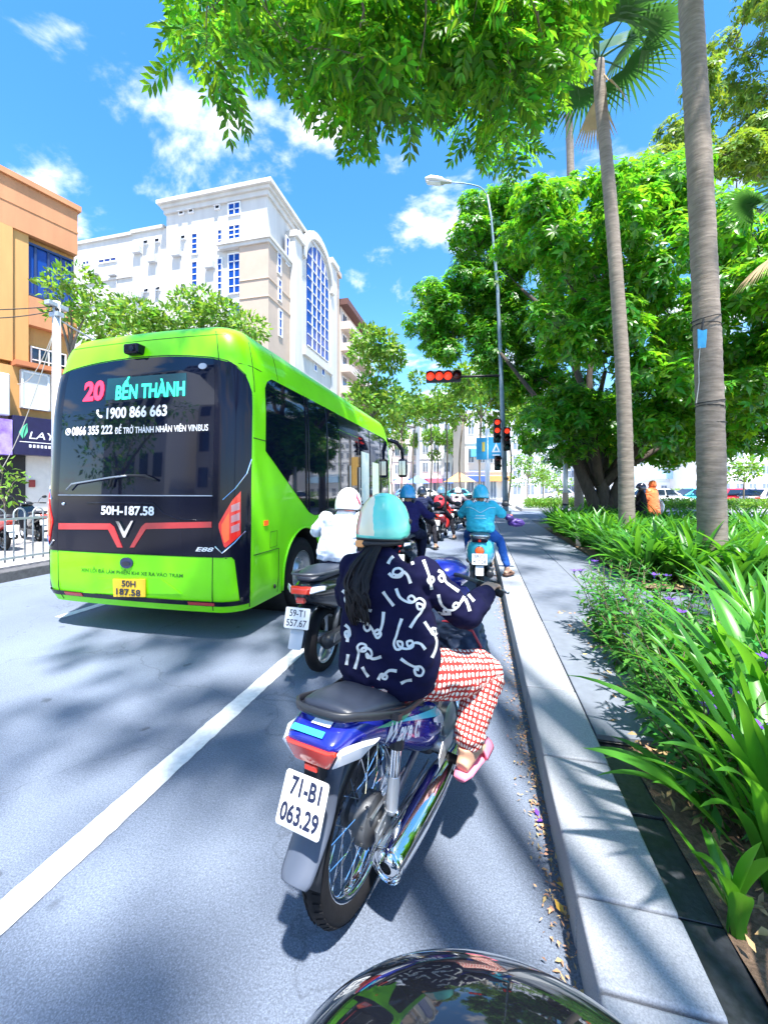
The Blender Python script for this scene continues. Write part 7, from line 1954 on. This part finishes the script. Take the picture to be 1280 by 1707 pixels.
# --- standing pair behind the bed: orange raincoat and black clothes
def stander(label, p, rz, coat, wide, hood, h=1.62, legs=M_BLKC):
    s = h/1.70; sk = MB(); head_vol(sk, V3(0, 0, 1.56*s), 0, s); sk.tube([V3(0, 0, 1.2*s), V3(0, 0, 1.48*s)], [.055, .05], 10); sk.tube([V3(0, 0, .8*s), V3(0, 0, 1.3*s)], [.08, .08], 10)
    for sg in (-1, 1):
        sk.tube([V3(sg*.08, 0, .85*s), V3(sg*.085, .02, .48*s), V3(sg*.085, -.01, .09)], [.06, .05, .038], 10); foot_vol(sk, V3(sg*.085, -.01, .09), V3(sg*.10, .11, .02))
        sk.tube([V3(sg*.17, 0, 1.36*s), V3(sg*.23, .03, 1.08*s), V3(sg*.18, .20, .98*s)], [.04, .035, .026], 10); hand_vol(sk, V3(sg*.18, .20, .98*s), V3(sg*.17, .28, .98*s), sg)
    o = remeshed(sk, 'person', M_SKIN, None, .009, 3); o.location = p; o.rotation_euler = (0, 0, rz); tag(o, label, 'person')
    c = MB(); torso(c, [(V3(0, 0, .52*s), .26*wide, .19*wide), (V3(0, 0, .75*s), .245*wide, .175*wide), (V3(0, 0, 1.05*s), .225*wide, .155*wide), (V3(0, 0, 1.30*s), .21*wide, .13*wide), (V3(0, 0, 1.42*s), .12, .09), (V3(0, 0, 1.48*s), .075, .07)])
    for sg in (-1, 1): limb(c, [V3(sg*.18, 0, 1.36*s), V3(sg*.26, .02, 1.08*s), V3(sg*.20, .17, .98*s)], [.085, .075, .06], 12)
    remeshed(c, 'raincoat' if hood else 'coat', coat, o, .016, 5, .010, 7)
    t = MB(); t.ball(V3(0, 0, .84*s), (.15, .12, .10), 12, 8)
    for sg in (-1, 1): limb(t, [V3(sg*.08, 0, .82*s), V3(sg*.085, .02, .48*s), V3(sg*.085, 0, .12)], [.085, .065, .055], 12)
    remeshed(t, 'trousers', legs, o, .014, 4, .004)
    if hood:
        q = MB(); q.ball(V3(0, -.02, 1.57*s), (.115, .125, .145), 16, 12); q.tube([V3(0, 0, 1.40*s), V3(0, -.01, 1.52*s)], [.12, .10], 12); remeshed(q, 'hood', coat, o, .013, 4, .006)
    return o
p_ = at(1086, 815, 13.6); stander('person in an orange hooded raincoat standing beyond the lilies', (p_.x, p_.y, -.02), R(40), M_ORC, 1.12, True, 1.72)
p_ = at(1068, 815, 13.3); o_ = stander('person in black with dark helmet next to the orange raincoat', (p_.x, p_.y, -.02), R(75), M_BLKC, 1.05, False, 1.60)
helmet(o_, V3(0, 0, 1.60*1.60/1.70 - .01), M_HELN, 0, 1.12)
# ------------------------------------------------------------------ street furniture
M_POLE = mat('pole_grey', (0.20, 0.27, 0.33), 0.45, metal=.3, var=.12, vscale=5)
M_SIGRED = mat('signal_red', (0.8, 0.05, 0.02), .3, emit=((1, .05, .02), .35))
M_SIGOR = mat('signal_amber', (0.9, 0.3, 0.05), .3, emit=((1, .14, .04), .9))
M_SIGOFF = mat('signal_off', (0.10, 0.01, 0.01), .3)
M_SIGGRN = mat('signal_green_off', (0.01, 0.06, 0.06), .3)
PD = 16.3
pbase = at(843, 815, PD); pbase.z = 0
pole = empty('signal_pole', pbase, label='tall grey lamp and signal pole at the junction kerb', cat='street lamp')
def pw_(u, v, d=PD): return at(u, v, d) - pbase
MB().tube([pw_(843, 874), pw_(841, 800), pw_(836, 650), pw_(829, 480), pw_(818, 360), pw_(812, 325)], [.12, .11, .09, .07, .045, .035], 14).build('post', M_POLE, pole, smooth=True)
MB().tube([pw_(844, 878), pw_(844, 852)], [.20, .19], 4).build('base_box', M_POLE, pole, bevel=.02)
for v in (838, 800, 745): MB().tube([pw_(842, v), pw_(842, v-4)], .128, 14).build('band', M_DGREY, pole)
MB().tube(smooth_path([tuple(pw_(812, 325)), tuple(pw_(800, 312)), tuple(pw_(775, 306)), tuple(pw_(750, 304))], 4), .024, 8).build('lamp_arm', M_POLE, pole, smooth=True)
lh = MB(); a = pw_(752, 304); b = pw_(709, 300)
lh.loft([[a.lerp(b, t) + Vector((0, s[0], s[1])) for s in ((-w, .0), (-w*.8, h), (w*.8, h), (w, 0), (w*.7, -h*.8), (-w*.7, -h*.8))] for t, w, h in ((0, .06, .04), (.25, .10, .06), (.35, .17, .10), (.8, .18, .11), (1, .10, .06))], True)
hd_ = lh.build('lamp_head', mat('lamp_grey', (.52, .50, .48), .4, metal=.3), pole, smooth=True, angle=45)
MB().loft([[a.lerp(b, t) + Vector((0, s, -.10)) for s in (-.12, .12)] + [a.lerp(b, t) + Vector((0, s, -.115)) for s in (.12, -.12)] for t in (.4, .95)], True).build('lamp_glass', M_CLEAR, hd_)
MB().tube([pw_(834, 626), pw_(766, 628)], .05, 8).build('signal_arm', M_BLACK, pole, smooth=True)
# horizontal signal head (faces the camera side)
def signal(parent, c, w, h, horiz, lamps, name='signal_head'):
    e = MB(); M = Matrix.Translation(c) @ Matrix.Rotation(YAW*.5, 4, 'Z')
    e.box((-w/2, -.10, -h/2), (w/2, .10, h/2), M); o = e.build(name, M_BLACK, parent, bevel=.03)
    n = len(lamps)
    for i, lm in enumerate(lamps):
        t = (i+.5)/n - .5; q = (t*w, -.10, 0) if horiz else (0, -.10, -t*h); r = min(w, h)*.36 if horiz else w*.38
        k = MB(); k.loft([[M @ Vector((q[0] + rr*math.cos(2*PI*j/16), q[1] - yy, q[2] + rr*math.sin(2*PI*j/16))) for j in range(16)] for rr, yy in ((r, .004), (r*.85, .03), (r*.4, .05), (r*.05, .055))], True); k.build('lamp', lm, o, smooth=True)
        v = MB(); V = []
        for j in range(11):
            a_ = lerp(-.1, PI+.1, j/10)
            for yy in (0, .20): V.append(M @ Vector((q[0] + (r+.02)*math.cos(a_), q[1] - yy, q[2] + (r+.02)*math.sin(a_))))
        v.add(V, [(2*j, 2*j+1, 2*j+3, 2*j+2) for j in range(10)]).build('visor', M_BLACK, o, smooth=True, solid=.01)
    return o
signal(pole, pw_(739, 628), 1.42, .46, True, (M_SIGRED, M_SIGRED, M_SIGRED, M_SIGOFF))
signal(pole, pw_(828, 718, PD-.2), .27, .98, False, (M_SIGRED, M_SIGRED, M_SIGGRN))
signal(pole, pw_(844, 732, PD-.1), .27, .95, False, (M_SIGRED, M_SIGOFF, M_SIGGRN))
signal(pole, pw_(829, 772, PD-.2), .24, .60, False, (M_SIGOFF, M_SIGGRN))

# short post on the verge, little striped box
p_ = at(942, 888, 12.84)
e = empty('slim_post', (p_.x, p_.y, .0), label='slim grey post with dark band at the bed edge', cat='post')
MB().tube([(0, 0, .18), (0, 0, 3.0)], [.085, .07], 14).build('shaft', M_PALEMET, e, smooth=True)
MB().box((-.17, -.17, .18), (.17, .17, .215)).build('base_plate', M_PALEMET, e, bevel=.01)
MB().tube([(0, 0, .95), (0, 0, 1.30)], .092, 14).build('sleeve', mat('sleeve_brown', (.35, .25, .20), .6), e); MB().tube([(0, 0, .88), (0, 0, .945)], .094, 14).build('dark_band', M_BLACK, e)
p_ = at(972, 917, 8.54)
e = empty('striped_box', (p_.x, p_.y, .19), R(20), label='small red and pale striped box at the bed edge', cat='box')
MB().box((-.11, -.11, 0), (.11, .11, .24)).build('casing', mat('box_pale', (.72, .52, .46), .6), e, bevel=.008)
for x in (-.075, 0, .075): MB().box((x-.020, -.114, .01), (x+.020, -.1105, .23)).build('stripe', mat('box_red', (.45, .07, .06), .6), e)
MB().loft([[(-.13, -.13, .242), (.13, -.13, .242), (.13, .13, .242), (-.13, .13, .242)], [(-.05, -.05, .30), (.05, -.05, .30), (.05, .05, .30), (-.05, .05, .30)]], True).build('lid', mat('box_lid', (.72, .42, .33), .6), e)

# blue board on white pole beyond the junction
p_ = at(812, 815, 27.5); e = empty('blue_board', (p_.x, p_.y, 0), YAW, label='blue two-panel board on a white pole past the junction', cat='sign')
MB().tube([(0, 0, 0), (0, 0, 5.6)], .16, 12).build('pole', M_FRAME, e, smooth=True)
z0, z1 = 3.45, 4.95
M_SKYB = mat('board_blue', (.04, .36, .62), .4, var=.1)
MB().box((-.80, -.20, z0), (-.05, -.12, z1)).build('panel', M_SKYB, e); MB().box((.02, -.20, z0+.05), (1.05, -.12, z1+.05)).build('panel', M_SKYB, e)
MB().prism([(.25, z0+.5), (.85, z0+.5), (.55, z0+1.15)], -.215, -.203, 'y').build('triangle_mark', M_SIGNW, e); MB().prism([(.42, z0+.6), (.68, z0+.6), (.55, z0+.9)], -.22, -.216, 'y').build('triangle_hole', M_SKYB, e)
MB().box((.3, -.215, z0+.25), (.8, -.203, z0+.35)).build('bar_mark', M_SIGNW, e); MB().box((-.42, -.215, z0+.55), (-.22, -.203, z0+1.2)).build('bar_mark', mat('mark_yellow', (.8, .6, .1), .5), e)

# railing with arched bars
FX = -7.24
fe = empty('arched_railing', (FX, 0, .16), label='grey railing of arched bars on the far kerb', cat='railing')
M_RAIL = mat('rail_grey', (0.42, 0.45, 0.48), .4, metal=.4)
pts = [(0, -.08, .10), (0, -.08, .86)] + [(0, -.08*math.cos(a), .86 + .085*math.sin(a)) for a in np.linspace(.3, PI-.3, 6)] + [(0, .08, .86), (0, .08, .10)]
bar0 = None
for k in range(36):
    y = 1.2 + .28*k
    if bar0 is None: bar0 = MB().tube(pts, .012, 8).build('arched_bar', M_RAIL, fe, smooth=True); bar0.location = (0, y, 0)
    else: dup_mesh(bar0, fe, (0, y, 0))
for z in (.16, .78): MB().box((-.015, .9, z-.018), (.015, 11.4, z+.018)).build('rail', M_RAIL, fe)
p0_ = None
for k in range(5):
    if p0_ is None: p0_ = MB().box((-.03, -.03, -.02), (.03, .03, .92)).build('railing_post', M_RAIL, fe, bevel=.005); p0_.location = (.035, 1.06, 0)
    else: dup_mesh(p0_, fe, (.035, 1.06 + 2.52*k, 0))

# utility pole and wires on the left
ud = 11.5; ub = at(95, 815, ud); ub.z = 0
up = empty('utility_pole', ub, label='grey utility pole with wires beside the orange house', cat='utility pole')
uz = at(95, 503, ud).z
MB().tube([(0, 0, 0), (0, 0, uz)], [.14, .095], 14).build('shaft', mat('concrete_pole', (.50, .53, .56), .7, var=.1), up, smooth=True)
MB().box((-.09, -.28, uz-.18), (.09, .28, uz-.06)).box((-.16, -.10, uz-.45), (.16, .10, uz-.32)).build('bracket', M_PALEMET, up, bevel=.01)
for k in range(5): MB().ball((random.uniform(-.15, .15), random.uniform(-.2, .2), uz-.3+random.uniform(-.2, .2)), (.05, .04, .06), 8, 6).build('insulator', M_BLACK, up)
def wire(label, a, b, sag, r=.014):
    a, b = Vector(a), Vector(b); pts = [a.lerp(b, t) - Vector((0, 0, sag*4*t*(1-t))) for t in np.linspace(0, 1, 15)]
    o = MB().tube(pts, r, 6).build('overhead_wire', M_BLACK if r < .02 else M_METAL, smooth=True); return tag(o, label, 'wire', 'overhead wires by the utility pole')
tp_ = Vector((ub.x, ub.y, uz-.12))
wire('uppermost dark wire running from the utility pole to the frame edge', tp_, at(-90, 516, 9.5), .05)
wire('second wire just below the uppermost on the pole', tp_ - Vector((0, 0, .12)), at(-90, 528, 9.5), .12)
wire('dark wire from the pole passing behind the bus roof', tp_ - Vector((0, 0, .35)), at(300, 620, 16), .25, .022)
M_PW = mat('pale_wire', (.6, .58, .52), .6)
for lbl, q, sg in (('pale slack wire drooping from pole to the shop front', at(-10, 800, 14), .6), ('second pale slack wire drooping to the house', at(30, 640, 14.3), .5)):
    o = wire(lbl, tp_ - Vector((0, 0, .5)), q, sg, .012); o.data.materials[0] = M_PW

# ------------------------------------------------------------------ cars
def car(label, loc, rz, col, hatch=False, group='cars in the car park beyond the junction'):
    e = empty('parked_car', loc, rz, label=label, cat='car', group=group)
    m = mat('car_%s' % str(col), col, .25, coat=1.0)
    S = [(-2.12, .62, .42, .78), (-2.05, .78, .30, .90), (-1.5, .86, .24, .96), (-.6, .88, .22, .95), (.5, .88, .22, .94), (1.3, .87, .22, .88), (1.95, .80, .26, .74), (2.12, .66, .36, .62)]
    mb = MB(); mb.loft([[(x, hw*math.copysign(abs(math.cos(a))**.6, math.cos(a)), (zb+zt)/2 + (zt-zb)/2*math.copysign(abs(math.sin(a))**.6, math.sin(a))) for a in [2*PI*k/20 for k in range(20)]] for x, hw, zb, zt in [tuple(q) for q in smooth_path(S, 3)]], True); mb.build('body', m, e, smooth=True)
    xr = -1.95 if hatch else -1.55
    C = [(.70, .90), (.60, 1.18), (.55, 1.40), (.48, 1.47)]
    def cab(z, hw, xa, xb): return [(xa, -hw, z), (xb, -hw, z), (xb, hw, z), (xa, hw, z)]
    MB().loft([cab(.90, .80, xr, 1.05), cab(1.15, .74, xr+.25, .62), cab(1.38, .66, xr+.55, .15), cab(1.46, .58, xr+.75, -.10)], True).build('cabin', m, e, bevel=.06, seg=3)
    for sg in (-1, 1):
        for (x0, x1, x2, x3) in ((xr+.32, -.42, -.42, xr+.66), (-.34, .62, .22, -.34)):
            V = [(x0, sg*.79, .97), (x1, sg*.79, .97), (x2, sg*.70, 1.36), (x3, sg*.70, 1.36)]; MB().add([(p[0], p[1]+sg*.012, p[2]) for p in V] + [(p[0], p[1]-sg*.03, p[2]) for p in V], [(0, 1, 2, 3), (7, 6, 5, 4), (0, 4, 5, 1), (1, 5, 6, 2), (2, 6, 7, 3), (3, 7, 4, 0)]).build('side_window', M_DARKGL, e)
        for x in (-1.30, 1.30):
            t = MB().lathe([(.20, -.10), (.29, -.11), (.32, -.08), (.325, 0), (.32, .08), (.29, .11), (.20, .10)], 24, (x, sg*.80, .325), 'y').build('tyre', M_RUB, e, smooth=True)
            MB().lathe([(.21, sg*.09), (.19, sg*.10), (.08, sg*.07), (0, sg*.075)], 20, (x, sg*.80, .325), 'y').build('rim', M_ALUL, t, smooth=True)
        MB().cbox((1.98, sg*.58, .66), (.22, .30, .12)).build('headlight', M_CLEAR, e, bevel=.03); MB().cbox((-2.06, sg*.60, .80), (.12, .28, .14)).build('tail_lamp', M_REDL, e, bevel=.03)
        MB().ball((.55, sg*.95, 1.0), (.07, .10, .07), 10, 8).build('mirror', m, e, smooth=True)
    MB().add([(1.02, -.72, .94), (1.02, .72, .94), (.20, .60, 1.385), (.20, -.60, 1.385)], [(0, 1, 2, 3)]).build('windscreen', M_DARKGL, e, solid=.04)
    MB().add([(xr+.02, -.70, .97), (xr+.02, .70, .97), (xr+.52, .60, 1.37), (xr+.52, -.60, 1.37)], [(0, 1, 2, 3)]).build('rear_window', M_DARKGL, e, solid=.04)
    return e
for lbl, u, d, rz, col, h in (('turquoise saloon car parked behind the thick palm', 1150, 31, YAW+PI, (.06, .42, .50), False), ('white hatchback parked left of the turquoise car', 1103, 30, YAW+.1, (.72, .72, .74), True),
                              ('bright red car parked right of the thick palm', 1232, 29, YAW, (.50, .02, .04), True), ('dark blue car beyond the red car', 1195, 36, YAW, (.03, .05, .12), True),
                              ('white car far behind the round tree trunk', 990, 44, YAW, (.74, .74, .76), True), ('pale silver car under the small island trees', 930, 46, YAW+PI, (.62, .64, .66), False),
                              ('teal car crossing past the waiting riders', 757, 48, YAW+PI*.9, (.08, .38, .42), True), ('white car at the street end left of the teal one', 715, 58, YAW, (.75, .75, .75), False), ('blue-roofed car far ahead of the bus', 680, 62, YAW, (.12, .25, .50), True),
                              ('pink-white car at the frame edge past the red car', 1285, 27, YAW+.2, (.70, .62, .64), True)):
    p_ = at(u, 815, d); car(lbl, (p_.x, p_.y, .01), rz, col, h)
# far scooters waiting across the junction
for lbl, u, d, c_ in (('dark motorbike parked across the junction left of the island', 785, 40, M_SCBLK), ('white scooter parked across the junction near the blue shop', 800, 42, M_SCWH)):
    p_ = at(u, 815, d); scooter(lbl, (p_.x, p_.y, .01), R(60), c_, None)
# roadside stalls across the junction
for lbl, u, d, c1, c2 in (('orange stall canopy across the junction', 765, 50, (.75, .35, .12), (.6, .6, .6)), ('blue stall canopy beside the orange one', 695, 62, (.12, .28, .65), (.6, .55, .5)), ('pink stall canopy at the street end', 670, 66, (.75, .35, .42), (.6, .6, .6))):
    p_ = at(u, 815, d); e = empty('street_stall', (p_.x, p_.y, 0), YAW, label=lbl, cat='stall')
    MB().loft([[(-1.8, -1.4, 2.3), (1.8, -1.4, 2.3), (1.8, 1.4, 2.3), (-1.8, 1.4, 2.3)], [(-.1, -.1, 3.5), (.1, -.1, 3.5), (.1, .1, 3.5), (-.1, .1, 3.5)]], True).build('canopy', mat('canopy%s' % str(c1), c1, .7), e)
    for x in (-1.6, 1.6):
        for y in (-1.2, 1.2): MB().tube([(x, y, 0), (x, y, 2.3)], .04, 6).build('leg', M_PALEMET, e)
    MB().box((-1.5, -1.2, 0), (1.5, -.4, .95)).build('counter', mat('counter%s' % str(c2), c2, .7), e, bevel=.03)

# ------------------------------------------------------------------ the viewer's own scooter: its glossy cowl rises into the bottom of the view
own = scooter('glossy black cowl of the viewer\'s own scooter at the bottom edge', (.025, -.665, 0), 0, M_SCBLK, None)
for c in list(own.children):
    if c.name.split('.')[0] in ('mirror', 'mirror_stem', 'handlebar_cowl', 'leg_shield'): bpy.data.objects.remove(c)
mb = MB(); rings = []
for i in range(41):
    t = i/40; a = -PI/2 + PI*t
    ring = []
    for k in range(72):
        b = 2*PI*k/72; ca = max(.02, math.cos(a))
        ring.append((.27*math.sin(a), 1.045 + .20*ca*math.cos(b)*(1.0 if math.cos(b) > 0 else .75), .695 + .19*ca*math.sin(b)*(1.0 if math.sin(b) > 0 else .6)))
    rings.append(ring)
mb.loft(rings, True); COWL = mb.build('instrument_cowl', mat('cowl_black', (.006, .007, .010), .04, coat=1.0), own, smooth=True)
